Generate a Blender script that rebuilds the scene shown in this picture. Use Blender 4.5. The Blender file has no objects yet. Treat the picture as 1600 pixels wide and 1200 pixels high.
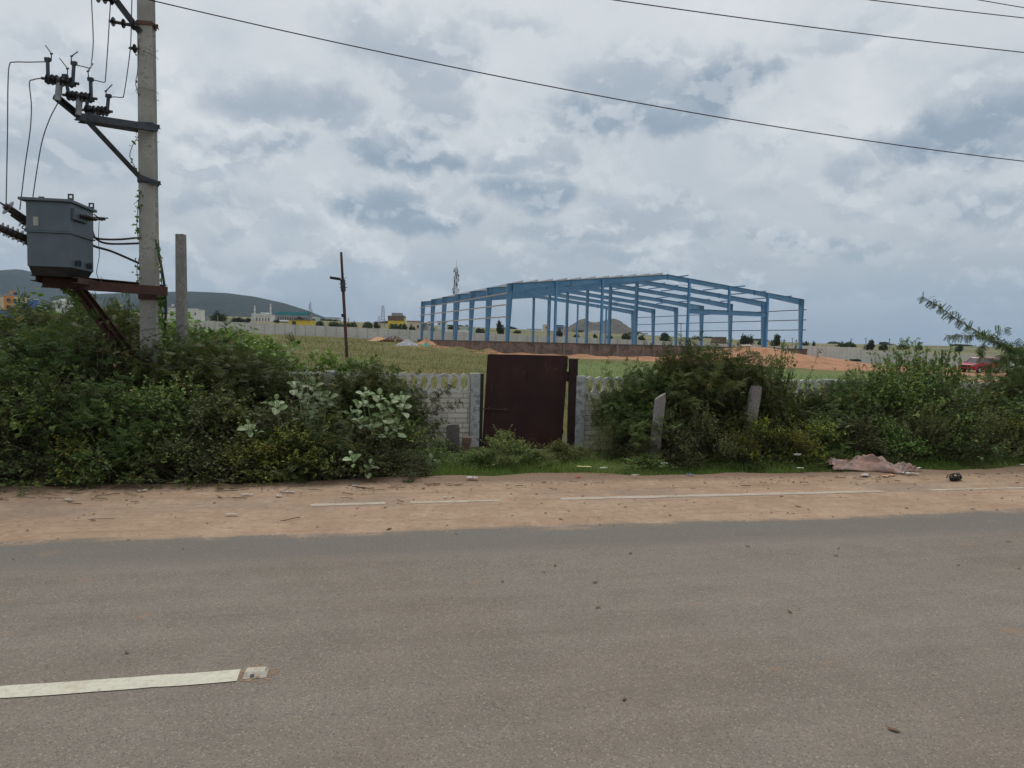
import bpy, math, random
import numpy as np
from mathutils import Vector, Matrix
random.seed(7); rng = np.random.default_rng(7)
sc = bpy.context.scene
C = bpy.context.collection
# ------------------------------------------------------------------ camera
FPX, ROLL, HC, YAW, EYE = 1110.0, math.radians(1.4), 534.0, math.radians(12.3), 1.6
PITCH = math.atan((600 - HC) * math.cos(ROLL) / FPX)
F = Vector((math.sin(YAW)*math.cos(PITCH), math.cos(YAW)*math.cos(PITCH), -math.sin(PITCH)))
R0 = Vector((math.cos(YAW), -math.sin(YAW), 0)); U0 = R0.cross(F)
CR = R0*math.cos(ROLL) + U0*math.sin(ROLL); CU = U0*math.cos(ROLL) - R0*math.sin(ROLL)
cam_d = bpy.data.cameras.new('camera'); cam = bpy.data.objects.new('camera', cam_d); C.objects.link(cam)
cam.matrix_world = Matrix(((CR.x, CU.x, -F.x, 0), (CR.y, CU.y, -F.y, 0), (CR.z, CU.z, -F.z, EYE), (0, 0, 0, 1)))
cam_d.sensor_width = 36; cam_d.lens = 36*FPX/1600; cam_d.clip_start = 0.05; cam_d.clip_end = 30000
sc.camera = cam
# ------------------------------------------------------------------ light
SUN_EL, SUN_AZ = math.radians(62), math.radians(-8)      # azimuth clockwise from +Y
SUN_STRENGTH, SKY_STRENGTH, SKY_GAIN = 1.5, 0.1, 1.0
sd = Vector((math.sin(SUN_AZ)*math.cos(SUN_EL), math.cos(SUN_AZ)*math.cos(SUN_EL), math.sin(SUN_EL)))
sun_d = bpy.data.lights.new('sun', 'SUN'); sun = bpy.data.objects.new('sun', sun_d); C.objects.link(sun)
sun_d.energy = SUN_STRENGTH; sun_d.angle = math.radians(14); sun_d.color = (1, .965, .91)
sun.rotation_euler = (-sd).to_track_quat('-Z', 'Y').to_euler()
sc.view_settings.view_transform = 'Standard'; sc.view_settings.look = 'None'
sc.view_settings.gamma = 1; sc.view_settings.exposure = 0.0
sc.cycles.use_denoising = True; sc.cycles.denoising_input_passes = 'RGB_ALBEDO_NORMAL'; sc.cycles.denoising_prefilter = 'NONE'
sc.cycles.max_bounces = 6; sc.cycles.diffuse_bounces = 3; sc.cycles.glossy_bounces = 2
sc.cycles.transmission_bounces = 3; sc.cycles.transparent_max_bounces = 8; sc.cycles.volume_bounces = 1
sc.cycles.caustics_reflective = False; sc.cycles.caustics_refractive = False

def azel(px, py):
    r = F + CR*((px-800)/FPX) + CU*((600-py)/FPX)
    r.normalize()
    f0 = Vector((math.sin(YAW), math.cos(YAW), 0))
    return math.atan2(r.dot(R0), r.dot(f0)), math.asin(r.z)

class NT:
    """small helper to write node graphs as expressions"""
    def __init__(s, tree): s.t = tree; s.n = tree.nodes; s.l = tree.links
    def node(s, typ, **kw):
        n = s.n.new(typ)
        for k, v in kw.items(): setattr(n, k, v)
        return n
    def put(s, sock, v):
        if isinstance(v, bpy.types.NodeSocket): s.l.new(v, sock)
        elif v is not None: sock.default_value = v
    def m(s, op, a, b=None, c=None, clamp=False):
        n = s.node('ShaderNodeMath', operation=op, use_clamp=clamp)
        s.put(n.inputs[0], a); s.put(n.inputs[1], b)
        if c is not None: s.put(n.inputs[2], c)
        return n.outputs[0]
    def vm(s, op, a, b=None, out=0):
        n = s.node('ShaderNodeVectorMath', operation=op); s.put(n.inputs[0], a); s.put(n.inputs[1], b)
        return n.outputs[out]
    def sep(s, v):
        n = s.node('ShaderNodeSeparateXYZ'); s.l.new(v, n.inputs[0]); return n.outputs
    def comb(s, x, y, z):
        n = s.node('ShaderNodeCombineXYZ')
        for i, v in enumerate((x, y, z)): s.put(n.inputs[i], v)
        return n.outputs[0]
    def noise(s, vec, scale, detail=4, rough=.55, dist=0, out=0):
        n = s.node('ShaderNodeTexNoise'); s.put(n.inputs['Vector'], vec)
        n.inputs['Scale'].default_value = scale; n.inputs['Detail'].default_value = detail
        n.inputs['Roughness'].default_value = rough; n.inputs['Distortion'].default_value = dist
        return n.outputs[out]
    def vor(s, vec, scale, feature='F1', out='Distance', rand=1):
        n = s.node('ShaderNodeTexVoronoi', feature=feature); s.put(n.inputs['Vector'], vec)
        n.inputs['Scale'].default_value = scale; n.inputs['Randomness'].default_value = rand
        return n.outputs[out]
    def ss(s, v, lo, hi, a=0.0, b=1.0):
        n = s.node('ShaderNodeMapRange', interpolation_type='SMOOTHSTEP'); s.put(n.inputs[0], v)
        for i, q in enumerate((lo, hi, a, b)): s.put(n.inputs[1+i], q)
        return n.outputs[0]
    def mix(s, f, a, b, blend='MIX'):
        n = s.node('ShaderNodeMix', data_type='RGBA', blend_type=blend)
        s.put(n.inputs[0], f)
        for i, v in ((6, a), (7, b)):
            if isinstance(v, tuple) and len(v) == 3: v = (*v, 1)
            s.put(n.inputs[i], v)
        return n.outputs[2]

# ------------------------------------------------------------------ sky
W = bpy.data.worlds.new('World'); sc.world = W; W.use_nodes = True
nt = NT(W.node_tree); nt.n.clear()
D = nt.vm('NORMALIZE', nt.node('ShaderNodeTexCoord').outputs['Generated'])
dx, dy, dz = nt.sep(D)
rx = nt.m('ADD', nt.m('MULTIPLY', dx, math.cos(YAW)), nt.m('MULTIPLY', dy, -math.sin(YAW)))
fx = nt.m('ADD', nt.m('MULTIPLY', dx, math.sin(YAW)), nt.m('MULTIPLY', dy, math.cos(YAW)))
AZ = nt.m('ARCTAN2', rx, fx); EL = nt.m('ARCSINE', dz)
inv = nt.m('DIVIDE', 1.0, nt.m('ADD', nt.m('MAXIMUM', dz, 0.0), 0.16))
PL = nt.comb(nt.m('MULTIPLY', rx, inv), nt.m('MULTIPLY', fx, inv), 0.3)
AE = nt.comb(AZ, nt.m('MULTIPLY', EL, 1.12), 0.0)
big = nt.noise(PL, 1.1, 5, .55, .3)
AE2 = nt.comb(AZ, nt.m('MULTIPLY', EL, 1.35), 0.0); AE2u = nt.comb(AZ, nt.m('MULTIPLY', nt.m('ADD', EL, .016), 1.35), 0.0)
puff = nt.noise(AE2, 11, 8, .56, .15); puffu = nt.noise(AE2u, 11, 8, .56, .15)
emb = nt.m('SUBTRACT', puff, puffu)
mid = nt.noise(AE, 5.0, 6, .55, .3); fine = nt.noise(AE, 22, 7, .6, .2)
warp = nt.noise(AE, 11, 6, .6, 0, out=1)
wx, wy, wz = nt.sep(warp)
AZw = nt.m('ADD', AZ, nt.m('MULTIPLY', nt.m('SUBTRACT', wx, .5), .16))
ELw = nt.m('ADD', EL, nt.m('MULTIPLY', nt.m('SUBTRACT', wy, .5), .10))
def ramp(el_stops, v):
    n = nt.node('ShaderNodeValToRGB'); nt.l.new(v, n.inputs[0]); e = n.color_ramp.elements
    while len(e) < len(el_stops): e.new(.5)
    for q, (p, c) in zip(e, el_stops): q.position = p; q.color = (*c, 1)
    return n.outputs[0]
ELN = nt.m('ADD', nt.m('DIVIDE', EL, math.radians(40)), nt.m('MULTIPLY', nt.m('SUBTRACT', big, .5), .16))
col = ramp([(0, (.27, .34, .44)), (.05, (.285, .355, .455)), (.12, (.38, .435, .50)), (.19, (.475, .52, .565)), (.34, (.58, .62, .655)),
            (.65, (.675, .71, .74)), (1, (.69, .725, .755))], ELN)
BR, DKC = (.79, .815, .835), (.285, .355, .435)
col = nt.mix(nt.m('MULTIPLY', nt.ss(mid, .48, .72), nt.ss(EL, .04, .16, .15, .65)), col, BR)
col = nt.mix(nt.m('MULTIPLY', nt.ss(big, .42, .28), .25), col, (.40, .475, .545))
col = nt.mix(nt.m('MULTIPLY', nt.ss(mid, .47, .30), nt.ss(EL, .02, .1, .15, .32)), col, (.36, .435, .51))
# low heaped layer: embossed from above, strongest between 3 and 20 degrees
band = nt.m('MULTIPLY', nt.ss(EL, .03, .10), nt.m('MULTIPLY', nt.ss(EL, .40, .20, .12, 1), nt.ss(mid, .38, .58, .35, 1)))
dens = nt.ss(puff, .42, .56)
col = nt.mix(nt.m('MULTIPLY', nt.m('MULTIPLY', nt.ss(emb, -.005, -.075), dens), nt.m('MULTIPLY', band, .48)), col, (.315, .39, .47))
col = nt.mix(nt.m('MULTIPLY', nt.m('MULTIPLY', nt.ss(emb, .01, .085), dens), nt.m('MULTIPLY', band, .34)), col, BR)
# single cumulus banks: (px, py, half width px, half height px, darkness)
BANKS = [(615, 212, 62, 34, .95), (668, 238, 60, 24, .95), (600, 305, 62, 34, .95), (655, 335, 60, 26, .95), (1010, 105, 110, 52, .6), (1120, 112, 85, 48, .95), (980, 165, 105, 34, .85), (1060, 150, 80, 34, .8), (900, 185, 45, 24, .6),
         (1500, 178, 85, 55, .95), (1470, 215, 100, 34, .9), (1570, 215, 60, 34, .7), (820, 285, 62, 36, .9), (790, 235, 40, 26, .55), (860, 235, 36, 24, .5), (450, 140, 95, 46, .65), (490, 165, 60, 30, .55), (390, 215, 75, 26, .65), (630, 50, 95, 52, .55), (700, 140, 42, 42, .5), (670, 95, 60, 40, .5),
         (1530, 300, 100, 30, .6), (1240, 368, 70, 20, .6), (1000, 320, 60, 40, .4), (330, 300, 50, 22, .5), (890, 358, 80, 15, .5), (75, 215, 95, 55, .5), (1335, 262, 42, 30, .5), (150, 90, 90, 40, .4), (440, 330, 60, 40, .3), (1350, 385, 55, 18, .5), (1080, 350, 50, 20, .4), (970, 390, 90, 16, .4), (1330, 40, 90, 26, .35), (1560, 110, 70, 18, .25), (800, 30, 60, 16, .3)]
msk = None; drk = None
nz = nt.m('ADD', nt.m('MULTIPLY', nt.m('SUBTRACT', fine, .5), 1.1), nt.m('MULTIPLY', nt.m('SUBTRACT', puff, .5), 1.2))
nzv = nt.m('MULTIPLY', nz, .6)
for (px, py, hx, hy, dk) in BANKS:
    a0, e0 = azel(px, py); a1, _ = azel(px+hx, py); _, e1 = azel(px, py-hy)
    sx, sy = abs(a1-a0)*1.2, abs(e1-e0)*1.2
    u = nt.m('DIVIDE', nt.m('SUBTRACT', AZw, a0), sx); v = nt.m('DIVIDE', nt.m('SUBTRACT', ELw, e0), sy)
    r2 = nt.m('ADD', nt.m('ADD', nt.m('MULTIPLY', u, u), nt.m('MULTIPLY', v, v)), nz)
    soft = nt.ss(v, -.3, .7, 1.9, 1.15)
    n_ = nt.node('ShaderNodeMapRange', interpolation_type='SMOOTHSTEP'); nt.put(n_.inputs[0], r2); nt.put(n_.inputs[1], soft); n_.inputs[2].default_value = .25; n_.inputs[3].default_value = 0; n_.inputs[4].default_value = dk
    m_ = n_.outputs[0]
    low = nt.ss(nt.m('ADD', v, nzv), 1.0, -.55, .15, 1)
    d_ = nt.m('MULTIPLY', m_, low)
    msk = m_ if msk is None else nt.m('MAXIMUM', msk, m_)
    drk = d_ if drk is None else nt.m('MAXIMUM', drk, d_)
lit = nt.m('MULTIPLY', nt.ss(nt.m('SUBTRACT', msk, drk), .05, .6), .6)
col = nt.mix(lit, col, (.69, .725, .755))
col = nt.mix(nt.m('MULTIPLY', drk, 1.12, clamp=True), col, DKC)
col = nt.mix(nt.m('MULTIPLY', nt.ss(emb, .01, .09), nt.m('MULTIPLY', nt.ss(msk, .05, .5), .30)), col, BR)
gain = nt.ss(EL, math.radians(28), math.radians(75), SKY_GAIN, SKY_GAIN*1.4)
sky = nt.node('ShaderNodeTexSky', sky_type='NISHITA', sun_disc=False, sun_elevation=SUN_EL, sun_rotation=SUN_AZ)
scl = nt.vm('SCALE', col); nt.put(scl.node.inputs[3], nt.m('MULTIPLY', gain, 1/SKY_STRENGTH*.97))
sk = nt.vm('SCALE', sky.outputs[0]); sk.node.inputs[3].default_value = .05
bg = nt.node('ShaderNodeBackground'); nt.put(bg.inputs[0], nt.vm('ADD', scl, sk)); bg.inputs[1].default_value = SKY_STRENGTH
nt.l.new(bg.outputs[0], nt.node('ShaderNodeOutputWorld').inputs[0])
W.cycles.sampling_method = 'MANUAL'; W.cycles.sample_map_resolution = 512

# ------------------------------------------------------------------ frames of reference
cy_, sy_ = math.cos(YAW), math.sin(YAW)
def Wd(a, d, z=0.0): return Vector((a*cy_ + d*sy_, -a*sy_ + d*cy_, z))
def AD(x, y): return x*cy_ - y*sy_, x*sy_ + y*cy_
def at(px, py, d):
    """point seen at photo pixel (px, py) standing d metres ahead"""
    r = F + CR*((px-800)/FPX) + CU*((600-py)/FPX)
    f = r.x*sy_ + r.y*cy_
    return Vector((0, 0, EYE)) + r*(d/f)
def on_road(px, py, z=0.0):
    r = F + CR*((px-800)/FPX) + CU*((600-py)/FPX)
    return Vector((0, 0, EYE)) + r*((z-EYE)/r.z)
def sm(x): x = np.clip(x, 0, 1); return x*x*(3-2*x)
def gz_np(a, d):
    a = np.asarray(a, float); d = np.asarray(d, float)
    y = -a*sy_ + d*cy_
    ac = np.clip(a, -75, 75); dc = np.clip(d, 0, 220)
    plane = -.2 + .0085*dc - .02*ac
    z = -.03 + (plane+.03)*sm((y-9)/21)
    t = np.clip(a/np.maximum(d, 1), -.85, .85)
    e = np.interp(t, [-.72, -.45, -.18, 0, .13, .42, .63, .72], [34, 30, 24, 20, 17, 9, 10.5, 11])
    tgt = 1.6 + e*np.clip(d, 150, 900)/FPX
    z = z + (tgt - z)*sm((d-150)/520)*(d > 0)
    # red soil ramp thrown up against the shed plinth, and shallow heaps along it
    z = z + 1.55*np.exp(-((a-25)/6.5)**2 - ((d-76)/3.6)**2) + .75*np.exp(-((a-34)/8)**2 - ((d-78)/6)**2)
    z = z + .35*np.exp(-((a+2)/14)**2 - ((d-76)/2.5)**2)*(np.sin(a*1.9)*.5+.6)
    z = z + .05*np.sin(a*.9+d*.35)*sm((y-12)/10)*(d < 150)
    return z
def gz(a, d): return float(gz_np(a, d))
def gzp(p): return gz(*AD(p[0], p[1]))
def G(px, d, dz=0.0):
    """ground point d metres ahead on the vertical line seen at column px (near the horizon)"""
    p = at(px, HC, d); a, dd = AD(p.x, p.y); return Vector((p.x, p.y, gz(a, dd)+dz))
def PY(px, Y, py=650):
    """ground point seen under column px at distance Y across the road"""
    t = (px-800 + math.sin(ROLL)*(py-560))/FPX; d = Y/(cy_ - t*sy_)
    return Wd(t*d, d, gz(t*d, d)), d

# ------------------------------------------------------------------ object helpers
def tag(o, label=None, cat=None, group=None, kind=None):
    if label: o['label'] = label
    if cat: o['category'] = cat
    if group: o['group'] = group
    if kind: o['kind'] = kind
    return o
def thing(name, loc, label, cat, group=None, rz=0.0):
    o = bpy.data.objects.new(name, None); C.objects.link(o); o.empty_display_size = .1
    o.matrix_world = Matrix.Translation(Vector(loc)) @ Matrix.Rotation(rz, 4, 'Z')
    o['_m'] = [v for r in o.matrix_world for v in r]
    return tag(o, label, cat, group)
def wm(o):
    while o is not None and '_m' not in o: o = o.parent
    if o is None: return Matrix.Identity(4)
    v = list(o['_m']); return Matrix([v[0:4], v[4:8], v[8:12], v[12:16]])
class MB:
    def __init__(s): s.v = []; s.f = []; s.mi = []; s.cur = 0; s.smooth = False
    def add(s, vs, fs):
        b = len(s.v); s.v += [tuple(p) for p in vs]
        s.f += [tuple(i+b for i in f) for f in fs]; s.mi += [s.cur]*len(fs); return s
    def hexa(s, p):   # 8 corners: 4 bottom ring, 4 top ring
        return s.add(p, [(0, 3, 2, 1), (4, 5, 6, 7), (0, 1, 5, 4), (1, 2, 6, 5), (2, 3, 7, 6), (3, 0, 4, 7)])
    def box(s, c, sx, sy, sz, X=(1, 0, 0), Y=(0, 1, 0), Z=(0, 0, 1)):
        """box centred on c"""
        c = Vector(c); X = Vector(X)*sx/2; Y = Vector(Y)*sy/2; Z = Vector(Z)*sz/2
        return s.hexa([c-X-Y-Z, c+X-Y-Z, c+X+Y-Z, c-X+Y-Z, c-X-Y+Z, c+X-Y+Z, c+X+Y+Z, c-X+Y+Z])
    def beam(s, p0, p1, w, h, up=(0, 0, 1)):
        p0 = Vector(p0); p1 = Vector(p1); x = (p1-p0); L = x.length; x.normalize()
        y = Vector(up).cross(x)
        if y.length < 1e-4: y = Vector((1, 0, 0)).cross(x)
        y.normalize(); z = x.cross(y)
        return s.box((p0+p1)/2, L, w, h, x, y, z)
    def angle(s, p0, p1, w, t=.008, up=(0, 0, 1)):
        """L section"""
        p0 = Vector(p0); p1 = Vector(p1); x = (p1-p0).normalized(); y = Vector(up).cross(x).normalized(); z = x.cross(y)
        s.beam(p0+z*w/2, p1+z*w/2, w, t, up); return s.beam(p0+y*(w/2-t/2), p1+y*(w/2-t/2), t, w-t-.001, up)
    def channel(s, p0, p1, h, w, t=.008, up=(0, 0, 1), side=1):
        p0 = Vector(p0); p1 = Vector(p1); x = (p1-p0).normalized(); y = Vector(up).cross(x).normalized()*side; z = Vector(up)
        s.beam(p0, p1, t, h, up)
        s.beam(p0+y*(w/2+t/2)+z*(h/2-t/2), p1+y*(w/2+t/2)+z*(h/2-t/2), w, t, up)
        return s.beam(p0+y*(w/2+t/2)-z*(h/2-t/2), p1+y*(w/2+t/2)-z*(h/2-t/2), w, t, up)
    def tube(s, pts, r, n=6, cap=True):
        pts = [Vector(p) for p in pts]; rr = r if hasattr(r, '__len__') else [r]*len(pts)
        vs = []; prev = None
        for i, p in enumerate(pts):
            t = (pts[min(i+1, len(pts)-1)] - pts[max(i-1, 0)]).normalized()
            ref = prev if prev is not None else (Vector((0, 0, 1)) if abs(t.z) < .9 else Vector((1, 0, 0)))
            u = (ref - t*ref.dot(t))
            if u.length < 1e-5: u = t.orthogonal()
            u.normalize(); prev = u; w = t.cross(u)
            for k in range(n):
                q = 2*math.pi*k/n; vs.append(p + (u*math.cos(q) + w*math.sin(q))*rr[i])
        fs = [(i*n+k, i*n+(k+1) % n, (i+1)*n+(k+1) % n, (i+1)*n+k) for i in range(len(pts)-1) for k in range(n)]
        if cap: fs += [tuple(range(n-1, -1, -1)), tuple((len(pts)-1)*n+k for k in range(n))]
        return s.add(vs, fs)
    def lathe(s, p0, p1, prof, n=12):
        """prof: (fraction along p0-p1, radius)"""
        p0 = Vector(p0); p1 = Vector(p1); x = (p1-p0); L = x.length; t = x/L; u = t.orthogonal().normalized(); w = t.cross(u)
        vs = [p0 + x*f + (u*math.cos(2*math.pi*k/n) + w*math.sin(2*math.pi*k/n))*r for f, r in prof for k in range(n)]
        m = len(prof)
        fs = [(i*n+k, i*n+(k+1) % n, (i+1)*n+(k+1) % n, (i+1)*n+k) for i in range(m-1) for k in range(n)]
        fs += [tuple(range(n-1, -1, -1)), tuple((m-1)*n+k for k in range(n))]
        return s.add(vs, fs)
    def prism(s, poly, base, X, Y, N, t):
        """poly 2D points placed at base + x X + y Y, extruded by t along N"""
        base = Vector(base); X = Vector(X); Y = Vector(Y); N = Vector(N)*t; n = len(poly)
        a = [base + X*p[0] + Y*p[1] for p in poly]; b = [q+N for q in a]
        return s.add(a+b, [tuple(range(n-1, -1, -1)), tuple(range(n, 2*n))] + [(i, (i+1) % n, n+(i+1) % n, n+i) for i in range(n)])
def mesh_obj(name, me, mats, parent=None, loc=None):
    for m in (mats if isinstance(mats, (list, tuple)) else [mats]): me.materials.append(m)
    o = bpy.data.objects.new(name, me); C.objects.link(o)
    if parent is not None: o.parent = parent
    if loc is not None: o.location = loc
    return o
def obj(name, mb, mats, parent=None, loc=None, bevel=0, smooth=False):
    """link MB as one mesh object; coordinates given in the world"""
    if parent is not None: M = wm(parent).inverted(); loc_ = None
    else:
        loc_ = Vector(loc) if loc is not None else Vector((0, 0, 0)); M = Matrix.Translation(-loc_)
    me = bpy.data.meshes.new(name)
    me.from_pydata([tuple(M @ Vector(p)) for p in mb.v], [], mb.f); me.update()
    o = mesh_obj(name, me, mats, parent, loc_)
    if len(set(mb.mi)) > 1: me.polygons.foreach_set('material_index', mb.mi)
    if smooth: me.polygons.foreach_set('use_smooth', [True]*len(me.polygons))
    if bevel:
        b = o.modifiers.new('b', 'BEVEL'); b.width = bevel; b.segments = 2; b.limit_method = 'ANGLE'; b.angle_limit = math.radians(35)
    return o
def kids(o): return [c for c in C.objects if c.parent is o]
def copy_tree(o, parent=None, _k=None):
    c = o.copy(); C.objects.link(c); c.parent = parent
    for ch in (_k if _k is not None else kids(o)): copy_tree(ch, c)
    return c

# ------------------------------------------------------------------ materials
def mat(name, build):
    m = bpy.data.materials.new(name); m.use_nodes = True; t = NT(m.node_tree); t.n.clear()
    out = t.node('ShaderNodeOutputMaterial')
    sh = build(t); t.l.new(sh, out.inputs[0]); return m
def pbsdf(t, colr, rough=.7, metal=0, spec=.4, bump=None, bstr=.3, bdist=.01, alpha=None):
    b = t.node('ShaderNodeBsdfPrincipled')
    if isinstance(colr, tuple): colr = (*colr[:3], 1)
    t.put(b.inputs['Base Color'], colr); t.put(b.inputs['Roughness'], rough); t.put(b.inputs['Metallic'], metal)
    t.put(b.inputs['Specular IOR Level'], spec)
    if alpha is not None: t.put(b.inputs['Alpha'], alpha)
    if bump is not None:
        n = t.node('ShaderNodeBump'); n.inputs['Strength'].default_value = bstr; n.inputs['Distance'].default_value = bdist
        t.put(n.inputs['Height'], bump); t.l.new(n.outputs[0], b.inputs['Normal'])
    return b.outputs[0]
def OC(t): return t.node('ShaderNodeTexCoord').outputs['Object']
def worn(name, c1, c2, scale=6, rough=.7, metal=0, c3=None, s3=40, thr=(.6, .72), amt3=.7, bstr=.15, spec=.4):
    """two tones mottled plus spots of a third"""
    def b(t):
        v = OC(t); n1 = t.noise(v, scale, 5, .6); n2 = t.noise(v, s3, 4, .6)
        c = t.mix(t.ss(n1, .35, .65), c1, c2)
        if c3: c = t.mix(t.m('MULTIPLY', t.ss(t.m('MULTIPLY_ADD', n2, .5, t.m('MULTIPLY', n1, .5)), *thr), amt3), c, c3)
        return pbsdf(t, c, rough, metal, spec, n2, bstr, .004)
    return mat(name, b)
M = {}
M['concrete_pole'] = worn('concrete_pole', (.30, .285, .26), (.40, .385, .355), 3, .9, c3=(.16, .15, .135), s3=25, thr=(.52, .62))
M['concrete_grey'] = worn('concrete_grey', (.20, .19, .175), (.29, .275, .25), 5, .92, c3=(.10, .095, .085), s3=30, thr=(.5, .62))
M['granite'] = worn('granite', (.17, .155, .145), (.28, .26, .24), 9, .92, c3=(.07, .065, .06), s3=60, thr=(.5, .6), bstr=.7)
M['tank_paint'] = worn('tank_paint', (.072, .098, .118), (.090, .118, .138), 4, .42, c3=(.05, .048, .042), s3=30, thr=(.6, .7), amt3=.5, spec=.5)
M['dark_steel'] = worn('dark_steel', (.045, .05, .06), (.075, .08, .09), 12, .5, .6, c3=(.09, .05, .035), thr=(.55, .65))
M['galv'] = worn('galv', (.22, .23, .24), (.32, .33, .34), 14, .5, .5, c3=(.14, .10, .08))
M['porcelain'] = worn('porcelain', (.022, .017, .018), (.034, .027, .027), 20, .3, spec=.5)
M['rust'] = worn('rust', (.055, .027, .022), (.085, .040, .031), 7, .85, c3=(.05, .025, .02), s3=40, thr=(.5, .6), bstr=.4)
M['red_rust'] = worn('red_rust', (.11, .05, .042), (.15, .07, .055), 9, .8)
M['gate_red'] = worn('gate_red', (.026, .0078, .0082), (.042, .0125, .0120), 2.2, .6, c3=(.085, .034, .02), s3=18, thr=(.57, .66), amt3=.75, bstr=.35, spec=.3)
M['gate_frame'] = worn('gate_frame', (.022, .009, .009), (.03, .014, .013), 6, .7, spec=.3)
M['black'] = worn('black', (.012, .012, .013), (.02, .02, .02), 10, .6)
M['cable'] = worn('cable', (.015, .015, .017), (.02, .02, .022), 10, .5)
M['wire'] = worn('wire', (.07, .075, .08), (.10, .10, .105), 10, .5, .5)
M['peb_blue'] = worn('peb_blue', (.095, .235, .40), (.125, .285, .465), .6, .45, c3=(.08, .19, .33), s3=3, spec=.35)
M['peb_blue_light'] = worn('peb_blue_light', (.095, .26, .47), (.12, .31, .53), .6, .45, spec=.35)
M['purlin'] = worn('purlin', (.42, .42, .41), (.55, .55, .53), 2, .5, .2)
M['girt'] = worn('girt', (.34, .31, .27), (.45, .42, .38), 2, .55)
M['glass_dark'] = mat('glass_dark', lambda t: pbsdf(t, (.02, .025, .03), .08, 0, .8))
M['tyre'] = worn('tyre', (.015, .015, .016), (.025, .024, .023), 20, .85)
M['chrome'] = worn('chrome', (.5, .5, .5), (.6, .6, .6), 10, .25, .8)
M['car_red'] = worn('car_red', (.30, .012, .02), (.33, .015, .024), 1, .28, spec=.6)
M['car_white'] = worn('car_white', (.65, .65, .66), (.7, .7, .7), 1, .3, spec=.6)
M['white_paint'] = worn('white_paint', (.58, .57, .54), (.70, .69, .66), .25, .8, c3=(.38, .36, .33), s3=1.2)
M['cream_paint'] = worn('cream_paint', (.55, .47, .33), (.62, .54, .39), .3, .8)
M['orange_paint'] = worn('orange_paint', (.55, .22, .06), (.60, .27, .08), .3, .8)
M['yellow_paint'] = worn('yellow_paint', (.60, .44, .04), (.66, .49, .06), .3, .7)
M['blue_paint'] = worn('blue_paint', (.06, .13, .35), (.08, .17, .40), .3, .75)
M['teal_paint'] = worn('teal_paint', (.03, .21, .25), (.05, .27, .31), .3, .7)
M['green_paint'] = worn('green_paint', (.35, .48, .40), (.45, .56, .48), .3, .7)
M['brown_roof'] = worn('brown_roof', (.13, .08, .065), (.17, .11, .09), .4, .8)
M['grey_roof'] = worn('grey_roof', (.25, .24, .23), (.33, .32, .31), .4, .8)
M['dark_opening'] = worn('dark_opening', (.03, .03, .035), (.05, .05, .055), .4, .6)
M['brick_red'] = worn('brick_red', (.20, .075, .045), (.29, .12, .075), 3, .9, c3=(.35, .22, .15), s3=9)
M['gravel_pile'] = worn('gravel_pile', (.20, .205, .21), (.34, .34, .34), 3, .95, c3=(.42, .42, .41), s3=12, bstr=1)
M['sand_pile'] = worn('sand_pile', (.42, .23, .13), (.52, .31, .18), 1.2, .95, c3=(.30, .15, .09), s3=4)
M['tarp_green'] = worn('tarp_green', (.05, .22, .15), (.08, .30, .22), 1.5, .6)
M['pink_cloth'] = worn('pink_cloth', (.27, .155, .12), (.38, .25, .205), 7, .95, c3=(.20, .165, .15), s3=16, thr=(.47, .58), amt3=.8, bstr=.9)
M['white_scrap'] = worn('white_scrap', (.42, .41, .385), (.55, .54, .51), 14, .7, c3=(.28, .22, .17), s3=40, thr=(.48, .58))
M['red_scrap'] = worn('red_scrap', (.5, .03, .03), (.58, .05, .04), 12, .6)
M['blue_scrap'] = worn('blue_scrap', (.05, .12, .25), (.08, .17, .33), 12, .6)
M['yellow_scrap'] = worn('yellow_scrap', (.45, .43, .12), (.5, .48, .2), 12, .6)
M['rubber_black'] = worn('rubber_black', (.010, .010, .011), (.016, .016, .017), 30, .75)
M['twig'] = worn('twig', (.055, .035, .025), (.10, .065, .045), 20, .9)
M['bark'] = worn('bark', (.10, .075, .052), (.18, .14, .10), 12, .95, bstr=.6)
M['dry_branch'] = worn('dry_branch', (.075, .038, .024), (.12, .06, .038), 12, .9)
M['green_stem'] = worn('green_stem', (.075, .085, .035), (.11, .10, .05), 12, .8)
M['pale_stem'] = worn('pale_stem', (.20, .24, .14), (.26, .29, .18), 12, .8)
M['wood_brown'] = worn('wood_brown', (.12, .06, .035), (.18, .10, .06), 12, .9)
M['leaf_dry'] = worn('leaf_dry', (.10, .055, .03), (.15, .09, .05), 30, .9)
M['stud_face'] = worn('stud_face', (.34, .25, .17), (.40, .30, .21), 60, .8)
M['stud'] = worn('stud', (.34, .30, .24), (.48, .44, .36), 60, .8, c3=(.55, .53, .48))

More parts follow.
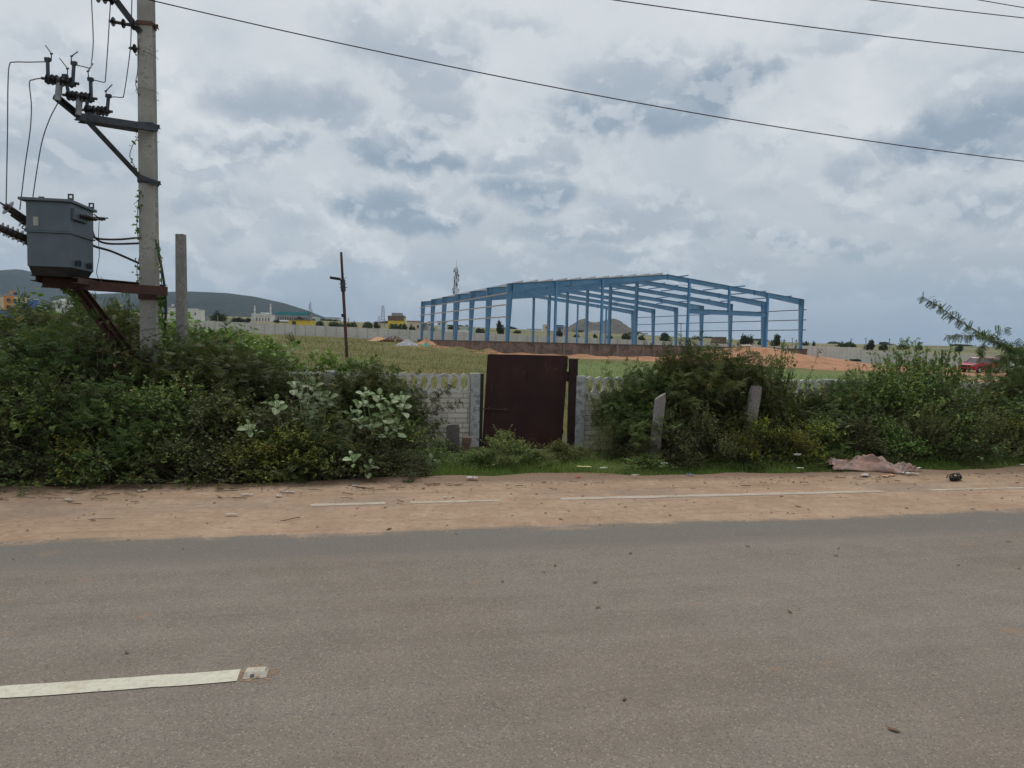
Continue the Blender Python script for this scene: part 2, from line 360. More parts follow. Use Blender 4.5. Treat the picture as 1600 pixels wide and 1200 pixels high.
def leaf_mat(name, stops, trans=.3, rough=.55, spec=.24, hue=.06):
    def b(t):
        at_ = t.node('ShaderNodeAttribute', attribute_name='tint')
        n = t.node('ShaderNodeValToRGB'); t.l.new(at_.outputs['Fac'], n.inputs[0]); e = n.color_ramp.elements
        while len(e) < len(stops): e.new(.5)
        for q, (p, c) in zip(e, stops): q.position = p; q.color = (*c, 1)
        inf = t.node('ShaderNodeObjectInfo')
        h = t.node('ShaderNodeHueSaturation'); t.l.new(n.outputs[0], h.inputs['Color'])
        t.put(h.inputs['Hue'], t.m('MULTIPLY_ADD', inf.outputs['Random'], hue, .5-hue/2))
        t.put(h.inputs['Value'], t.m('MULTIPLY_ADD', inf.outputs['Random'], .7, .72))
        p = pbsdf(t, h.outputs[0], rough, 0, spec)
        tr = t.node('ShaderNodeBsdfTranslucent'); t.put(tr.inputs[0], h.outputs[0])
        mx = t.node('ShaderNodeMixShader'); mx.inputs[0].default_value = trans
        t.l.new(p, mx.inputs[1]); t.l.new(tr.outputs[0], mx.inputs[2]); return mx.outputs[0]
    return mat(name, b)
M['leaf_thorn'] = leaf_mat('leaf_thorn', [(0, (.030, .048, .012)), (.45, (.064, .090, .024)), (.85, (.125, .155, .044)), (1, (.25, .19, .06))], .32)
M['leaf_broad'] = leaf_mat('leaf_broad', [(0, (.048, .082, .018)), (.45, (.105, .160, .034)), (.88, (.22, .29, .07)), (1, (.36, .31, .08))], .35)
M['leaf_olive'] = leaf_mat('leaf_olive', [(0, (.10, .105, .040)), (.5, (.19, .20, .075)), (1, (.34, .31, .14))], .35)
M['leaf_weedy'] = leaf_mat('leaf_weedy', [(0, (.085, .115, .028)), (.5, (.15, .185, .045)), (1, (.26, .27, .09))], .35)
M['leaf_yellow'] = leaf_mat('leaf_yellow', [(0, (.065, .09, .02)), (.45, (.16, .18, .032)), (.8, (.32, .29, .04)), (1, (.52, .40, .04))], .35)
M['leaf_pale'] = leaf_mat('leaf_pale', [(0, (.085, .14, .045)), (.35, (.145, .205, .08)), (.7, (.25, .31, .16)), (1, (.42, .46, .32))], .25, .55, .3, .02)
M['leaf_far'] = leaf_mat('leaf_far', [(0, (.024, .034, .014)), (.6, (.040, .053, .021)), (1, (.068, .080, .032))], .15, .7)
M['leaf_bright'] = leaf_mat('leaf_bright', [(0, (.06, .11, .02)), (.5, (.12, .20, .03)), (1, (.20, .27, .06))], .35)
M['grass'] = leaf_mat('grass', [(0, (.09, .125, .026)), (.6, (.155, .20, .045)), (1, (.28, .27, .10))], .4)
M['field_grass'] = leaf_mat('field_grass', [(0, (.070, .080, .020)), (.5, (.125, .118, .034)), (.9, (.20, .155, .062)), (1, (.23, .15, .075))], .3)

# ------------------------------------------------------------------ ground
def ground_mat():
    def b(t):
        v = OC(t)
        n1 = t.noise(v, .09, 5, .6); n2 = t.noise(v, .7, 5, .65); n3 = t.noise(v, 7, 5, .7); n4 = t.noise(v, 60, 3, .6)
        g = t.mix(t.ss(n1, .38, .62), (.095, .095, .024), (.155, .125, .045))
        g = t.mix(t.m('MULTIPLY', t.ss(n2, .45, .68), .7), g, (.19, .145, .062))
        g = t.mix(t.m('MULTIPLY', t.ss(n3, .40, .62), .55), g, (.065, .085, .024))
        at_ = lambda nme: t.node('ShaderNodeAttribute', attribute_name=nme).outputs['Fac']
        green = at_('lush'); soil = at_('soil'); verge = at_('verge'); far = at_('far')
        g = t.mix(t.ss(t.m('ADD', green, t.m('MULTIPLY', t.m('SUBTRACT', n2, .5), .9)), .35, .7), g, t.mix(t.ss(n3, .35, .65), (.085, .125, .034), (.135, .165, .055)))
        s = t.mix(t.ss(n2, .35, .65), (.30, .145, .078), (.41, .225, .13)); s = t.mix(t.m('MULTIPLY', t.ss(n3, .45, .7), .5), s, (.22, .10, .055))
        sm_ = t.ss(t.m('ADD', soil, t.m('ADD', t.m('MULTIPLY', t.m('SUBTRACT', n2, .5), .9), t.m('MULTIPLY', t.m('SUBTRACT', n3, .5), .5))), .38, .6)
        g = t.mix(sm_, g, s)
        vg = t.mix(t.ss(n3, .4, .62), (.085, .080, .040), (.08, .115, .03))
        g = t.mix(verge, g, vg)
        fr = t.mix(t.ss(t.noise(v, .02, 5, .65), .4, .6), (.10, .115, .045), (.20, .165, .085))
        fr = t.mix(t.m('MULTIPLY', t.ss(t.noise(v, .15, 4, .6), .5, .65), .7), fr, (.045, .065, .025))
        g = t.mix(far, g, fr)
        return pbsdf(t, g, .95, 0, .2, t.m('ADD', n3, t.m('MULTIPLY', n4, .4)), .6, .05)
    return mat('ground', b)
def build_ground():
    th = np.concatenate([np.linspace(-math.pi, -.9, 40)[:-1], np.linspace(-.9, .9, 300), np.linspace(.9, math.pi, 40)[1:]])
    rr = np.concatenate([[.5, 2, 4, 6], np.linspace(7, 16, 60), np.geomspace(16.5, 1000, 210), [1500, 2500, 4000, 5600]])
    A, Rr = np.meshgrid(th, rr, indexing='xy')
    a = np.sin(A)*Rr; d = np.cos(A)*Rr
    z = gz_np(a, d)
    x = a*cy_ + d*sy_; y = -a*sy_ + d*cy_
    z = z - .035*sm((8.6-y)/.7)
    z = z + np.where((y > 8.3) & (Rr < 80), .025*np.sin(x*2.3+np.cos(y*3))*np.cos(y*2.1), 0)
    n, m = A.shape
    vs = np.stack([x, y, z], -1).reshape(-1, 3)
    i, j = np.meshgrid(np.arange(n-1), np.arange(m-1), indexing='ij')
    q = np.stack([i*m+j, i*m+j+1, (i+1)*m+j+1, (i+1)*m+j], -1).reshape(-1, 4)
    me = bpy.data.meshes.new('ground'); me.from_pydata(vs.tolist(), [], q.tolist()); me.update()
    a = a.ravel(); d = d.ravel(); y = y.ravel(); t = a/np.maximum(d, 1)
    soil = np.zeros_like(a)
    soil = np.maximum(soil, np.exp(-((d-(71+.10*(a-10)))/4.5)**4)*sm((a+6)/5)*sm((62-a)/6)*1.1)         # haul track before the shed
    soil = np.maximum(soil, np.exp(-((a-30)/16)**4 - ((d-74)/10)**4)*1.2)
    soil = np.maximum(soil, np.exp(-((d-(56-.1*a))/4)**2)*sm((a-26)/8)*.62)
    soil = np.maximum(soil, np.exp(-((a-52)/25)**4 - ((d-92)/7)**2)*.7)
    soil = np.maximum(soil, np.exp(-((a+2)/14)**4 - ((d-78)/3.5)**2)*.55)
    soil = np.maximum(soil, np.exp(-((a-18)/30)**6 - ((d-100)/26)**6)*1.1)                          # fill within the plinth
    lush = np.exp(-((d-42)/15)**2)*sm((a+1)/5)*.95 + .25*np.exp(-((d-62)/8)**2) + .8*np.exp(-((a-60)/20)**2-((d-108)/5)**2)
    verge = sm((13-y)/1.5)
    far = sm((d-150)/25)
    for nme, arr in (('soil', soil), ('lush', lush), ('verge', verge), ('far', far)):
        me.attributes.new(nme, 'FLOAT', 'POINT').data.foreach_set('value', arr.astype(np.float32))
    me.polygons.foreach_set('use_smooth', [True]*len(me.polygons))
    return tag(mesh_obj('ground', me, ground_mat()), kind='structure')
build_ground()

def sand_nodes(t, v):
    n1 = t.noise(v, 1.6, 5, .65); n2 = t.noise(v, 14, 5, .7); n3 = t.noise(v, 130, 3, .6)
    st = t.node('ShaderNodeMapping'); st.inputs['Scale'].default_value = (.35, 6, 1); t.l.new(v, st.inputs[0])
    trk = t.noise(st.outputs[0], 2.2, 4, .6)
    c = t.mix(t.ss(n1, .35, .65), (.295, .200, .130), (.362, .255, .172))
    c = t.mix(t.m('MULTIPLY', t.ss(trk, .48, .7), .55), c, (.25, .165, .105))
    c = t.mix(t.m('MULTIPLY', t.ss(n2, .48, .7), .7), c, (.20, .13, .085)); c = t.mix(t.m('MULTIPLY', t.ss(t.noise(v, 5.5, 6, .75), .53, .66), .45), c, (.44, .33, .235))
    c = t.mix(t.m('MULTIPLY', t.ss(n3, .56, .72), .6), c, (.18, .11, .065))
    return c, t.m('ADD', n2, t.m('MULTIPLY', n3, .5)), n1, n2, trk
def road_mat():
    def b(t):
        v = OC(t); x, y, z = t.sep(v)
        n0 = t.noise(v, .35, 4, .6); n1 = t.noise(v, 2.2, 5, .65); n2 = t.noise(v, 45, 4, .7); ag = t.vor(v, 150, out='Color'); agd = t.vor(v, 150)
        st = t.node('ShaderNodeMapping'); st.inputs['Scale'].default_value = (.12, 3, 1); t.l.new(v, st.inputs[0])
        trk = t.noise(st.outputs[0], 1.3, 4, .6)
        c = t.mix(t.ss(n1, .3, .7), (.176, .148, .120), (.211, .178, .146))
        c = t.mix(t.m('MULTIPLY', t.ss(n0, .4, .65), .4), c, (.159, .123, .092))
        c = t.mix(t.m('MULTIPLY', t.ss(trk, .45, .7), .42), c, (.235, .20, .165)); c = t.mix(t.m('MULTIPLY', t.ss(trk, .46, .30), .35), c, (.135, .112, .09))
        r, g, bb = t.sep(ag)
        c = t.mix(t.m('MULTIPLY', t.ss(r, .86, .98), .55), c, (.39, .32, .25))
        c = t.mix(t.m('MULTIPLY', t.ss(g, .80, .95), .60), c, (.080, .069, .059))
        c = t.mix(t.m('MULTIPLY', t.ss(n2, .42, .7), .35), c, (.125, .10, .078))
        # cleaner bluish strip beside the sand
        ye = t.m('ADD', y, t.m('MULTIPLY', t.m('SUBTRACT', n1, .5), .35))
        strip = t.m('MULTIPLY', t.ss(ye, 5.05, 5.45), .75)
        c = t.mix(strip, c, t.mix(t.ss(n2, .35, .65), (.115, .106, .090), (.163, .148, .124)))
        # brown stains and spots
        sp = t.noise(v, 3.1, 3, .5); c = t.mix(t.m('MULTIPLY', t.ss(sp, .66, .76), .5), c, (.28, .17, .10)); c = t.mix(t.m('MULTIPLY', t.ss(t.noise(v, 1.3, 6, .7), .62, .74), .45), c, (.11, .095, .078))
        dk = t.vor(v, 1.7); wn = t.m('ADD', dk, t.m('MULTIPLY', n2, .03)); c = t.mix(t.m('MULTIPLY', t.ss(wn, .035, .02), .7), c, (.045, .04, .036))
        s, sb, s1, s2, strk = sand_nodes(t, v)
        ysd = t.m('ADD', y, t.m('ADD', t.m('MULTIPLY', t.m('SUBTRACT', s1, .5), .5), t.m('MULTIPLY', t.m('SUBTRACT', s2, .5), .28)))
        ysd = t.m('ADD', ysd, t.m('MULTIPLY', t.m('SUBTRACT', strk, .5), .35)); ysd = t.m('ADD', ysd, t.m('MULTIPLY', t.m('SUBTRACT', n2, .5), .22))
        cover = t.ss(ysd, 5.80, 5.99)
        patch = t.m('MULTIPLY', t.ss(t.noise(v, .55, 5, .7), .47, .62), t.ss(y, 6.5, 6.95))
        cover = t.m('SUBTRACT', cover, t.m('MULTIPLY', patch, .38), clamp=True)
        c = t.mix(cover, c, s)
        h = t.m('ADD', t.m('MULTIPLY', agd, -1.0), n2)
        h = t.m('ADD', t.m('MULTIPLY', h, t.m('SUBTRACT', 1.0, cover)), t.m('MULTIPLY', sb, cover))
        return pbsdf(t, c, t.m('MULTIPLY_ADD', cover, .1, .82), 0, .25, h, .55, .006)
    return mat('road_surface', b)
def sheet(name, x0, x1, y0, y1, z, m, nx=60, ny=6, zf=None, yj=None):
    mb = MB(); xs = np.linspace(x0, x1, nx+1); ys = np.linspace(y0, y1, ny+1)
    for j, y in enumerate(ys):
        for x in xs:
            yy = y + (yj(x) if yj and j == ny else 0)
            mb.v.append((x, yy, z + (zf(x, yy) if zf else 0)))
    for j in range(ny):
        for i in range(nx):
            k = j*(nx+1)+i; mb.f.append((k, k+1, k+nx+2, k+nx+1))
    mb.mi = [0]*len(mb.f)
    return tag(obj(name, mb, m, smooth=True), kind='structure')
sheet('road', -400, 400, -4.2, 7.35, 0.0, road_mat(), 80, 8)
def shoulder_mat():
    def b(t):
        v = OC(t); c, h, n1, n2, trk = sand_nodes(t, v); x, y, z = t.sep(v)
        yy = t.m('ADD', y, t.m('MULTIPLY', t.m('SUBTRACT', n2, .5), .5))
        c = t.mix(t.m('MULTIPLY', t.ss(yy, 7.62, 7.95), .75), c, (.16, .105, .07))
        return pbsdf(t, c, .95, 0, .2, h, .7, .012)
    return mat('shoulder_sand', b)
sheet('road_shoulder', -40, 60, 7.345, 8.15, .001, shoulder_mat(), 500, 10, zf=lambda x, y: -.005*(y > 7.9) + max(0, y-7.36)*.012*(1+math.sin(x*1.3)*.7+math.sin(x*4.1+y*5)*.4), yj=lambda x: .12*math.sin(x*.8)+.07*math.sin(x*2.7+1)+.04*math.sin(x*7))

def paint_mat(name, colr, wear, sandy=False):
    def b(t):
        v = OC(t); x, y, z = t.sep(v); n = t.noise(v, 30, 5, .7); n2 = t.noise(v, 3.5, 4, .6)
        c = t.mix(t.ss(n, .4, .7), colr, tuple(q*.8 for q in colr))
        c = t.mix(t.m('MULTIPLY', t.ss(n2, .55, .7), .35), c, (.30, .22, .15))
        if sandy:
            e = t.noise(v, 2.4, 5, .75)
            dist = t.m('MULTIPLY', t.m('ABSOLUTE', t.m('SUBTRACT', y, 6.93)), 2.4); x2 = t.noise(v, .9, 3, .6)
            al = t.ss(t.m('SUBTRACT', t.m('ADD', t.m('ADD', t.m('MULTIPLY', e, .45), t.m('MULTIPLY', x2, .25)), t.m('MULTIPLY', n, .3)), dist), wear-.125, wear+.05, 0, .85)
        else: al = t.m('SUBTRACT', 1.0, t.ss(n, wear, wear+.06))
        return pbsdf(t, c, .75, 0, .3, n, .2, .003, alpha=al)
    return mat(name, b)
def marking(name, x0, x1, y0, y1, z, m, label=None):
    mb = MB(); n = max(2, int((x1-x0)/.12)); r = random.Random(int(x0*7)+3)
    for i in range(n+1):
        x = x0+(x1-x0)*i/n; j = r.uniform(-.004, .004)
        mb.v += [(x, y0+j, z), (x, y1+j, z)]
    mb.f = [(2*i, 2*i+2, 2*i+3, 2*i+1) for i in range(n)]; mb.mi = [0]*n
    return tag(obj(name, mb, m), kind='structure')
marking('road_marking', -40, -.53, 3.385, 3.505, .004, paint_mat('line_paint', (.53, .50, .40), .66))
pm = paint_mat('worn_paint', (.50, .43, .33), .46, True); pm2 = paint_mat('worn_paint_more', (.50, .43, .33), .43, True)
marking('road_marking', -.42, .28, 6.872, 6.98, .004, pm2)
marking('road_marking', .52, 1.42, 6.872, 6.98, .004, pm2)
marking('road_marking', 2.05, 5.85, 6.870, 6.985, .004, paint_mat('edge_paint', (.48, .41, .32), .40, True))
marking('road_marking', 6.5, 9.0, 6.885, 6.97, .004, pm)

# ------------------------------------------------------------------ road stud at the end of the centre line
sp = on_road(400, 1053)
t_ = thing('road_stud', (sp.x, sp.y, 0), 'weathered cream road stud with sand around it at the end of the white centre line', 'road stud')
hw = .055
mb = MB(); P = lambda x, y, z: (sp.x+x, sp.y+y, z)
mb.hexa([P(-hw, -.05, .001), P(hw, -.05, .001), P(hw, .05, .001), P(-hw, .05, .001), P(-hw*.78, -.022, .024), P(hw*.78, -.022, .024), P(hw*.78, .022, .024), P(-hw*.78, .022, .024)])
obj('stud_body', mb, M['stud'], t_, bevel=.003)
for s in (-1, 1):
    mb = MB(); mb.box(P(s*.012, -.040, .0115), .017, .003, .013, Y=(0, .55, -.84), Z=(0, .84, .55)); obj('reflector', mb, M['dark_opening'] if s < 0 else M['stud_face'], t_)
mb = MB()
ps = [(sp.x-.115+.15*(1+.25*math.sin(k*2.3))*math.cos(k*.45)*.72+.11, sp.y-.005+.085*(1+.3*math.cos(k*1.7))*math.sin(k*.45), .003) for k in range(14)]
mb.v = ps; mb.f = [tuple(range(14))]; mb.mi = [0]
tag(obj('sand_patch', mb, mat('sand_patch', lambda t: pbsdf(t, (.33, .21, .135), .95, alpha=t.m('MULTIPLY', t.ss(t.noise(OC(t), 40, 4, .7), .42, .58), .75)))), kind='structure')

# ------------------------------------------------------------------ hills
def hill_mat(name, c1, c2, c3, s=.006):
    def b(t):
        v = OC(t); n = t.noise(v, s, 7, .65); n2 = t.noise(v, s*5, 6, .7)
        c = t.mix(t.ss(n, .35, .65), c1, c2); c = t.mix(t.m('MULTIPLY', t.ss(n2, .52, .68), .7), c, c3)
        return pbsdf(t, c, .95, 0, .1, n2, .6, 8)
    return mat(name, b)
def hill(name, prof, d0, d1, m, rough, seed, base=0.0, nt_=160, nd=27):
    """ridge whose crest rises to the profile (px, py); built as real relief d0..d1 metres ahead"""
    r = np.random.default_rng(seed); pxs = [p[0] for p in prof]; dm = (d0+d1)/2
    tops = [at(p[0], p[1], dm).z for p in prof]; ts = [(p[0]-800)/FPX for p in prof]
    t = np.linspace(ts[0], ts[-1], nt_); H = np.interp(t, ts, tops)
    ph = r.uniform(0, 7, 12)
    mb = MB()
    for j in range(nd):
        s = j/(nd-1); d = d0+(d1-d0)*s; bell = math.sin(math.pi*s)**1.15 if 0 < s < 1 else 0
        for i, tt in enumerate(t):
            a = tt*dm*(.25+.75*d/dm) if False else tt*dm
            gul = sum(math.sin(a/(180/(k+1))+ph[k]+s*3*(k % 3))*math.cos(s*(5+k*2)+ph[k+4])/(k+1) for k in range(4))
            h = base + (H[i]-base)*bell*(1 - rough*abs(gul)*(1 if abs(s-.5) > .05 else .05)) if H[i] > base else base-10
            h += r.uniform(-1, 1)*rough*14*bell
            mb.v.append(tuple(Wd(a, d, h)))
    mb.f = [(j*nt_+i, j*nt_+i+1, (j+1)*nt_+i+1, (j+1)*nt_+i) for j in range(nd-1) for i in range(nt_-1)]; mb.mi = [0]*len(mb.f)
    return tag(obj(name, mb, m, smooth=True), kind='structure')
hm = hill_mat('hill_scrub', (.008, .014, .012), (.016, .024, .018), (.050, .052, .040))
hill('hills', [(-900, 500), (-600, 455), (-300, 428), (-120, 430), (-30, 426), (35, 421), (60, 428), (120, 450), (180, 480), (260, 515), (300, 530)], 3000, 4200, hm, .03, 3, 10)
hill('hills', [(20, 520), (110, 462), (170, 459), (240, 457), (300, 455.5), (355, 458), (395, 463), (440, 473), (475, 484), (500, 494), (520, 502), (545, 515)], 2600, 3500, hm, .03, 5, 10)
hill('hills', [(868, 526), (880, 515), (893, 506), (903, 500), (910, 498), (918, 503), (928, 504), (940, 501), (955, 498), (966, 502), (978, 511), (990, 518), (1006, 524), (1020, 530)], 1700, 2100,
     hill_mat('hill_rock', (.075, .062, .048), (.125, .105, .08), (.028, .032, .024), .02), .12, 8, 8, 150)

# ------------------------------------------------------------------ steel shed
FL = AD(*at(790, 535, 73)[:2]); FR = AD(*at(1252, 547, 85.7)[:2]); BL = AD(*at(667.5, 530, 111.7)[:2])
fl = Wd(*FL); fr = Wd(*FR); wv = (fr-fl); WL = wv.length; wv.normalize()
bl = Wd(*BL); sv = (bl-fl); SL = sv.length; sv = Vector((-wv.y, wv.x, 0)) if Vector((-wv.y, wv.x, 0)).dot(sv) > 0 else Vector((wv.y, -wv.x, 0))
ZP = 1.52; ZE = ZP+6.0; RISE = 1.95; NB = 6; UP = Vector((0, 0, 1))
shed = thing('steel_shed', (fl.x, fl.y, 0), 'unfinished blue steel portal frame shed on a brick plinth in the field', 'shed frame', rz=math.atan2(wv.y, wv.x))
def sp_(u, s, z): return Vector((fl.x, fl.y, 0)) + wv*u + sv*s + UP*z
def itap(mb, p0, p1, n0, n1, wid, m_, tf=.02):
    """tapered I member: outer flange p0-p1, inner flange offset by n0 / n1 vectors; m_ = flange width direction"""
    p0 = Vector(p0); p1 = Vector(p1); n0 = Vector(n0); n1 = Vector(n1); h = m_*wid/2; w = m_*.006
    def slab(a, b, na, nb, hw_): mb.hexa([a-hw_, b-hw_, b+hw_, a+hw_, a-hw_+na, b-hw_+nb, b+hw_+nb, a+hw_+na])
    ua = n0.normalized()*tf; ub = n1.normalized()*tf
    slab(p0, p1, ua, ub, h); slab(p0+n0-ua, p1+n1-ub, ua, ub, h); slab(p0+ua, p1+ub, n0-ua*2, n1-ub*2, w)
for k in range(NB+1):
    s = SL*k/NB
    for side in (0, 1):
        u0 = 0 if side == 0 else WL; q = 1 if side == 0 else -1
        mb = MB(); itap(mb, sp_(u0, s, ZP+.02), sp_(u0, s, ZE), wv*q*.34, wv*q*.68, .22, sv)
        mb.box(sp_(u0+q*.2, s, ZP+.012), .5, .35, .02, wv, sv)
        c = obj('column', mb, M['peb_blue'], shed)
        mb = MB()
        for sg in (0, 1):   # bolted splice between two lengths
            pass
        ec = sp_(u0, s, ZE); rg = sp_(WL/2, s, ZE+RISE); md = ec.lerp(rg, .38)
        itap(mb, ec+UP*.001, md, -UP*.72, -UP*.50, .2, sv); itap(mb, md+(rg-ec).normalized()*.012, rg-(rg-ec).normalized()*.008, -UP*.50, -UP*.55, .2, sv)
        mb.box(md-UP*.25, .05, .26, .62, wv, sv); mb.box(rg-UP*.28-wv*q*.03, .04, .26, .66, wv, sv)
        obj('rafter', mb, M['peb_blue'], shed)
    if k > 0:
        mb = MB(); u = WL/2; zt = ZE+RISE-.56
        mb.box(sp_(u, s, (ZP+zt)/2), .32, .02, zt-ZP, wv, sv)
        for g in (-1, 1): mb.box(sp_(u+g*.17, s, (ZP+zt)/2), .02, .26, zt-ZP, wv, sv)
        obj('post', mb, M['peb_blue'], shed)
def gable_post(i, s, zb=ZP):
    u = WL*i/7; zt = ZE + RISE*(1-abs(u-WL/2)/(WL/2)) - .1; mb = MB(); o_ = -.16 if s == 0 else .16
    mb.box(sp_(u, s+o_, (zb+zt)/2), .015, .26, zt-zb, wv, sv)
    for g in (-1, 1): mb.box(sp_(u, s+o_+g*.14, (zb+zt)/2), .2, .02, zt-zb, wv, sv)
    obj('gable_post', mb, M['peb_blue_light'], shed)
for i in (1, 2, 4, 6): gable_post(i, 0)
gable_post(5, 0, ZP+4.05)
for i in range(1, 7):
    if i != 3: gable_post(i, SL)
mb = MB(); a0 = WL*4/7+.12; a1 = WL*6/7-.12
mb.box(sp_((a0+a1)/2, -.16, ZP+4.0), a1-a0, .012, .5, wv, sv)
for g in (-1, 1): mb.box(sp_((a0+a1)/2, -.16, ZP+4.0+g*.26), a1-a0, .2, .02, wv, sv)
obj('door_header', mb, M['peb_blue'], shed)
for i in range(1, 12):     # roof purlins along the left slope, a few on the right
    u = WL/2*i/11.5; z = ZE + RISE*(u/(WL/2)) + .12; mb = MB()
    mb.beam(sp_(u, -.3, z), sp_(u, SL+.3, z), .02, .2); mb.beam(sp_(u+.04, -.3, z+.1), sp_(u+.04, SL+.3, z+.1), .07, .01)
    mb.beam(sp_(u-.04, -.3, z-.1), sp_(u-.04, SL+.3, z-.1), .07, .01)
    obj('purlin', mb, M['purlin'], shed)
rr_ = random.Random(4)
for i in range(1, 10):
    u = WL - WL/2*i/10; z = ZE + RISE*((WL-u)/(WL/2)) + .1; mb = MB()
    s0 = rr_.choice([0, 0, SL/NB, SL/NB*2]); s1 = s0 + SL/NB*rr_.choice([1, 2, 3])
    mb.beam(sp_(u, s0-rr_.choice([.1, 1.2]), z), sp_(u, min(s1, SL)+.2, z), .02, .14)
    mb.beam(sp_(u+.04, s0-.1, z+.075), sp_(u+.04, min(s1, SL)+.2, z+.075), .06, .008)
    obj('purlin', mb, M['peb_blue'], shed)
for z in (5.02, 3.85, 2.62):
    mb = MB(); mb.beam(sp_(-.05, -.3, ZP+z), sp_(-.05, SL+.5, ZP+z), .09, .13); obj('girt', mb, M['girt'], shed)
for z in (4.75, 3.55, 2.35):
    mb = MB(); mb.beam(sp_(WL+.05, -.5, ZP+z), sp_(WL+.05, SL+.6, ZP+z), .07, .09); obj('girt', mb, M['dark_steel'], shed)
for k in (0, 5):           # thin tie rods in the roof and wall bays
    for q in (1, -1):
        mb = MB(); u0 = WL if q > 0 else 0; s0 = SL*k/NB; s1 = SL*(k+1)/NB
        mb.tube([sp_(WL*.5, s0, ZE+RISE-.3), sp_(WL*.75 if q > 0 else WL*.25, s1, ZE+RISE/2-.3)], .015, 4)
        mb.tube([sp_(WL*.5, s1, ZE+RISE-.3), sp_(WL*.75 if q > 0 else WL*.25, s0, ZE+RISE/2-.3)], .015, 4)
        obj('tie_rod', mb, M['wire'], shed)
# plinth
def brickm():
    def b(t):
        x, y, z = t.sep(OC(t)); v = t.comb(t.m('ADD', x, y), z, 0)
        br = t.node('ShaderNodeTexBrick'); t.l.new(v, br.inputs[0])
        for i, val in (('Color1', (.235, .145, .115, 1)), ('Color2', (.155, .10, .085, 1)), ('Mortar', (.26, .235, .205, 1))): br.inputs[i].default_value = val
        for i, val in (('Scale', 1), ('Mortar Size', .012), ('Brick Width', .25), ('Row Height', .1)): br.inputs[i].default_value = val
        n = t.noise(v, 1.1, 5, .7); n2 = t.noise(v, 6, 4, .6)
        c = t.mix(t.ss(n, .42, .62), br.outputs[0], (.105, .085, .075)); c = t.mix(t.m('MULTIPLY', t.ss(n2, .5, .7), .4), c, (.29, .22, .19))
        return pbsdf(t, c, .95, 0, .2, n2, .5, .02)
    return mat('plinth_brick', b)
mb = MB(); z0 = -1.2; zh = ZP
for (p, q) in (((-.35, -.45), (WL+.35, -.45)), ((-.35, SL+.45), (WL+.35, SL+.45))):
    mb.box(sp_((p[0]+q[0])/2, p[1], (z0+zh)/2), q[0]-p[0], .35, zh-z0, wv, sv)
for u in (-.2, WL+.2): mb.box(sp_(u, SL/2, (z0+zh)/2), .34, SL+.54, zh-z0, wv, sv)
pl = obj('plinth_wall', mb, brickm(), shed)
mb = MB(); mb.box(sp_(WL/2, -.46, ZP+.055), WL+.78, .42, .11, wv, sv); mb.box(sp_(WL/2, SL+.46, ZP+.055), WL+.78, .42, .11, wv, sv)
for u in (-.21, WL+.21): mb.box(sp_(u, SL/2, ZP+.055), .42, SL+.49, .11, wv, sv)
obj('plinth_band', mb, worn('plinth_band', (.09, .08, .075), (.14, .12, .11), 2, .9), shed)
mb = MB()
for u in range(1, 12): mb.box(sp_(WL*u/12-.02, -.66, .5), .3, .08, 1.9, wv, sv)
obj('pier', mb, worn('pier', (.17, .13, .11), (.24, .19, .16), 2, .9), shed)
nx, ny = 40, 40; mb = MB(); r = random.Random(2)
for j in range(ny+1):
    for i in range(nx+1):
        h = 1.28 + .07*math.sin(i*.7+j*.3) + r.uniform(-.03, .03) + .35*math.exp(-((i-31)/3)**2-((j-3)/3)**2)
        mb.v.append(tuple(sp_(.02+(WL-.04)*i/nx, -.25+(SL+.5)*j/ny, h)))
mb.f = [(j*(nx+1)+i, j*(nx+1)+i+1, (j+1)*(nx+1)+i+1, (j+1)*(nx+1)+i) for j in range(ny) for i in range(nx)]; mb.mi = [0]*len(mb.f)
obj('soil_fill', mb, M['sand_pile'], shed, smooth=True)
lb = at(1213, 546.5, 82)
t_ = thing('steel_beam', (lb.x, lb.y, lb.z), 'short blue steel beam lying on the red soil by the shed corner', 'steel beam')
mb = MB(); itap(mb, lb-Vector((1.3, .2, .1)), lb+Vector((1.3, -.2, -.1)), UP*.28, UP*.28, .22, sv); obj('flanges', mb, M['peb_blue_light'], t_)

# ------------------------------------------------------------------ long boundary walls of precast panels
def panel_mat(name, c1, c2, px=2.1, row=.3):
    def b(t):
        x, y, z = t.sep(OC(t)); v = t.comb(x, t.m('ADD', z, 50.0), 0)
        n = t.noise(v, .35, 4, .6); n2 = t.noise(v, 5, 4, .6)
        c = t.mix(t.ss(n, .35, .65), c1, c2)
        fr = t.m('FRACT', t.m('DIVIDE', t.m('ADD', z, 50.0), row)); ln = t.m('LESS_THAN', fr, .09)
        c = t.mix(t.m('MULTIPLY', ln, .45), c, (.15, .145, .135)); c = t.mix(t.m('MULTIPLY', t.ss(n2, .5, .75), .35), c, (.20, .18, .155))
        return pbsdf(t, c, .92, 0, .2, n2, .3, .01)
    return mat(name, b)
pmat = panel_mat('wall_panels', (.50, .48, .45), (.60, .575, .54)); pmat_r = panel_mat('wall_panels_pale', (.54, .51, .475), (.64, .61, .57))
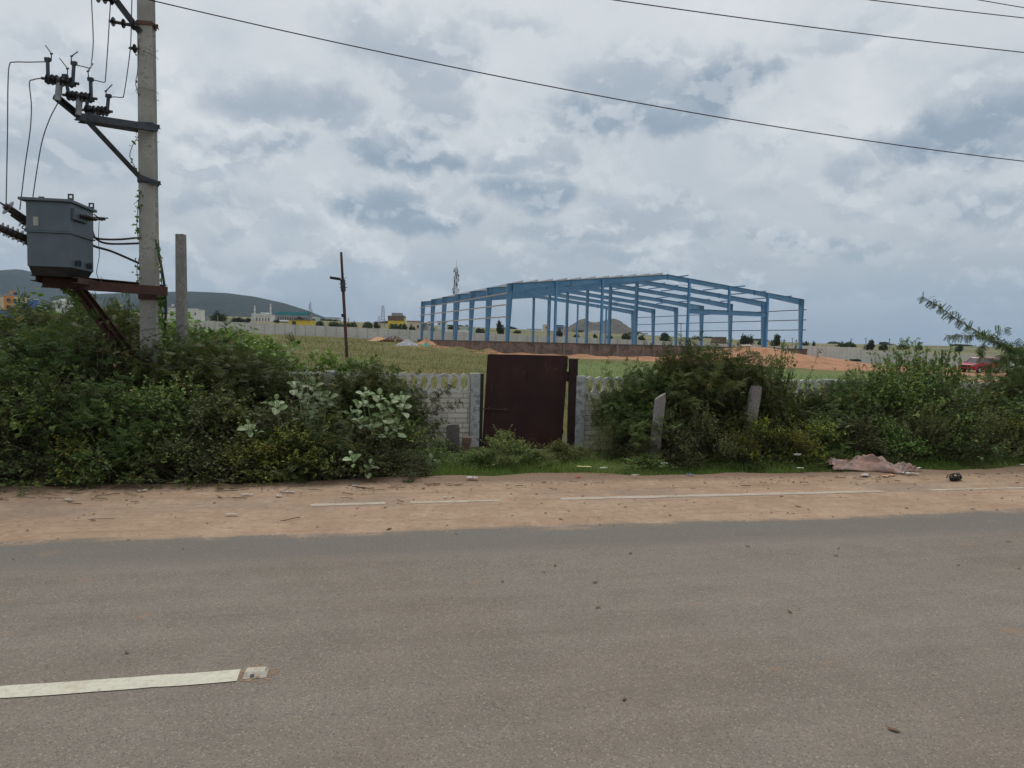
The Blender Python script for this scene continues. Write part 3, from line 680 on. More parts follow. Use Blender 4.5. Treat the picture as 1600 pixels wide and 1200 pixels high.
def long_wall(p0, p1, label, m, h=2.05, pm_=None, step=2.1):
    A = Vector((p0[0], p0[1], 0)); B = Vector((p1[0], p1[1], 0)); L = (B-A).length; X = (B-A)/L; Y = Vector((-X.y, X.x, 0))
    t_ = thing('boundary_wall', (A.x, A.y, gzp(A)), label, 'wall', rz=math.atan2(X.y, X.x))
    n = max(1, int(L/step)); mb = MB(); hs = []
    for i in range(n):
        a = A + X*(L*i/n); b = A + X*(L*(i+1)/n); z = min(gzp(a), gzp(b)); zt = (gzp(a)+gzp(b))/2 + h
        mb.box(((a+b)/2) + UP*((z-.3+zt)/2), L/n-.10, .06, zt-z+.3, X, Y)
    obj('wall_panel', mb, m, t_)
    for i in range(n+1):
        a = A + X*(L*i/n); z = gzp(a); pb = MB()
        pb.box(a + UP*(z+h/2-.1), .13, .15, h+.34, X, Y)
        obj('post', pb, pm_ or M['girt'], t_)
    return t_
def g2(px, d): p = G(px, d); return (p.x, p.y)
long_wall(g2(200, 146), g2(640, 138), 'long grey precast panel wall across the back of the grass field', pmat)
long_wall(g2(640, 138), g2(1010, 148), 'grey precast panel wall seen behind the left half of the blue shed', pmat)
long_wall(g2(1010, 148), g2(1240, 122), 'pale panel wall seen through the right half of the blue shed', pmat_r)
long_wall(g2(1240, 122), g2(1344, 108), 'taller pale panel wall just right of the blue shed corner', pmat_r, 2.35, M['white_paint'])
long_wall(g2(1344.5, 108), g2(1900, 92), 'pale panel wall stretching behind the red car', pmat_r, 2.0)

# ------------------------------------------------------------------ roadside wall with the row of rings, and the gate
WD = 10.8
def stone_mat():
    def b(t):
        x, y, z = t.sep(OC(t)); v = t.comb(x, z, 0)
        def br(w, h, off):
            n = t.node('ShaderNodeTexBrick'); t.l.new(v, n.inputs[0])
            for i, val in (('Color1', (.62, .57, .48, 1)), ('Color2', (.50, .455, .39, 1)), ('Mortar', (.24, .20, .16, 1)), ('Scale', 1), ('Mortar Size', .005), ('Brick Width', w), ('Row Height', h), ('Mortar Smooth', .3)): n.inputs[i].default_value = val
            n.offset = off; n.squash = 1.6; n.squash_frequency = 3; return n
        b1 = br(.19, .076, .37)
        n = t.noise(v, 3, 5, .7); n2 = t.noise(v, 30, 4, .6)
        c = t.mix(t.m('MULTIPLY', t.ss(n, .5, .68), .6), b1.outputs[0], (.24, .205, .165)); c = t.mix(t.m('MULTIPLY', t.ss(n2, .5, .7), .3), c, (.52, .49, .43))
        return pbsdf(t, c, .93, 0, .2, t.m('SUBTRACT', t.m('MULTIPLY', n2, .25), b1.outputs[1]), .9, .012)
    return mat('stone_panel', b)
SM = stone_mat()
M['ring_concrete'] = worn('ring_concrete', (.46, .44, .40), (.60, .575, .53), 5, .92, c3=(.16, .155, .145), s3=22, thr=(.50, .60), bstr=.5)
M['post_concrete'] = worn('post_concrete', (.33, .33, .32), (.46, .455, .44), 4, .9, c3=(.12, .125, .12), s3=13, thr=(.47, .58), bstr=.5)
def wall_bay(root, p0, X, Y, L, ztop, fill=0):
    """one bay: four planks below, ring row on top"""
    zr = ztop-.295
    for k in range(5):
        mb = MB(); mb.box(p0 + X*L/2 + UP*(zr-.30*(k+.5)-.012*0), L-.004, .045, .296, X, Y); obj('stone_plank', mb, SM, root)
    mb = MB(); pitch = .152; n = int(L/pitch); x0 = (L-n*pitch)/2; N = 20
    mb.box(p0+X*L/2+UP*(zr+.012), L-.004, .05, .024, X, Y)
    for i in range(n):
        c = p0 + X*(x0+pitch*(i+.5)) + UP*(zr+.155); ro = [(.098*math.cos(2*math.pi*k/N), .142*math.sin(2*math.pi*k/N)) for k in range(N)]
        if True:
            vs = []
            for yy in (-.021, .021):
                for rx, rz in ((1, 1), (.62, .74)):
                    vs += [c + X*(q[0]*rx*(.87)) + UP*(q[1]*rz) + Y*(yy + .0012*(i % 2)) for q in ro]
            fs = []
            for k in range(N):
                k2 = (k+1) % N
                fs += [(k, k2, N+k2, N+k), (2*N+k, 3*N+k, 3*N+k2, 2*N+k2), (k, 2*N+k, 2*N+k2, k2), (N+k, N+k2, 3*N+k2, 3*N+k)]
            mb.add(vs, fs)
        # solid web between rings, low and high
        e = c - X*pitch/2
        mb.prism([(-.05, -.14), (.05, -.14), (.012, -.05), (-.012, -.05)], e - Y*.018, X, UP, Y, .036)
        mb.prism([(-.035, .125), (-.01, .04), (.01, .04), (.035, .125), (0, .115)], e - Y*.018, X, UP, Y, .036)
    obj('ring_panel', mb, M['ring_concrete'], root)
def near_wall(pa, pb, label, bays, ztops, flip):
    A = Vector((pa[0], pa[1], 0)); B = Vector((pb[0], pb[1], 0)); X = (B-A).normalized(); Y = Vector((-X.y, X.x, 0))
    t_ = thing('ring_top_wall', (A.x, A.y, gzp(A)), label, 'wall', rz=math.atan2(X.y, X.x)); L = 2.0
    p = A.copy()
    for i in range(bays):
        mb = MB(); q = p - X*.075
        mb.box(q + UP*(ztops/2-.2), .145, .15, ztops+.42, X, Y); obj('post', mb, M['post_concrete'], t_, bevel=.008)
        wall_bay(t_, p + UP*0, X, Y, L, ztops-.0, i); p = p + X*(L+.15)
    mb = MB(); mb.box(p - X*.075 + UP*(ztops/2-.2), .145, .15, ztops+.42, X, Y)
    if flip: obj('post', mb, M['post_concrete'], t_, bevel=.008)
    return t_
lp = at(750, 584, WD); rp = at(899, 588, WD+.02)
near_wall((lp.x-6.45, lp.y+.02), (lp.x, lp.y), 'grey precast wall with a row of rings on top, left of the red gate', 3, lp.z, True)
near_wall((rp.x+.15, rp.y), (rp.x+10, rp.y+.02), 'grey precast ring topped wall half buried in bushes right of the red gate', 5, rp.z, True)
# gate
gl_, gr_ = at(758, 553.5, WD-.10), at(880, 557.5, WD+.02)
gx = (gr_-gl_); gx.z = 0; gw = gx.length; gx.normalize(); gy = Vector((-gx.y, gx.x, 0))
gdir = (at(872, 712, WD) - at(883, 558, WD)); gdir = -gdir; gup = Vector((0, 0, 1)) + gx*.040
zb = gzp(gl_)+.02; gh = gl_.z-zb
gate = thing('metal_gate', (gl_.x, gl_.y, zb), 'dark red sheet metal gate leaf closing the gap in the wall', 'gate', rz=math.atan2(gx.y, gx.x))
def gp(u, v, w=0): return Vector((gl_.x, gl_.y, zb)) + gx*u + gup*v + gy*w
mb = MB()
for (v0, v1) in ((0, gh*.415), (gh*.415+.004, gh)):
    nu, nv = 16, 8; b0 = len(mb.v)
    for j in range(nv+1):
        for i in range(nu+1):
            mb.v.append(tuple(gp(gw*i/nu, v0+(v1-v0)*j/nv, .006*math.sin(i*1.1+j)*math.sin(math.pi*i/nu)*math.sin(math.pi*j/nv)+(.004 if v0 else 0))))
    fs = [(b0+j*(nu+1)+i, b0+j*(nu+1)+i+1, b0+(j+1)*(nu+1)+i+1, b0+(j+1)*(nu+1)+i) for j in range(nv) for i in range(nu)]
    mb.f += fs; mb.mi += [0]*len(fs)
obj('sheet_panel', mb, M['gate_red'], gate, smooth=True)
mb = MB()
for a, b in (((0, 0), (0, gh)), ((gw, 0), (gw, gh)), ((.02, 0), (gw-.02, 0)), ((.02, gh-.012), (gw-.02, gh-.012)), ((.02, gh*.42), (gw-.02, gh*.42)), ((gw/2, .03), (gw/2, gh-.03))):
    back = .022
    mb.beam(gp(*a, back), gp(*b, back), .034, .034, gy)
obj('gate_frame', mb, M['gate_frame'], gate)
mb = MB(); mb.tube([gp(-.05, gh*.418, -.03), gp(.34, gh*.412, -.03)], .009, 6); mb.box(gp(.05, gh*.417, -.02), .03, .03, .05, gx, gy); mb.box(gp(.30, gh*.412, -.02), .03, .03, .05, gx, gy)
obj('bolt', mb, M['rust'], gate)
mb = MB(); mb.tube([gp(.075, gh*.735, -.005), gp(.072, gh*.735, -.04), gp(.072, gh*.60, -.04), gp(.075, gh*.60, -.005)], .008, 6); obj('handle', mb, M['rust'], gate)
for vv in (.78,):
    mb = MB(); mb.box(gp(gw+.022, gh*vv, -.0), .07, .03, .15, gx, gy); mb.box(gp(gw+.07, gh*vv, .0), .05, .02, .035, gx, gy); obj('latch_plate', mb, M['gate_red'], gate)
rng2 = random.Random(5)
for v in (.15, .86):
    mb = MB(); mb.tube([gp(gw+.01, gh*v, .02), gp(gw+.01, gh*v+.09, .02)], .016, 8); obj('hinge', mb, M['gate_frame'], gate)
def leaning_post(name, ptop, pbot, d, w, th, m, label, cat, dn=.3, taper=1.0, group=None, cap=0, dt=0):
    a = at(*ptop, d+dt); b = at(*pbot, d); dr = (a-b).normalized()
    g = gzp(b); b = b + dr*((g-dn-b.z)/dr.z)
    t_ = thing(name, (b.x, b.y, g), label, cat, group); X = Vector((cy_, -sy_, 0)); X = (X-dr*X.dot(dr)).normalized(); Y = dr.cross(X).normalized()
    mb = MB(); A = [b-X*w/2-Y*th/2, b+X*w/2-Y*th/2, b+X*w/2+Y*th/2, b-X*w/2+Y*th/2]
    T = [a-X*w/2*taper-Y*th/2*taper, a+X*w/2*taper-Y*th/2*taper+dr*cap, a+X*w/2*taper+Y*th/2*taper+dr*cap, a-X*w/2*taper+Y*th/2*taper]
    mb.hexa(A+T); return t_, mb, a, b, dr
t_, mb, a, b, dr = leaning_post('gate_post', (896, 561), (892.5, 700), WD+.02, .135, .10, M['gate_frame'], 'thick dark rusty steel post right of the gate leaf', 'gate post', .05)
obj('post_body', mb, M['gate_frame'], t_, bevel=.006)
mb = MB(); mb.box(a, .17, .12, .008, (cy_, -sy_, 0), (sy_, cy_, 0)); obj('cap', mb, M['rust'], t_)
t_, mb, a, b, dr = leaning_post('gate_post', (753, 584), (750, 690), WD-.03, .06, .06, M['gate_frame'], 'thin black steel post between the gate leaf and the concrete post', 'gate post', .05)
obj('post_body', mb, M['black'], t_)
# granite posts in the bushes, stump before the wall
def rough_post(ptop, pmid, d, w, th, label, m, chip=.5, seed=0, name='stone_post'):
    a = at(*ptop, d); b = at(*pmid, d); dr = (a-b).normalized(); g = gzp(b); b = b + dr*((g-.2-b.z)/dr.z)
    t_ = thing(name, (b.x, b.y, g), label, 'stone post'); r = random.Random(seed)
    X = Vector((cy_, -sy_, 0)); X = (X-dr*X.dot(dr)).normalized(); Y = dr.cross(X).normalized(); n = 12; mb = MB(); L = (a-b).length; N = 8
    cs = [(-1, -.9), (0, -1.02), (1, -.9), (1.03, 0), (1, .95), (0, 1), (-1, .95), (-1.02, 0)]
    for j in range(n+1):
        s = j/n; tw = 1.12-.22*s
        for k, (cx, cyy) in enumerate(cs):
            q = b + dr*L*s + X*cx*w/2*tw*(1+r.uniform(-.07, .07)) + Y*cyy*th/2*tw*(1+r.uniform(-.07, .07))
            if j == n: q -= dr*(chip*w*(.5-.5*cx)+r.uniform(0, .02)) ; q -= X*cx*w*.06
            mb.v.append(tuple(q))
    mb.f = [(j*N+k, j*N+(k+1) % N, (j+1)*N+(k+1) % N, (j+1)*N+k) for j in range(n) for k in range(N)] + [tuple(n*N+k for k in range(N))]; mb.mi = [0]*len(mb.f)
    obj('shaft', mb, m, t_, smooth=False); return t_
rough_post((1033, 613), (1024, 690), 9.55, .135, .12, 'leaning rough granite post with a slanted top at the edge of the bushes', M['granite'], .55, 1)
rough_post((1182, 602), (1174, 650), 10.0, .15, .13, 'shorter flat topped granite post half hidden in the bushes', M['granite'], .05, 2)
rough_post((708, 661), (707, 700), 9.9, .185, .15, 'short dark broken concrete stump in front of the ring topped wall', worn('dark_stump', (.09, .08, .075), (.15, .135, .12), 6, .95, c3=(.05, .045, .04), s3=30, thr=(.5, .6), bstr=.7), .1, 3, 'concrete_stump')
p_ = G(731, 10.0); t_ = thing('broken_brick', (p_.x, p_.y, gzp(p_)), 'reddish brown broken slab leaning by the wall post left of the gate', 'brick slab')
mb = MB(); mb.box(p_+UP*.12, .13, .05, .30, (cy_, -sy_, 0), (sy_, cy_, .2), (.12, 0, 1)); obj('slab', mb, worn('dull_slab', (.13, .08, .06), (.18, .115, .085), 9, .95), t_, bevel=.01)
# stone wall pillar with brick face right of the gate stays part of the wall

# ------------------------------------------------------------------ transformer pole
PD = 9.5
pb_ = at(235, 540, PD); pt = at(228.3, 0, PD); pdr = (pt-pb_).normalized()
pb0 = pb_ + pdr*((gzp(pb_)-.2-pb_.z)/pdr.z); ptop = pb_ + pdr*((7.4-pb_.z)/pdr.z)
PX = Vector((math.cos(-YAW+.16), math.sin(-YAW+.16), 0)); PYv = Vector((-PX.y, PX.x, 0))
pole = thing('transformer_pole', (pb0.x, pb0.y, gzp(pb0)), 'tall square concrete pole carrying the transformer bracket above the left bushes', 'pole')
def along(py): # point on the pole axis at photo height py
    q = at(232, py, PD); return pb0 + pdr*((q.z-pb0.z)/pdr.z)
def ppos(z, dx=0, dy=0): return pb0 + pdr*((z-pb0.z)/pdr.z) + PX*dx + PYv*dy
mb = MB(); w0, w1 = .215, .165; h0, h1 = .2, .15; fl_ = .032
def sect(c, w, h):    # I-shaped pole: broad faces with a shallow groove on the side
    pts = [(-w/2, -h/2), (w/2, -h/2), (w/2, -h/2+fl_), (w/2-.022, -h/2+fl_+.02), (w/2-.022, h/2-fl_-.02), (w/2, h/2-fl_), (w/2, h/2), (-w/2, h/2), (-w/2, h/2-fl_), (-w/2+.022, h/2-fl_-.02), (-w/2+.022, -h/2+fl_+.02), (-w/2, -h/2+fl_)]
    return [c + PX*p[0] + PYv*p[1] for p in pts]
vs = sect(pb0, w0, h0) + sect(ptop, w1, h1)
mb.add(vs, [tuple(range(11, -1, -1)), tuple(range(12, 24))] + [(i, (i+1) % 12, 12+(i+1) % 12, 12+i) for i in range(12)])
obj('shaft', mb, M['concrete_pole'], pole, bevel=.004)
def strap(py, m, hgt=.045, ext=.03):
    c = along(py); s = (c.z-pb0.z)/(ptop.z-pb0.z); w = w0+(w1-w0)*s; h = h0+(h1-h0)*s; mb = MB()
    mb.box(c-PYv*(h/2+.006), w+.02, .01, hgt, PX, PYv); mb.box(c+PYv*(h/2+.006), w+.02, .01, hgt, PX, PYv)
    for q in (-1, 1): mb.box(c+PX*q*(w/2+.006), .01, h, hgt, PX, PYv)
    mb.tube([c+PX*(w/2+.03)-PYv*(h/2+.01), c+PX*(w/2+.03)+PYv*(h/2+.01)], .008, 6); mb.box(c+PX*(w/2+.03), .05, .02, hgt, PX, PYv)
    obj('strap', mb, m, pole)
strap(40, M['red_rust'], .05); strap(197, M['dark_steel'], .05); strap(285, M['dark_steel'], .05); strap(462, M['rust'], .11)
r = random.Random(8)
for py in (83, 150, 212, 520):
    c = along(py); mb = MB(); pts = [c + PX*.125*math.cos(k*.6)*1.1 + PYv*.115*math.sin(k*.6)*1.1 + UP*(.06*math.sin(k*.3+py)+r.uniform(-.01, .01)) for k in range(12)]
    mb.tube(pts, .003, 4); obj('tie_wire', mb, M['wire'], pole)
# upper bracket: arms, angle and brace
bracket = thing('fuse_bracket', along(192), 'steel angle bracket with brace holding the three fuse units on the pole', 'bracket')
mb = MB(); mb.channel(at(118, 181, 8.72), at(246, 200, 9.42), .085, .05, .01); mb.channel(at(124, 186, 8.9), at(244, 206, 9.62), .075, .045, .01); obj('arm', mb, M['dark_steel'], bracket)
mb = MB(); mb.angle(at(86, 151, 8.5), at(124, 182, 8.8), .065, .01); obj('outer_arm', mb, M['dark_steel'], bracket)
mb = MB(); mb.channel(at(134, 186, 8.8), at(216, 274, 9.38), .06, .05, .01, up=Vector((.6, 0, .8))); mb.beam(at(216, 275, 9.4), at(248, 288, 9.38), .05, .06); obj('brace', mb, M['dark_steel'], bracket)
def insul(mb, p0, p1, n, r0, r1, ends=True):
    prof = [(0, r0)]
    for i in range(n):
        f = .12+.76*i/(max(1, n-1)) if n > 1 else .5; w = .11/n if n < 5 else .2/n
        prof += [(f-w*.55, r0*1.05), (f-w*.1, r1), (f+w*.1, r1*.97), (f+w*.2, r0*1.1)]
    prof += [(1, r0)]
    mb.lathe(p0, p1, prof, 14)
def fuse(sh, posts, ped, d, horns, label):
    t_ = thing('fuse_unit', at(*ped[1], d), label, 'fuse', 'fuse units on the pole bracket')
    a, b = at(*sh[0], d), at(*sh[1], d)
    mb = MB(); mb.tube([a, b], .017, 8); obj('shaft', mb, M['dark_steel'], t_)
    ins = MB(); L = lambda f: a.lerp(b, f)
    insul(ins, L(.14), L(.45), 3, .018, .062); insul(ins, L(.53), L(.84), 3, .018, .062); obj('insulator', ins, M['porcelain'], t_, smooth=False)
    mb = MB(); mb.lathe(L(.46), L(.52), [(0, .045), (.5, .05), (1, .045)], 10); obj('clamp', mb, M['dark_steel'], t_)
    mb = MB(); mb.tube([at(*ped[0], d), at(*ped[1], d)], [.038, .034], 10); obj('pedestal', mb, M['galv'], t_)
    for (q0, q1) in posts:
        mb = MB(); p0, p1 = at(*q0, d), at(*q1, d); x = (p1-p0).normalized()
        mb.tube([p0, p1], .021, 8); mb.box(p0, .06, .04, .04, R0, Vector((sy_, cy_, 0)), x); mb.box(p1, .055, .05, .04, R0, Vector((sy_, cy_, 0)), x); obj('fuse_post', mb, M['dark_steel'], t_)
    for h in horns:
        mb = MB(); mb.tube([at(*q, d) for q in h], .0065, 5); mb.tube([at(h[1][0]-2, h[1][1]+.5, d), at(h[1][0]+2, h[1][1]-.5, d)], .01, 5); obj('arcing_horn', mb, M['wire'], t_)
    return t_
fuse(((65, 122), (123, 131)), [((74.5, 93), (75, 127)), ((115.5, 99), (113.5, 132))], ((94, 122), (90, 157)), 8.52, [[(80, 95), (80.5, 84), (71, 71)], [(111, 98), (112, 87.5), (122, 80.5)]], 'outermost fuse unit at the free end of the bracket, with two arcing horns')
fuse(((98, 148), (151.5, 154.5)), [((102, 119), (107.5, 149)), ((141.5, 124), (142.5, 156))], ((124.5, 148), (122.5, 180)), 8.7, [[(105.5, 119), (105.5, 107), (93, 91)], [(138.5, 123), (137.5, 111), (145.5, 99)]], 'middle fuse unit of the three on the pole bracket')
fuse(((127, 171.5), (175.5, 174.5)), [((136, 157), (136, 172)), ((169.5, 150), (167.5, 174))], ((151, 172), (150, 186)), 8.95, [[(166, 150), (165.5, 142), (175.5, 132)]], 'fuse unit nearest the pole, lowest of the three on the bracket')
# wires near the pole
def spl(P, n=10):
    P = [Vector(p) for p in P]; Q = [P[0]*2-P[1]] + P + [P[-1]*2-P[-2]]; o = []
    for i in range(1, len(Q)-2):
        for k in range(n):
            t = k/n; a, b, c, d = Q[i-1], Q[i], Q[i+1], Q[i+2]
            o.append(.5*((2*b)+(c-a)*t+(2*a-5*b+4*c-d)*t*t+(3*b-a-3*c+d)*t**3))
    return o+[P[-1]]
def jump(name, pts, r, m, label, cat='wire', n=8, group=None):
    P = [at(*p) for p in pts]; mb = MB(); mb.tube(spl(P, n), r, 6)
    o = obj(name, mb, m, None, loc=P[-1], smooth=True); return tag(o, label, cat, group)
jump('jumper_wire', [(142, -60, 9.3), (143, 0, 9.2), (145, 40, 9), (145.5, 70, 8.9), (143, 98, 8.7), (141, 106, 8.6), (130, 104, 8.55), (117, 101, 8.52)], .0065, M['wire'], 'thin wire dropping from the frame top to the outermost fuse unit')
jump('jumper_wire', [(173, -60, 9.3), (172.5, 0, 9.3), (171, 30, 9.2), (168, 80, 9), (165, 120, 8.8), (163.5, 128, 8.75), (155, 127, 8.7), (143, 124, 8.7)], .0065, M['wire'], 'thin wire dropping to the middle fuse unit on the bracket')
jump('jumper_wire', [(207, -60, 9.4), (206, 0, 9.4), (204.5, 62, 9.4), (203, 82, 9.35), (198, 120, 9.2), (193.5, 148, 9), (191, 152, 9), (181, 151.5, 8.97), (169.5, 151.5, 8.95)], .0065, M['wire'], 'thin wire hugging the pole down to the lowest fuse unit')
TDp = 8.35
jump('jumper_wire', [(74, 96.5, 8.52), (45, 97, 8.4), (22, 97, 8.3), (15, 101, 8.25), (12.5, 130, 8.2), (11.5, 220, 8.15), (9.5, 320, 8.1)], .0065, M['wire'], 'outer looping wire from the fuses down to the upper transformer bushing')
jump('jumper_wire', [(65, 122, 8.5), (52, 124.5, 8.45), (46, 130, 8.4), (49, 165, 8.35), (47, 205, 8.3), (39, 260, 8.3), (31, 328, 8.25)], .0065, M['wire'], 'middle curved wire from the fuses down to the transformer bushings')
jump('jumper_wire', [(92, 158, 8.6), (78, 185, 8.6), (66, 220, 8.6), (57, 270, 8.6), (48, 332, 8.6)], .0065, M['wire'], 'inner wire slanting from the bracket end down behind the transformer lid')
# strain insulators beside the pole, upper brace and cross arm
for i, (p0, p1, n, d, lb_) in enumerate([((172, 33), (214, 41), 3, 9.35, 'three disc insulator reaching left from the pole near the top of the picture'), ((203, 75), (218, 77), 1, 9.42, 'single disc insulator on the left face of the pole below the red strap'), ((150, -4), (178, 1), 3, 9.2, 'disc insulator cut by the top edge of the picture')]):
    t_ = thing('line_insulator', at(*p1, d), lb_, 'insulator'); mb = MB(); insul(mb, at(*p0, d), at(*p1, d), n, .02, .058); obj('discs', mb, M['porcelain'], t_)
    mb = MB(); mb.tube([at(p0[0]-2, p0[1], d), at(p1[0]+3, p1[1]+.5, d)], .01, 6); obj('pin', mb, M['dark_steel'], t_)
xarm = thing('cross_arm', ppos(6.6), 'steel cross arm and thick brace near the pole top', 'cross arm')
mb = MB(); mb.channel(at(181, 0, 9.2), at(219, 50, 9.4), .075, .06, .01, up=Vector((.7, 0, .7))); q = at(181, 0, 9.2); dq = (q-at(219, 50, 9.4)).normalized(); mb.channel(q+dq*.003, q+dq*1.05, .075, .06, .01, up=Vector((.7, 0, .7))); obj('brace', mb, M['dark_steel'], xarm)
mb = MB(); e = q+dq*1.05; mb.channel(ppos(e.z)+PX*.25, Vector((e.x, e.y, e.z)) - PX*.4, .1, .05, .01); obj('arm', mb, M['dark_steel'], xarm)
# creeper on the pole is built with the plants

# overhead lines running along the road
LH = Vector((1, 0, 0))
def line_wire(P0, pxs, label, r=.006, smax=48):
    """wire in the vertical plane through P0 parallel to the road, fitted through photo points"""
    S = []
    for (px, py) in pxs:
        rr = F + CR*((px-800)/FPX) + CU*((600-py)/FPX); k = (P0.y)/rr.y; q = Vector((0, 0, EYE)) + rr*k; S.append((q.x-P0.x, q.z))
    if len(S) == 2:
        (s0, z0), (s1, z1) = S; sag = .0022; c2 = sag; c1 = (z1-z0)/(s1-s0) - c2*(s0+s1); c0 = z0-c1*s0-c2*s0*s0
    else: c2, c1, c0 = np.polyfit([q[0] for q in S], [q[1] for q in S], 2)
    mb = MB(); pts = [Vector((P0.x+s, P0.y, c2*s*s+c1*s+c0)) for s in np.linspace(0, smax, 60)]
    mb.tube(pts, r, 6); o = obj('overhead_wire', mb, M['cable'], None, loc=pts[0], smooth=True); tag(o, label, 'overhead wire')
p0 = ppos(6.2); p0.x -= .2
line_wire(at(215, 0, 9.3), [(240, 3), (640, 88), (955, 153), (1280, 211), (1600, 251)], 'long black overhead wire crossing the whole sky from the pole top', .008)
line_wire(Vector((at(228, 0, 9.5).x, at(228, 0, 9.5).y-.7, 0)), [(960, 0), (1280, 44), (1600, 82)], 'black overhead wire crossing the upper right sky', .008)
line_wire(Vector((at(228, 0, 9.5).x, at(228, 0, 9.5).y-1.4, 0)), [(1360, 0), (1600, 28)], 'second overhead wire cutting the top right corner', .007)
line_wire(Vector((at(228, 0, 9.5).x, at(228, 0, 9.5).y-2.0, 0)), [(1530, 0), (1600, 12)], 'short grey overhead wire in the extreme top right corner', .006)

# ------------------------------------------------------------------ transformer and its platform
plat = thing('transformer_platform', along(455), 'rusty steel channel platform bolted to the pole under the transformer', 'platform')
mb = MB(); mb.channel(at(66, 441, 8.35), at(262, 455, 9.30), .115, .06, .011); obj('channel', mb, M['rust'], plat)
mb = MB(); mb.channel(at(75, 436, 8.75), at(258, 452, 9.72), .115, .06, .011, side=-1); obj('channel', mb, M['rust'], plat)
for (a, b, d0, d1) in (((56, 434), (86, 441), 8.2, 8.95), ((122, 438), (150, 443), 8.25, 9.0)):
    mb = MB(); mb.channel(at(*a, d0), at(*b, d1), .07, .05, .01); obj('cross_channel', mb, M['rust'], plat)
mb = MB(); mb.angle(at(118, 452, 8.55), at(158, 505, 8.95), .07, .011); mb.angle(at(158.6, 505.8, 8.956), at(232, 603, 9.45), .07, .011); obj('brace', mb, M['rust'], plat)
mb = MB(); mb.angle(at(128, 452, 8.85), at(168, 503, 9.2), .06, .011); mb.angle(at(168.6, 503.8, 9.206), at(236, 590, 9.6), .06, .011); obj('brace', mb, M['rust'], plat)
TH = math.radians(-9)     # depth axis of the tank relative to the view axis
dax = Vector((math.sin(YAW+TH), math.cos(YAW+TH), 0)); wax = Vector((dax.y, -dax.x, 0))
c0 = at(110.3, 418, 8.2); TW = .455; TDD = .62
cT = at(110.5, 315, 8.2); zt0 = c0.z; zt1 = cT.z; zl = (zt0+zt1)/2+.02
O = Vector((c0.x, c0.y, 0))
tr = thing('transformer', (O.x, O.y, zt0-.1), 'grey blue box transformer with ribbed bushings on the rusty platform', 'transformer', rz=math.atan2(wax.y, wax.x))
def tp(u, v, z): return O - wax*u + dax*v + UP*z     # u to the left from the near right corner, v backwards
def tbox(mb, u0, u1, v0, v1, za, zb_): return mb.hexa([tp(u0, v0, za), tp(u1, v0, za), tp(u1, v1, za), tp(u0, v1, za), tp(u0, v0, zb_), tp(u1, v0, zb_), tp(u1, v1, zb_), tp(u0, v1, zb_)])
mb = MB(); tbox(mb, 0, TW, 0, TDD, zt0, zl-.008); tbox(mb, -.004, TW+.004, -.004, TDD+.004, zl+.008, zt1-.01); obj('tank', mb, M['tank_paint'], tr, bevel=.006)
mb = MB(); tbox(mb, -.018, TW+.018, -.018, TDD+.018, zl-.008, zl+.008); obj('flange', mb, M['tank_paint'], tr)
mb = MB(); tbox(mb, -.03, TW+.07, -.04, TDD+.05, zt1-.01, zt1+.022); obj('lid', mb, M['tank_paint'], tr, bevel=.004)
for u, v in ((.0, .02), (TW-.02, .3), (.0, TDD-.05)):
    mb = MB(); N = 10; c = tp(u, v, zt1+.05); vs = []
    mb.hexa([tp(u-.03, v, zt1+.022), tp(u+.03, v, zt1+.022), tp(u+.03, v+.012, zt1+.022), tp(u-.03, v+.012, zt1+.022), tp(u-.03, v, zt1+.045), tp(u+.03, v, zt1+.045), tp(u+.03, v+.012, zt1+.045), tp(u-.03, v+.012, zt1+.045)])
    tbox(mb, u-.03, u-.016, v, v+.012, zt1+.045, zt1+.075); tbox(mb, u+.016, u+.03, v, v+.012, zt1+.045, zt1+.075); tbox(mb, u-.03, u+.03, v, v+.012, zt1+.075, zt1+.092)
    obj('lifting_lug', mb, M['dark_steel'], tr)
mb = MB(); mb.hexa([tp(.06, .05, zt0-.10), tp(TW-.03, .05, zt0-.10), tp(TW-.03, TDD-.03, zt0-.10), tp(.06, TDD-.03, zt0-.10), tp(.01, .01, zt0), tp(TW-.01, .01, zt0), tp(TW-.01, TDD-.01, zt0), tp(.01, TDD-.01, zt0)]); obj('base', mb, M['black'], tr)
mb = MB(); tbox(mb, TW-.075, TW-.13, -.012, -.006, zt1-.29, zt1-.19); obj('rating_plate', mb, worn('plate', (.30, .29, .26), (.38, .37, .33), 20, .5, .3), tr)
mb = MB(); mb.box(tp(-.02, .2, zt1-.13), .05, .34, .13, wax, dax); obj('terminal_box', mb, M['tank_paint'], tr, bevel=.004)
for i in range(4):
    mb = MB(); p = tp(-.04, .14+.075*i+.02, zt1-.13); mb.lathe(p, p+wax*.11, [(0, .02), (.2, .028), (.3, .018), (.45, .027), (.55, .017), (.7, .024), (1, .008)], 10); obj('low_bushing', mb, M['porcelain'], tr)
mb = MB(); mb.box(tp(-.14, .48, zt1-.11), .1, .03, .03, wax, dax); mb.tube([tp(-.04, .48, zt1-.09), tp(-.23, .46, zt1-.10)], .008, 6); mb.tube([tp(-.1, .4, zt1-.07), tp(-.13, .55, zt1-.12)], .008, 6); obj('terminal_clamp', mb, M['dark_steel'], tr)
for vv in (.12, .42):
    mb = MB(); mb.box(tp(-.02, vv, zt0+.06), .04, .012, .06, wax, dax); mb.box(tp(-.02, vv+.06, zt0+.06), .04, .012, .06, wax, dax); mb.box(tp(-.034, vv+.03, zt0+.096), .012, .072, .012, wax, dax); obj('foot_lug', mb, M['dark_steel'], tr)
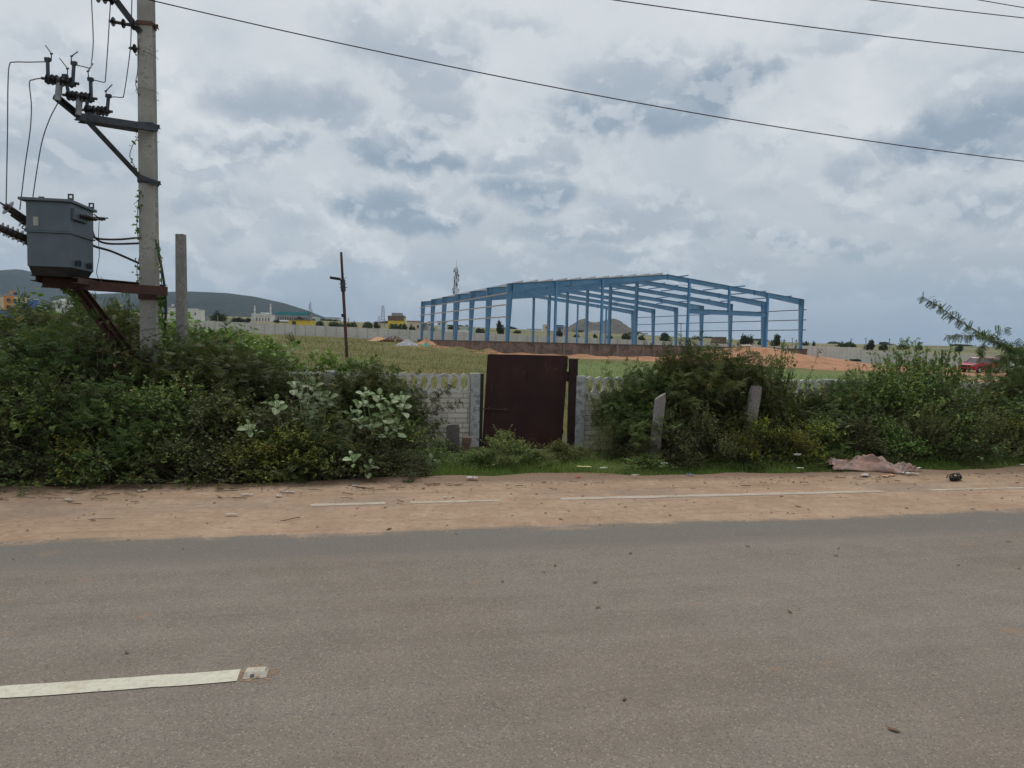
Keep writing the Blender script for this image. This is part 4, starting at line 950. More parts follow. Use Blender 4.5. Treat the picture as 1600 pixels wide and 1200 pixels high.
for (p0, p1, n, r0, r1, d0, d1) in (((7, 321), (53, 352), 2, .036, .092, 8.1, 8.35), ((19, 333), (54, 357), 1, .040, .088, 8.5, 8.65), ((-6, 354), (54, 378), 7, .038, .074, 8.0, 8.3), ((8, 360), (55, 384), 5, .038, .066, 8.35, 8.5)):
    mb = MB(); a, b = at(*p0, d0), at(*p1, d1); insul(mb, a, b, n, r0, r1); obj('high_bushing', mb, M['porcelain'], tr)
    mb = MB(); x = (a-b).normalized(); mb.tube([a, a+x*.08], [.014, .006], 6); obj('terminal', mb, M['dark_steel'], tr)
mb = MB(); mb.tube([at(34, 355, 8.3), at(40, 350, 8.3), at(52, 361, 8.35)], .008, 5); mb.tube([at(34, 356, 8.3), at(50, 364, 8.35)], .008, 5); obj('arcing_rod', mb, M['dark_steel'], tr)
jump('power_cable', [(133, 336, 8.75), (135, 350, 8.75), (140, 366, 8.8), (155, 373, 8.9), (185, 374, 9.2), (219, 371, 9.45)], .014, M['cable'], 'upper black cable from the transformer terminals to the pole', 'cable')
jump('power_cable', [(141, 340, 8.85), (144, 360, 8.85), (150, 373, 8.9), (165, 380, 9.0), (190, 381, 9.2), (219, 380, 9.5)], .014, M['cable'], 'middle black cable from the transformer terminals to the pole', 'cable')
jump('power_cable', [(136, 338, 8.8), (137, 372, 8.8), (146, 384, 8.85), (175, 393, 9.1), (219, 412, 9.45)], .016, M['cable'], 'lowest sagging black cable from the transformer to the pole', 'cable')
jump('earth_wire', [(155, 343, 8.95), (154, 372, 8.9), (155, 400, 8.9), (151, 425, 8.85), (156, 438, 8.85), (164, 442, 8.85)], .004, M['cable'], 'thin wavy earth wire hanging beside the transformer', 'wire')
jump('down_cable', [(245, 380, 9.5), (249, 400, 9.45), (256, 440, 9.42), (259, 475, 9.4), (258, 510, 9.4), (256, 540, 9.4)], .016, M['cable'], 'thick black cable hanging down the right side of the pole', 'cable')

# ------------------------------------------------------------------ plain poles
t_, mb, a, b, dr = leaning_post('concrete_stub_pole', (282.5, 366), (284, 500), 11.2, .17, .14, M['concrete_grey'], 'short plain grey concrete pole standing right of the transformer pole', 'pole', .2, .78)
obj('shaft', mb, M['concrete_grey'], t_, bevel=.012)
d_ = 16.0; a = at(533, 394, d_); b = at(543, 575, d_); dr = (a-b).normalized(); b2 = b+dr*((gzp(b)-b.z)/dr.z)
t_ = thing('lamp_pole', (b2.x, b2.y, gzp(b2)), 'thin leaning rusty pipe pole with a small black floodlight in the field', 'lamp pole')
mb = MB(); j = at(536, 447, d_); mb.tube([b2-dr*.2, j], .034, 8); mb.tube([j, a], .028, 8); obj('pipe', mb, M['rust'], t_, smooth=True)
mb = MB(); mb.tube([j-dr*.12, j+dr*.14], .055, 8); mb.tube([j+dr*.05+R0*.08, j+dr*.05-R0*.1], .008, 5); mb.tube([j-dr*.03+R0*.1, j-dr*.03-R0*.08], .008, 5); obj('joint_clamp', mb, M['dark_steel'], t_)
l0 = at(524, 435, d_-.1); mb = MB(); mb.box(l0, .22, .14, .055, (cy_, -sy_, -.12), (sy_, cy_, 0)); obj('lamp_head', mb, M['black'], t_, bevel=.008)
mb = MB(); mb.tube([l0+R0*.05, at(535, 439, d_)], .006, 5); mb.tube([at(541, 433, d_), at(535, 438, d_)], .005, 4); obj('lamp_arm', mb, M['dark_steel'], t_)
l1 = at(535.5, 493, d_-.05); mb = MB(); mb.box(l1, .06, .05, .07); mb.tube([l1, at(539, 494, d_)], .01, 5); obj('small_box', mb, M['black'], t_)

# ------------------------------------------------------------------ far buildings
def house(name, px0, px1, ptop, pbase, d, label, wall, roof=None, wins=(), depth=8, roofk='flat', doors=(), tank=False, cat='building', bands=()):
    """wins: (x fraction, z fraction, width fraction, height fraction) on the front"""
    A = at(px0, (ptop+pbase)/2, d); B = at(px1, (ptop+pbase)/2, d); zt = at((px0+px1)/2, ptop, d).z; z0 = min(at((px0+px1)/2, pbase, d).z, gz(*AD(A.x, A.y)))-.6
    zs = at((px0+px1)/2, pbase, d).z
    X = (B-A); X.z = 0; L = X.length; X.normalize(); Y = Vector((-X.y, X.x, 0))
    if Y.y < 0: Y = -Y
    t_ = thing(name, ((A.x+B.x)/2, (A.y+B.y)/2, z0), label, cat, rz=math.atan2(X.y, X.x)); h = zt-zs
    q = lambda u, v, z: Vector((A.x, A.y, 0)) + X*L*u + Y*v + UP*z
    hr = h*.02
    wall_top = zt if roofk != 'pitch' else zt-h*.3
    mb = MB(); mb.hexa([q(0, 0, z0), q(1, 0, z0), q(1, depth, z0), q(0, depth, z0), q(0, 0, wall_top), q(1, 0, wall_top), q(1, depth, wall_top), q(0, depth, wall_top)]); obj('wall', mb, wall, t_)
    if roofk == 'flat':
        mb = MB(); o_ = L*.012+.1
        mb.box(q(.5, depth/2, zt+h*.03), L+2*o_, depth+2*o_, h*.06, X, Y)
        mb.box(q(.5, -.0, zt+h*.10), L, .2, h*.09, X, Y); rf = obj('roof', mb, roof or wall, t_)
        if tank:
            mb = MB(); c = q(.7, depth*.4, zt+h*.06); mb.lathe(c, c+UP*1.6, [(0, .7), (.8, .7), (1, .3)], 10); obj('water_tank', mb, M['dark_opening'], rf)
            mb = MB(); mb.box(q(.3, depth*.5, zt+h*.2), L*.22, 2.5, h*.3, X, Y); obj('stair_room', mb, wall, t_)
    elif roofk == 'shed':
        mb = MB(); mb.hexa([q(-.02, -.5, zt), q(1.02, -.5, zt), q(1.02, depth+.4, zt+h*.1), q(-.02, depth+.4, zt+h*.1), q(-.02, -.5, zt+.2), q(1.02, -.5, zt+.2), q(1.02, depth+.4, zt+h*.1+.2), q(-.02, depth+.4, zt+h*.1+.2)]); obj('roof', mb, roof, t_)
    else:
        mb = MB(); e = .4
        mb.add([q(-.03, -e, wall_top), q(1.03, -e, wall_top), q(1.03, depth+e, wall_top), q(-.03, depth+e, wall_top), q(-.03, depth/2, zt), q(1.03, depth/2, zt)], [(0, 1, 5, 4), (2, 3, 4, 5), (0, 4, 3), (1, 2, 5), (0, 3, 2, 1)]); obj('roof', mb, roof, t_)
    for (u, v, w_, h_) in wins:
        mb = MB(); mb.box(q(u, -.0, zs+h*v), L*w_, .14, h*h_, X, Y); w = obj('window', mb, M['dark_opening'], t_)
        mb = MB(); mb.box(q(u, -.12, zs+h*(v-h_/2)-.1), L*w_+.3, .25, .12, X, Y); obj('sill', mb, M['grey_roof'], w)
    for (u, w_, h_) in doors:
        mb = MB(); mb.box(q(u, -.0, zs+h*h_/2), L*w_, .16, h*h_, X, Y); obj('door', mb, M['dark_opening'], t_)
    for (v, th_, m_) in bands:
        mb = MB(); mb.box(q(.5, -.05, zs+h*v), L*1.004, .3, h*th_, X, Y); obj('band', mb, m_, t_)
    return t_, q, L, h, zs
h = house('village_house', -8, 14, 464, 486, 330, 'orange upper storey house at the far left edge beyond the bushes', M['cream_paint'], M['grey_roof'], [(.3, .3, .15, .25), (.75, .3, .15, .25)])
house('village_house', 6, 21, 462, 486, 326, 'orange painted house block beside the blue fronted one', M['orange_paint'], M['grey_roof'], [(.5, .72, .4, .2), (.5, .28, .4, .2)], tank=True)
house('village_house', 22, 42, 467, 487, 322, 'cream and blue house with a roof room under the hill', M['blue_paint'], M['cream_paint'], [(.3, .4, .25, .3), (.78, .4, .25, .35)], tank=True, bands=[(.86, .26, M['cream_paint'])])
mb = MB(); A = G(-60, 300); B = G(50, 300)
t_ = thing('compound_wall', A, 'low blue painted wall below the orange and blue houses', 'wall'); X = (B-A); X.z = 0; L = X.length; X.normalize()
zz = at(20, 487, 300).z; mb.box((A+B)/2*1.0 + UP*(zz-.9-(A.z+B.z)/2), L, .2, 3.4, X, Vector((-X.y, X.x, 0))); obj('wall', mb, M['blue_paint'], t_)
house('white_house', 83, 112, 472, 487, 420, 'white flat roofed house seen below the platform beam', M['white_paint'], M['white_paint'], [(.3, .5, .12, .3), (.7, .5, .12, .3)], tank=True)
house('white_house', 262, 274, 481, 498, 400, 'narrow white house between the two concrete poles', M['white_paint'], M['grey_roof'], [(.5, .6, .3, .2)], tank=True)
house('white_house', 290, 310, 484, 496, 380, 'low white house just right of the stub pole', M['white_paint'], M['white_paint'], [(.25, .5, .2, .4), (.75, .5, .1, .3)])
house('long_shed', 312, 345, 492, 496, 430, 'low grey roofed shed beside the round dark tree', M['grey_roof'], M['grey_roof'], [], roofk='shed')
# white building with two slender towers
t_, q, L, h, zs = house('mosque', 393, 424, 492, 504, 520, 'white building with two slender minarets at the foot of the hill', M['white_paint'], M['white_paint'], [(.12+.15*i, .40, .05, .4) for i in range(6)], doors=[(.93, .04, .5)], bands=[(.8, .08, M['cream_paint'])])
mb = MB(); mb.box(q(.58, 3, zs+h*1.16), L*.32, 5, h*.34, Vector((math.cos(-YAW), math.sin(-YAW), 0)), Vector((sy_, cy_, 0))); obj('upper_room', mb, M['white_paint'], t_)
for u in (.17, .97):
    mb = MB(); zz = at(398, 477, 520).z if u < .5 else at(422.5, 474, 520).z
    c = q(u, -.5, zs-.5); mb.lathe(c, Vector((c.x, c.y, zz)), [(0, .75), (.3, .7), (.45, .62), (.47, .95), (.5, .95), (.52, .55), (.72, .5), (.74, .8), (.77, .8), (.79, .42), (.88, .4), (.92, .5), (1, .03)], 10); obj('minaret', mb, M['white_paint'], t_)
# teal roofed long hall on posts and other roofs by it
t_, q, L, h, zs = house('teal_hall', 431, 483, 489, 500, 560, 'long hall with a teal green upper band below the hill end', M['grey_roof'], M['teal_paint'], [(.08+.07*i, .25, .03, .3) for i in range(13)], bands=[(.85, .36, M['teal_paint'])])
house('long_shed', 428, 452, 500, 507, 500, 'dark grey low shed left of the yellow shop', M['brown_roof'], M['grey_roof'], [(.5, .4, .3, .4)], roofk='pitch')
house('yellow_shop', 451, 485, 500, 508, 330, 'bright yellow low building with a dark doorway behind the wall', M['yellow_paint'], M['brown_roof'], [], doors=[(.25, .18, .75)], roofk='shed')
house('white_house', 484, 496, 496, 503, 600, 'tiny pale green and white house right of the yellow shop', M['green_paint'], M['white_paint'], [(.5, .5, .3, .4)])
house('white_house', 508, 530, 497, 504, 640, 'very small white houses just left of the lamp pole', M['white_paint'], M['grey_roof'], [(.3, .5, .1, .4), (.7, .5, .1, .4)])
t_, q, L, h, zs = house('yellow_house', 606, 631, 496, 513, 420, 'yellow house with a brown sloping roof and grey roof room', M['yellow_paint'], M['brown_roof'], [(.2, .3, .12, .25), (.5, .3, .12, .25), (.8, .3, .12, .25)], bands=[(.86, .3, M['brown_roof'])])
mb = MB(); mb.box(q(.52, 4, zs+h*1.25), L*.62, 6, h*.36, R0, Vector((sy_, cy_, 0))); mb.box(q(.93, 4, zs+h*.95), L*.12, 6, h*.5, R0, Vector((sy_, cy_, 0))); obj('roof_room', mb, M['grey_roof'], t_)
house('yellow_house', 635, 657, 502, 512.5, 400, 'low pale yellow house with a brown roof left of the shed', M['cream_paint'], M['brown_roof'], [(.35, .4, .12, .25), (.82, .25, .14, .4)], roofk='shed')
house('grey_shack', 658, 667, 506, 512.5, 410, 'small grey shack touching the left end of the shed', M['grey_roof'], M['brown_roof'], [(.5, .5, .3, .3)])
house('white_house', 668, 674, 503, 513, 420, 'white sliver of a house behind the farthest left column', M['white_paint'], M['white_paint'], [(.5, .6, .3, .2)])
house('white_house', 683, 697, 503, 513, 470, 'pale house with a dark window between left shed columns', M['white_paint'], M['grey_roof'], [(.25, .7, .15, .25), (.7, .4, .15, .25)])
house('green_shed', 719, 742, 511.5, 519, 260, 'pale green and white site shed with an open dark door', M['green_paint'], M['white_paint'], [], doors=[(.58, .1, .75)], depth=4)
house('white_house', 823, 847, 514.5, 519, 560, 'long low white building behind the middle shed columns', M['white_paint'], M['grey_roof'], [(.35, .2, .2, .3)])
house('cream_house', 848.5, 857, 508.5, 519, 480, 'narrow tall cream house with one dark window behind the shed', M['cream_paint'], M['cream_paint'], [(.55, .68, .22, .2)], tank=False)
house('dark_roof_house', 867, 881, 509.5, 520, 520, 'house with a dark blue roof left of the rocky hill', M['grey_roof'], M['dark_opening'], [(.5, .5, .3, .2)], bands=[(.75, .25, M['blue_paint'])])
house('cream_house', 881.5, 888, 511, 520, 470, 'pinkish building with a red door just before the rocky hill', worn('pink_wall', (.34, .24, .22), (.38, .28, .25), 1, .9), M['cream_paint'], [(.6, .4, .25, .5)])
house('white_house', 913, 924, 518.5, 522.5, 620, 'white wall fragment at the foot of the rocky hill', M['white_paint'], M['white_paint'], [(.5, .5, .3, .3)])
house('white_house', 926, 937, 517.5, 522.5, 640, 'long white building below the rocky hill between two columns', M['white_paint'], M['white_paint'], [(.3, .5, .1, .4), (.7, .5, .1, .4)])
house('white_house', 1000, 1012, 521, 526, 620, 'pale building seen through the far right gable bays', M['white_paint'], M['brown_roof'], [(.5, .5, .3, .3)])
house('brown_shed', 1119, 1135, 527, 532, 330, 'small brown shed left of the round dark tree', M['brown_roof'], M['grey_roof'], [(.3, .4, .2, .4)])
for (x0, x1, y, lb_) in ((556, 640, 515.5, 'low pale wall line beyond the grey panel wall, below the yellow house'), (690, 735, 516.5, 'low white wall line beyond the panel wall between shed columns')):
    A = at(x0, y-.8, 250); B = at(x1, y+1, 250); t_ = thing('far_wall', (A.x, A.y, gzp(A)), lb_, 'wall'); mb = MB(); X = (B-A); X.z = 0; L = X.length; X.normalize()
    for i in range(12):
        u = (i+.5)/12; p = A.lerp(B, u); mb.box(Vector((p.x, p.y, p.z-.5)), L/12, .2, 1.0+.6, X, Vector((-X.y, X.x, 0)))
    obj('wall', mb, M['white_paint'], t_)
# road sign post-like marker on the wall
# telecom and lattice towers
def lattice(name, px, ptop, pbase, d, wb, wt, label, ants=0, m=None, n=14):
    top = at(px, ptop, d); base = at(px, pbase, d); z0 = min(base.z, gzp(base))-.5; H = top.z-z0
    t_ = thing(name, (top.x, top.y, z0), label, 'tower'); mb = MB(); r = max(.07, wb*.035)
    cor = lambda s: [Vector((top.x+sx*(wb+(wt-wb)*s)/2, top.y+sy*(wb+(wt-wb)*s)/2, z0+H*s)) for sx, sy in ((-1, -1), (1, -1), (1, 1), (-1, 1))]
    for i in range(n):
        a, b = cor(i/n), cor((i+1)/n)
        for k in range(4):
            mb.tube([a[k], b[k]], r, 4, False); mb.tube([a[k], b[(k+1) % 4]], r*.7, 4, False); mb.tube([a[k], a[(k+1) % 4]], r*.7, 4, False)
    obj('mast', mb, m or M['galv'], t_)
    rr = random.Random(px)
    for i in range(ants):
        s = .62+.36*i/max(1, ants-1); an = rr.uniform(0, 6.28); w = (wb+(wt-wb)*s)/2+rr.uniform(.5, 1.3); c = Vector((top.x+math.cos(an)*w, top.y+math.sin(an)*w, z0+H*s)); mb = MB()
        if i % 4 == 3: mb.lathe(c, c+Vector((math.cos(an), math.sin(an), 0))*.4, [(0, .1), (.6, .75), (1, .75)], 10)
        else: mb.box(c, .35, .25, 2.6); mb.tube([c, Vector((top.x, top.y, c.z))], .06, 4)
        obj('antenna', mb, m or M['galv'], t_)
    if ants: mb = MB(); mb.tube([top, top+UP*4.2], .09, 5); obj('lightning_rod', mb, M['galv'], t_)
    return t_
M['tower_grey'] = worn('tower_grey', (.16, .15, .155), (.24, .2, .2), 1, .6, .3)
lattice('telecom_tower', 713, 418, 516, 420, 2.2, 1.1, 'tall telecom mast crowded with antennas behind the shed', 22, M['tower_grey'], 24)
lattice('lattice_tower', 598.5, 477, 505, 480, 3.2, 1.2, 'slim steel lattice tower left of the yellow house', 0, M['tower_grey'], 8)
lattice('lattice_tower', 592, 493, 505, 500, 1.6, 1.0, 'very small mast just left of the lattice tower', 0, M['tower_grey'], 5)
lattice('lattice_tower', 484.5, 474, 502, 560, 2.6, 1.0, 'thin mast standing against the falling end of the hill', 3, M['tower_grey'], 8)
for (px, pt_, pb2, d, lb_) in ((340, 492, 504, 300, 'thin post in the village left of the dark round tree'), (544.5, 497, 508, 350, 'thin post right of the lamp pole on the skyline'), (660, 492, 512, 380, 'thin grey pole just left of the shed'), (1353, 528, 541, 250, 'small pole on the right skyline before a bush'), (1390, 529, 541, 260, 'small pole on the right skyline between two flat bushes'),
                            (1330, 529, 540, 260, 'thin pole above the wide dark bush on the right skyline'), (1430, 531, 543, 240, 'forked little pole on the far right skyline'), (1064, 505, 538, 160, 'pale slanting pole behind the right shed columns'), (1238, 528, 540, 260, 'thin pole left of the corner column of the shed')):
    a, b = at(px, pt_, d), at(px+.5, pb2, d); t_ = thing('utility_pole', (b.x, b.y, gzp(b)), lb_, 'pole'); mb = MB(); r0 = d*.0007
    mb.tube([Vector((b.x, b.y, gzp(b)-.3)), a], [r0, r0*.7], 6); obj('shaft', mb, M['concrete_grey'], t_); mb = MB(); mb.beam(a-R0*d*.002-UP*d*.001, a+R0*d*.002-UP*d*.001, .1, .1); obj('cross_bar', mb, M['dark_steel'], t_)

# ------------------------------------------------------------------ piles in the field
def pile(name, px, py_b, d, rx, ry, h, m, label, cat, rough=.12, seed=0, peak=0.0, n=28):
    p = G(px, d); r = random.Random(seed); mb = MB(); rings = 9; ph = [r.uniform(0, 6) for _ in range(6)]
    for j in range(rings+1):
        s = j/rings
        for k in range(n):
            q = 2*math.pi*k/n; w = 1+rough*(math.sin(2*q+ph[0])+.7*math.sin(3*q+ph[1])+.5*math.sin(7*q+ph[2]))
            hh = h*(1-s)**1.05*(1+rough*math.sin(3*q+ph[3]+s*4)*.6) + r.uniform(-.3, .3)*rough*h*(s < 1 and j > 0)
            a = math.cos(q)*rx*s*w + peak*rx*(1-s); b = math.sin(q)*ry*s*w
            P = Vector((p.x+a*cy_+b*sy_, p.y-a*sy_+b*cy_, 0)); mb.v.append((P.x, P.y, gzp(P)-.06+hh))
    mb.f = [(j*n+k, (j+1)*n+k, (j+1)*n+(k+1) % n, j*n+(k+1) % n) for j in range(rings) for k in range(n)]; mb.mi = [0]*len(mb.f)
    o = obj(name, mb, m, None, loc=p, smooth=True); return tag(o, label, cat)
pile('gravel_heap', 637, 541, 88, 1.55, 1.5, .92, M['gravel_pile'], 'pointed heap of grey gravel left of the brick plinth', 'gravel heap', .08, 1)
pile('sand_heap', 592, 533, 112, 2.0, 1.6, .75, M['sand_pile'], 'low orange sand heap before the grey back wall', 'sand heap', .15, 2)
pile('soil_heap', 667, 537, 100, 1.35, 1.2, 1.0, M['sand_pile'], 'orange soil heap at the left end of the plinth', 'soil heap', .2, 3)
pile('tarp_heap', 665, 541, 88, .65, .6, .45, M['tarp_green'], 'green tarpaulin bundle by the left end of the plinth', 'tarpaulin', .25, 4)
p0 = G(615, 106); t_ = thing('brick_stack', p0, 'tumbled row of dark red bricks between the sand and gravel heaps', 'brick stack'); mb = MB(); r = random.Random(12)
for i in range(170):
    u = r.uniform(-1, 1)*2.0; hmax = .95*(1-abs(u)/2.2)
    q = r.uniform(0, 3.14); P = Vector((p0.x+u*cy_+r.uniform(-.4, .4), p0.y-u*sy_+r.uniform(-.4, .4), 0)); P.z = gzp(P)+r.uniform(.03, max(.06, hmax))
    mb.box(P, .25, .12, .09, (math.cos(q), math.sin(q), r.uniform(-.3, .3)), (-math.sin(q), math.cos(q), 0))
obj('bricks', mb, M['brick_red'], t_)
for i, (px, d, s_) in enumerate(((1169, 77.2, .5), (1177, 77.6, .35), (1160, 76.3, .3))):
    p = G(px, d); mb = MB(); r = random.Random(i)
    ico = [(math.cos(a)*math.cos(b), math.sin(a)*math.cos(b), math.sin(b)) for b in (-1.3, -.5, .3, 1.1) for a in [k*1.047+b for k in range(6)]]
    mb.v = [(p.x+x*s_*r.uniform(.75, 1.1), p.y+y*s_*r.uniform(.75, 1.1), p.z+s_*.3+z*s_*.6) for x, y, z in ico]
    mb.f = [(j*6+k, j*6+(k+1) % 6, (j+1)*6+(k+1) % 6, (j+1)*6+k) for j in range(3) for k in range(6)] + [tuple(range(5, -1, -1)), tuple(range(18, 24))]; mb.mi = [0]*len(mb.f)
    tag(obj('boulder', mb, worn('boulder', (.42, .33, .26), (.5, .42, .34), 3, .9), None, loc=p), ('largest pale boulder on the red embankment', 'middle sized pale boulder on the red embankment', 'smallest pale boulder low on the red embankment')[i], 'boulder')

# ------------------------------------------------------------------ cars
def make_car(px, pyb, d, body, heading, label, L=4.4, Wc=1.82, H=1.66):
    p = G(px, d, 0); t_ = thing('parked_car', p, label, 'car', rz=heading)
    Mx = wm(t_)
    def c(x, y, z): return Mx @ Vector((x, y, z))
    # side profile, front at -x
    prof = [(-2.2, .42), (-2.22, .75), (-2.1, .92), (-1.15, 1.08), (-.95, 1.10), (2.08, 1.12), (2.2, 1.0), (2.22, .5), (2.1, .34), (-2.05, .30)]
    prof = [(x*L/4.4, z) for x, z in prof]
    mb = MB(); n = len(prof); ys = [(-Wc/2, .94), (-Wc/2+.06, 1.0), (Wc/2-.06, 1.0), (Wc/2, .94)]
    for y, k in ys:
        for x, z in prof: mb.v.append(tuple(c(x*k if abs(y) > Wc/2-.01 else x, y, .34+(z-.34)*(.97 if abs(y) > Wc/2-.01 else 1))))
    mb.f = [(j*n+i, j*n+(i+1) % n, (j+1)*n+(i+1) % n, (j+1)*n+i) for j in range(3) for i in range(n)] + [tuple(range(n-1, -1, -1)), tuple(3*n+i for i in range(n))]; mb.mi = [0]*len(mb.f)
    obj('body', mb, body, t_, bevel=.04)
    def green(zb_, zt, x0, x1, x2, x3, y0, y1, name, m):
        mb = MB(); mb.hexa([c(x0, -y0, zb_), c(x1, -y0, zb_), c(x1, y0, zb_), c(x0, y0, zb_), c(x2, -y1, zt), c(x3, -y1, zt), c(x3, y1, zt), c(x2, y1, zt)]); return obj(name, mb, m, t_, bevel=.02)
    s = L/4.4
    green(1.07, H-.08, -1.12*s, 2.05*s, -.42*s, 1.82*s, Wc/2-.07, Wc/2-.2, 'window', M['glass_dark'])
    green(H-.09, H, -.46*s, 1.86*s, -.35*s, 1.7*s, Wc/2-.18, Wc/2-.26, 'roof', body)
    mb = MB()
    for y in (-1, 1):
        for (xb, xt) in ((-1.14, -.43), (-.05, .12), (.95, .98), (1.98, 1.78)): mb.beam(c(xb*s, y*(Wc/2-.062), 1.08), c(xt*s, y*(Wc/2-.192), H-.08), .05, .05)
    obj('pillar', mb, body, t_)
    for (x, y) in ((-1.35, -1), (1.35, -1), (-1.35, 1), (1.35, 1)):
        a = c(x*s, y*(Wc/2-.2), .34); b = c(x*s, y*(Wc/2+.015), .34); mb = MB(); mb.lathe(a, b, [(0, .33), (.1, .345), (.9, .345), (1, .32)], 24); w = obj('wheel', mb, M['tyre'], t_)
        mb = MB(); b2_ = c(x*s, y*(Wc/2+.03), .34); mb.lathe(b, b2_, [(0, .2), (.6, .21), (1, .12)], 16); obj('rim', mb, M['chrome'], w)
        mb = MB(); mb.lathe(c(x*s, y*(Wc/2-.02), .34), c(x*s, y*(Wc/2+.004), .34), [(0, .42), (1, .41)], 24); obj('wheel_arch', mb, M['black'], t_)
    for y in (-1, 1):
        mb = MB(); mb.box(c(-2.13*s, y*.66, .86), .12, .36, .13, Mx.to_3x3() @ Vector((1, 0, 0)), Mx.to_3x3() @ Vector((0, 1, 0))); obj('headlight', mb, M['chrome'], t_, bevel=.02)
        mb = MB(); mb.box(c(2.15*s, y*.7, .95), .08, .25, .2, Mx.to_3x3() @ Vector((1, 0, 0)), Mx.to_3x3() @ Vector((0, 1, 0))); obj('tail_light', mb, M['red_scrap'], t_, bevel=.02)
        mb = MB(); mb.box(c(-.95*s, y*(Wc/2+.08), 1.12), .12, .16, .12, Mx.to_3x3() @ Vector((1, 0, 0)), Mx.to_3x3() @ Vector((0, 1, 0))); obj('mirror', mb, body, t_, bevel=.02)
    mb = MB(); mb.box(c(-2.2*s, 0, .72), .06, .95, .2, Mx.to_3x3() @ Vector((1, 0, 0)), Mx.to_3x3() @ Vector((0, 1, 0))); obj('grille', mb, M['black'], t_)
    mb = MB(); mb.box(c(-2.18*s, 0, .42), .1, 1.5, .16, Mx.to_3x3() @ Vector((1, 0, 0)), Mx.to_3x3() @ Vector((0, 1, 0))); obj('bumper', mb, M['black'], t_, bevel=.02)
    return t_
make_car(1533, 588, 76, M['car_red'], -YAW+math.radians(24), 'red hatchback suv parked on the field behind the right bushes')
make_car(1604, 583, 83, M['car_white'], -YAW+math.radians(10), 'white car mostly cut by the right edge of the picture', 4.2, 1.75, 1.5)

# ------------------------------------------------------------------ litter and small things on the verge
def scrap(name, px, py, w, h, m, label, cat, seed=0, lift=0.0, crump=.5, d=None):
    crump *= .45; h *= .8
    """crumpled sheet lying at the photo point on the ground"""
    p = on_road(px, py, .02+lift); r = random.Random(seed); nx, ny = 9, 6; mb = MB(); an = r.uniform(-.5, .5); ca, sa = math.cos(an), math.sin(an)
    for j in range(ny+1):
        for i in range(nx+1):
            u = (i/nx-.5)*w*(1+r.uniform(-.1, .1)); v = (j/ny-.5)*h*(1+r.uniform(-.1, .1)); e = 1-.5*(abs(i/nx-.5)+abs(j/ny-.5))
            mb.v.append((p.x+u*ca-v*sa, p.y+u*sa+v*ca, p.z+crump*min(w, h)*e*abs(math.sin(i*1.3+seed)*math.cos(j*1.7+i*.6))*r.uniform(.5, 1)))
    mb.f = [(j*(nx+1)+i, j*(nx+1)+i+1, (j+1)*(nx+1)+i+1, (j+1)*(nx+1)+i) for j in range(ny) for i in range(nx) if r.random() > .06 and not ((i in (0, nx-1)) + (j in (0, ny-1)) and r.random() < .45)]; mb.mi = [0]*len(mb.f)
    o = obj(name, mb, m, None, loc=p); s = o.modifiers.new('t', 'SOLIDIFY'); s.thickness = .003
    return tag(o, label, cat)
scrap('plastic_bag', 738, 746, .13, .10, M['white_scrap'], 'crumpled white plastic bag on the grass edge in front of the gate', 'plastic bag', 1, .02, .6)
scrap('plastic_scrap', 903, 744.5, .07, .05, M['red_scrap'], 'small red scrap on the sand edge below the gate post', 'litter', 2)
scrap('plastic_scrap', 1078, 741, .08, .06, M['blue_scrap'], 'small dark blue scrap at the grass edge', 'litter', 3)
scrap('plastic_scrap', 912, 729, .18, .08, M['yellow_scrap'], 'flattened yellow green wrapper in the grass right of the gate', 'litter', 4, .05)
scrap('plastic_bottle', 943, 731, .11, .06, M['white_scrap'], 'clear crushed bottle in the grass right of the yellow wrapper', 'bottle', 5, .06, .8)
scrap('plastic_scrap', 1038, 724, .10, .07, M['white_scrap'], 'pale wrapper in the weeds under the leaning granite post', 'litter', 6, .08, .8)
scrap('plastic_scrap', 993, 742, .10, .05, M['white_scrap'], 'faint white wrapper on the grass edge below the bushes', 'litter', 16, .02)
scrap('plastic_bag', 1246, 711, .10, .12, M['white_scrap'], 'white plastic bag caught in the yellowish weeds', 'plastic bag', 7, .15, 1.0)
scrap('plastic_scrap', 1250, 731, .09, .06, M['white_scrap'], 'small pale scrap below the bag in the yellowish weeds', 'litter', 8, .05)
scrap('paper_scrap', 362, 803, .11, .045, M['white_scrap'], 'flat white paper scrap alone on the open sand', 'paper scrap', 9, 0, .06)
scrap('paper_scrap', 436, 774, .06, .05, M['white_scrap'], 'small square white scrap on the sand by the bushes', 'paper scrap', 10, 0, .2)
scrap('paper_scrap', 450, 768, .13, .04, M['white_scrap'], 'longer pale scrap just behind the square white one', 'paper scrap', 11, 0, .3)
scrap('paper_scrap', 385, 772, .11, .05, M['white_scrap'], 'pale scrap left of the square white one', 'paper scrap', 12, 0, .4)
scrap('paper_scrap', 555, 758, .07, .04, M['white_scrap'], 'tiny white scrap at the foot of the left bushes', 'paper scrap', 13, 0, .5)
scrap('paper_scrap', 697, 776, .055, .04, M['white_scrap'], 'tiny white scrap beside the worn edge line', 'paper scrap', 14, 0, .4)
scrap('paper_scrap', 222, 766, .09, .05, M['white_scrap'], 'white scrap on the sand below the transformer pole', 'paper scrap', 15, 0, .4)
scrap('paper_scrap', 108, 780, .09, .05, M['white_scrap'], 'white scrap near the left edge on the sand', 'paper scrap', 18, 0, .4)
scrap('fallen_leaf', 638, 751, .12, .09, M['leaf_pale'], 'single large pale green leaf fallen on the sand edge', 'leaf', 17, 0, .3)
scrap('brown_wrapper', 677, 756, .15, .05, M['leaf_dry'], 'dark brown torn wrapper at the edge of the sand', 'wrapper', 19, 0, .5)
scrap('white_rag', 1352, 742, .17, .12, M['white_scrap'], 'twisted white rag in front of the pink cloth', 'rag', 20, .01, .7)
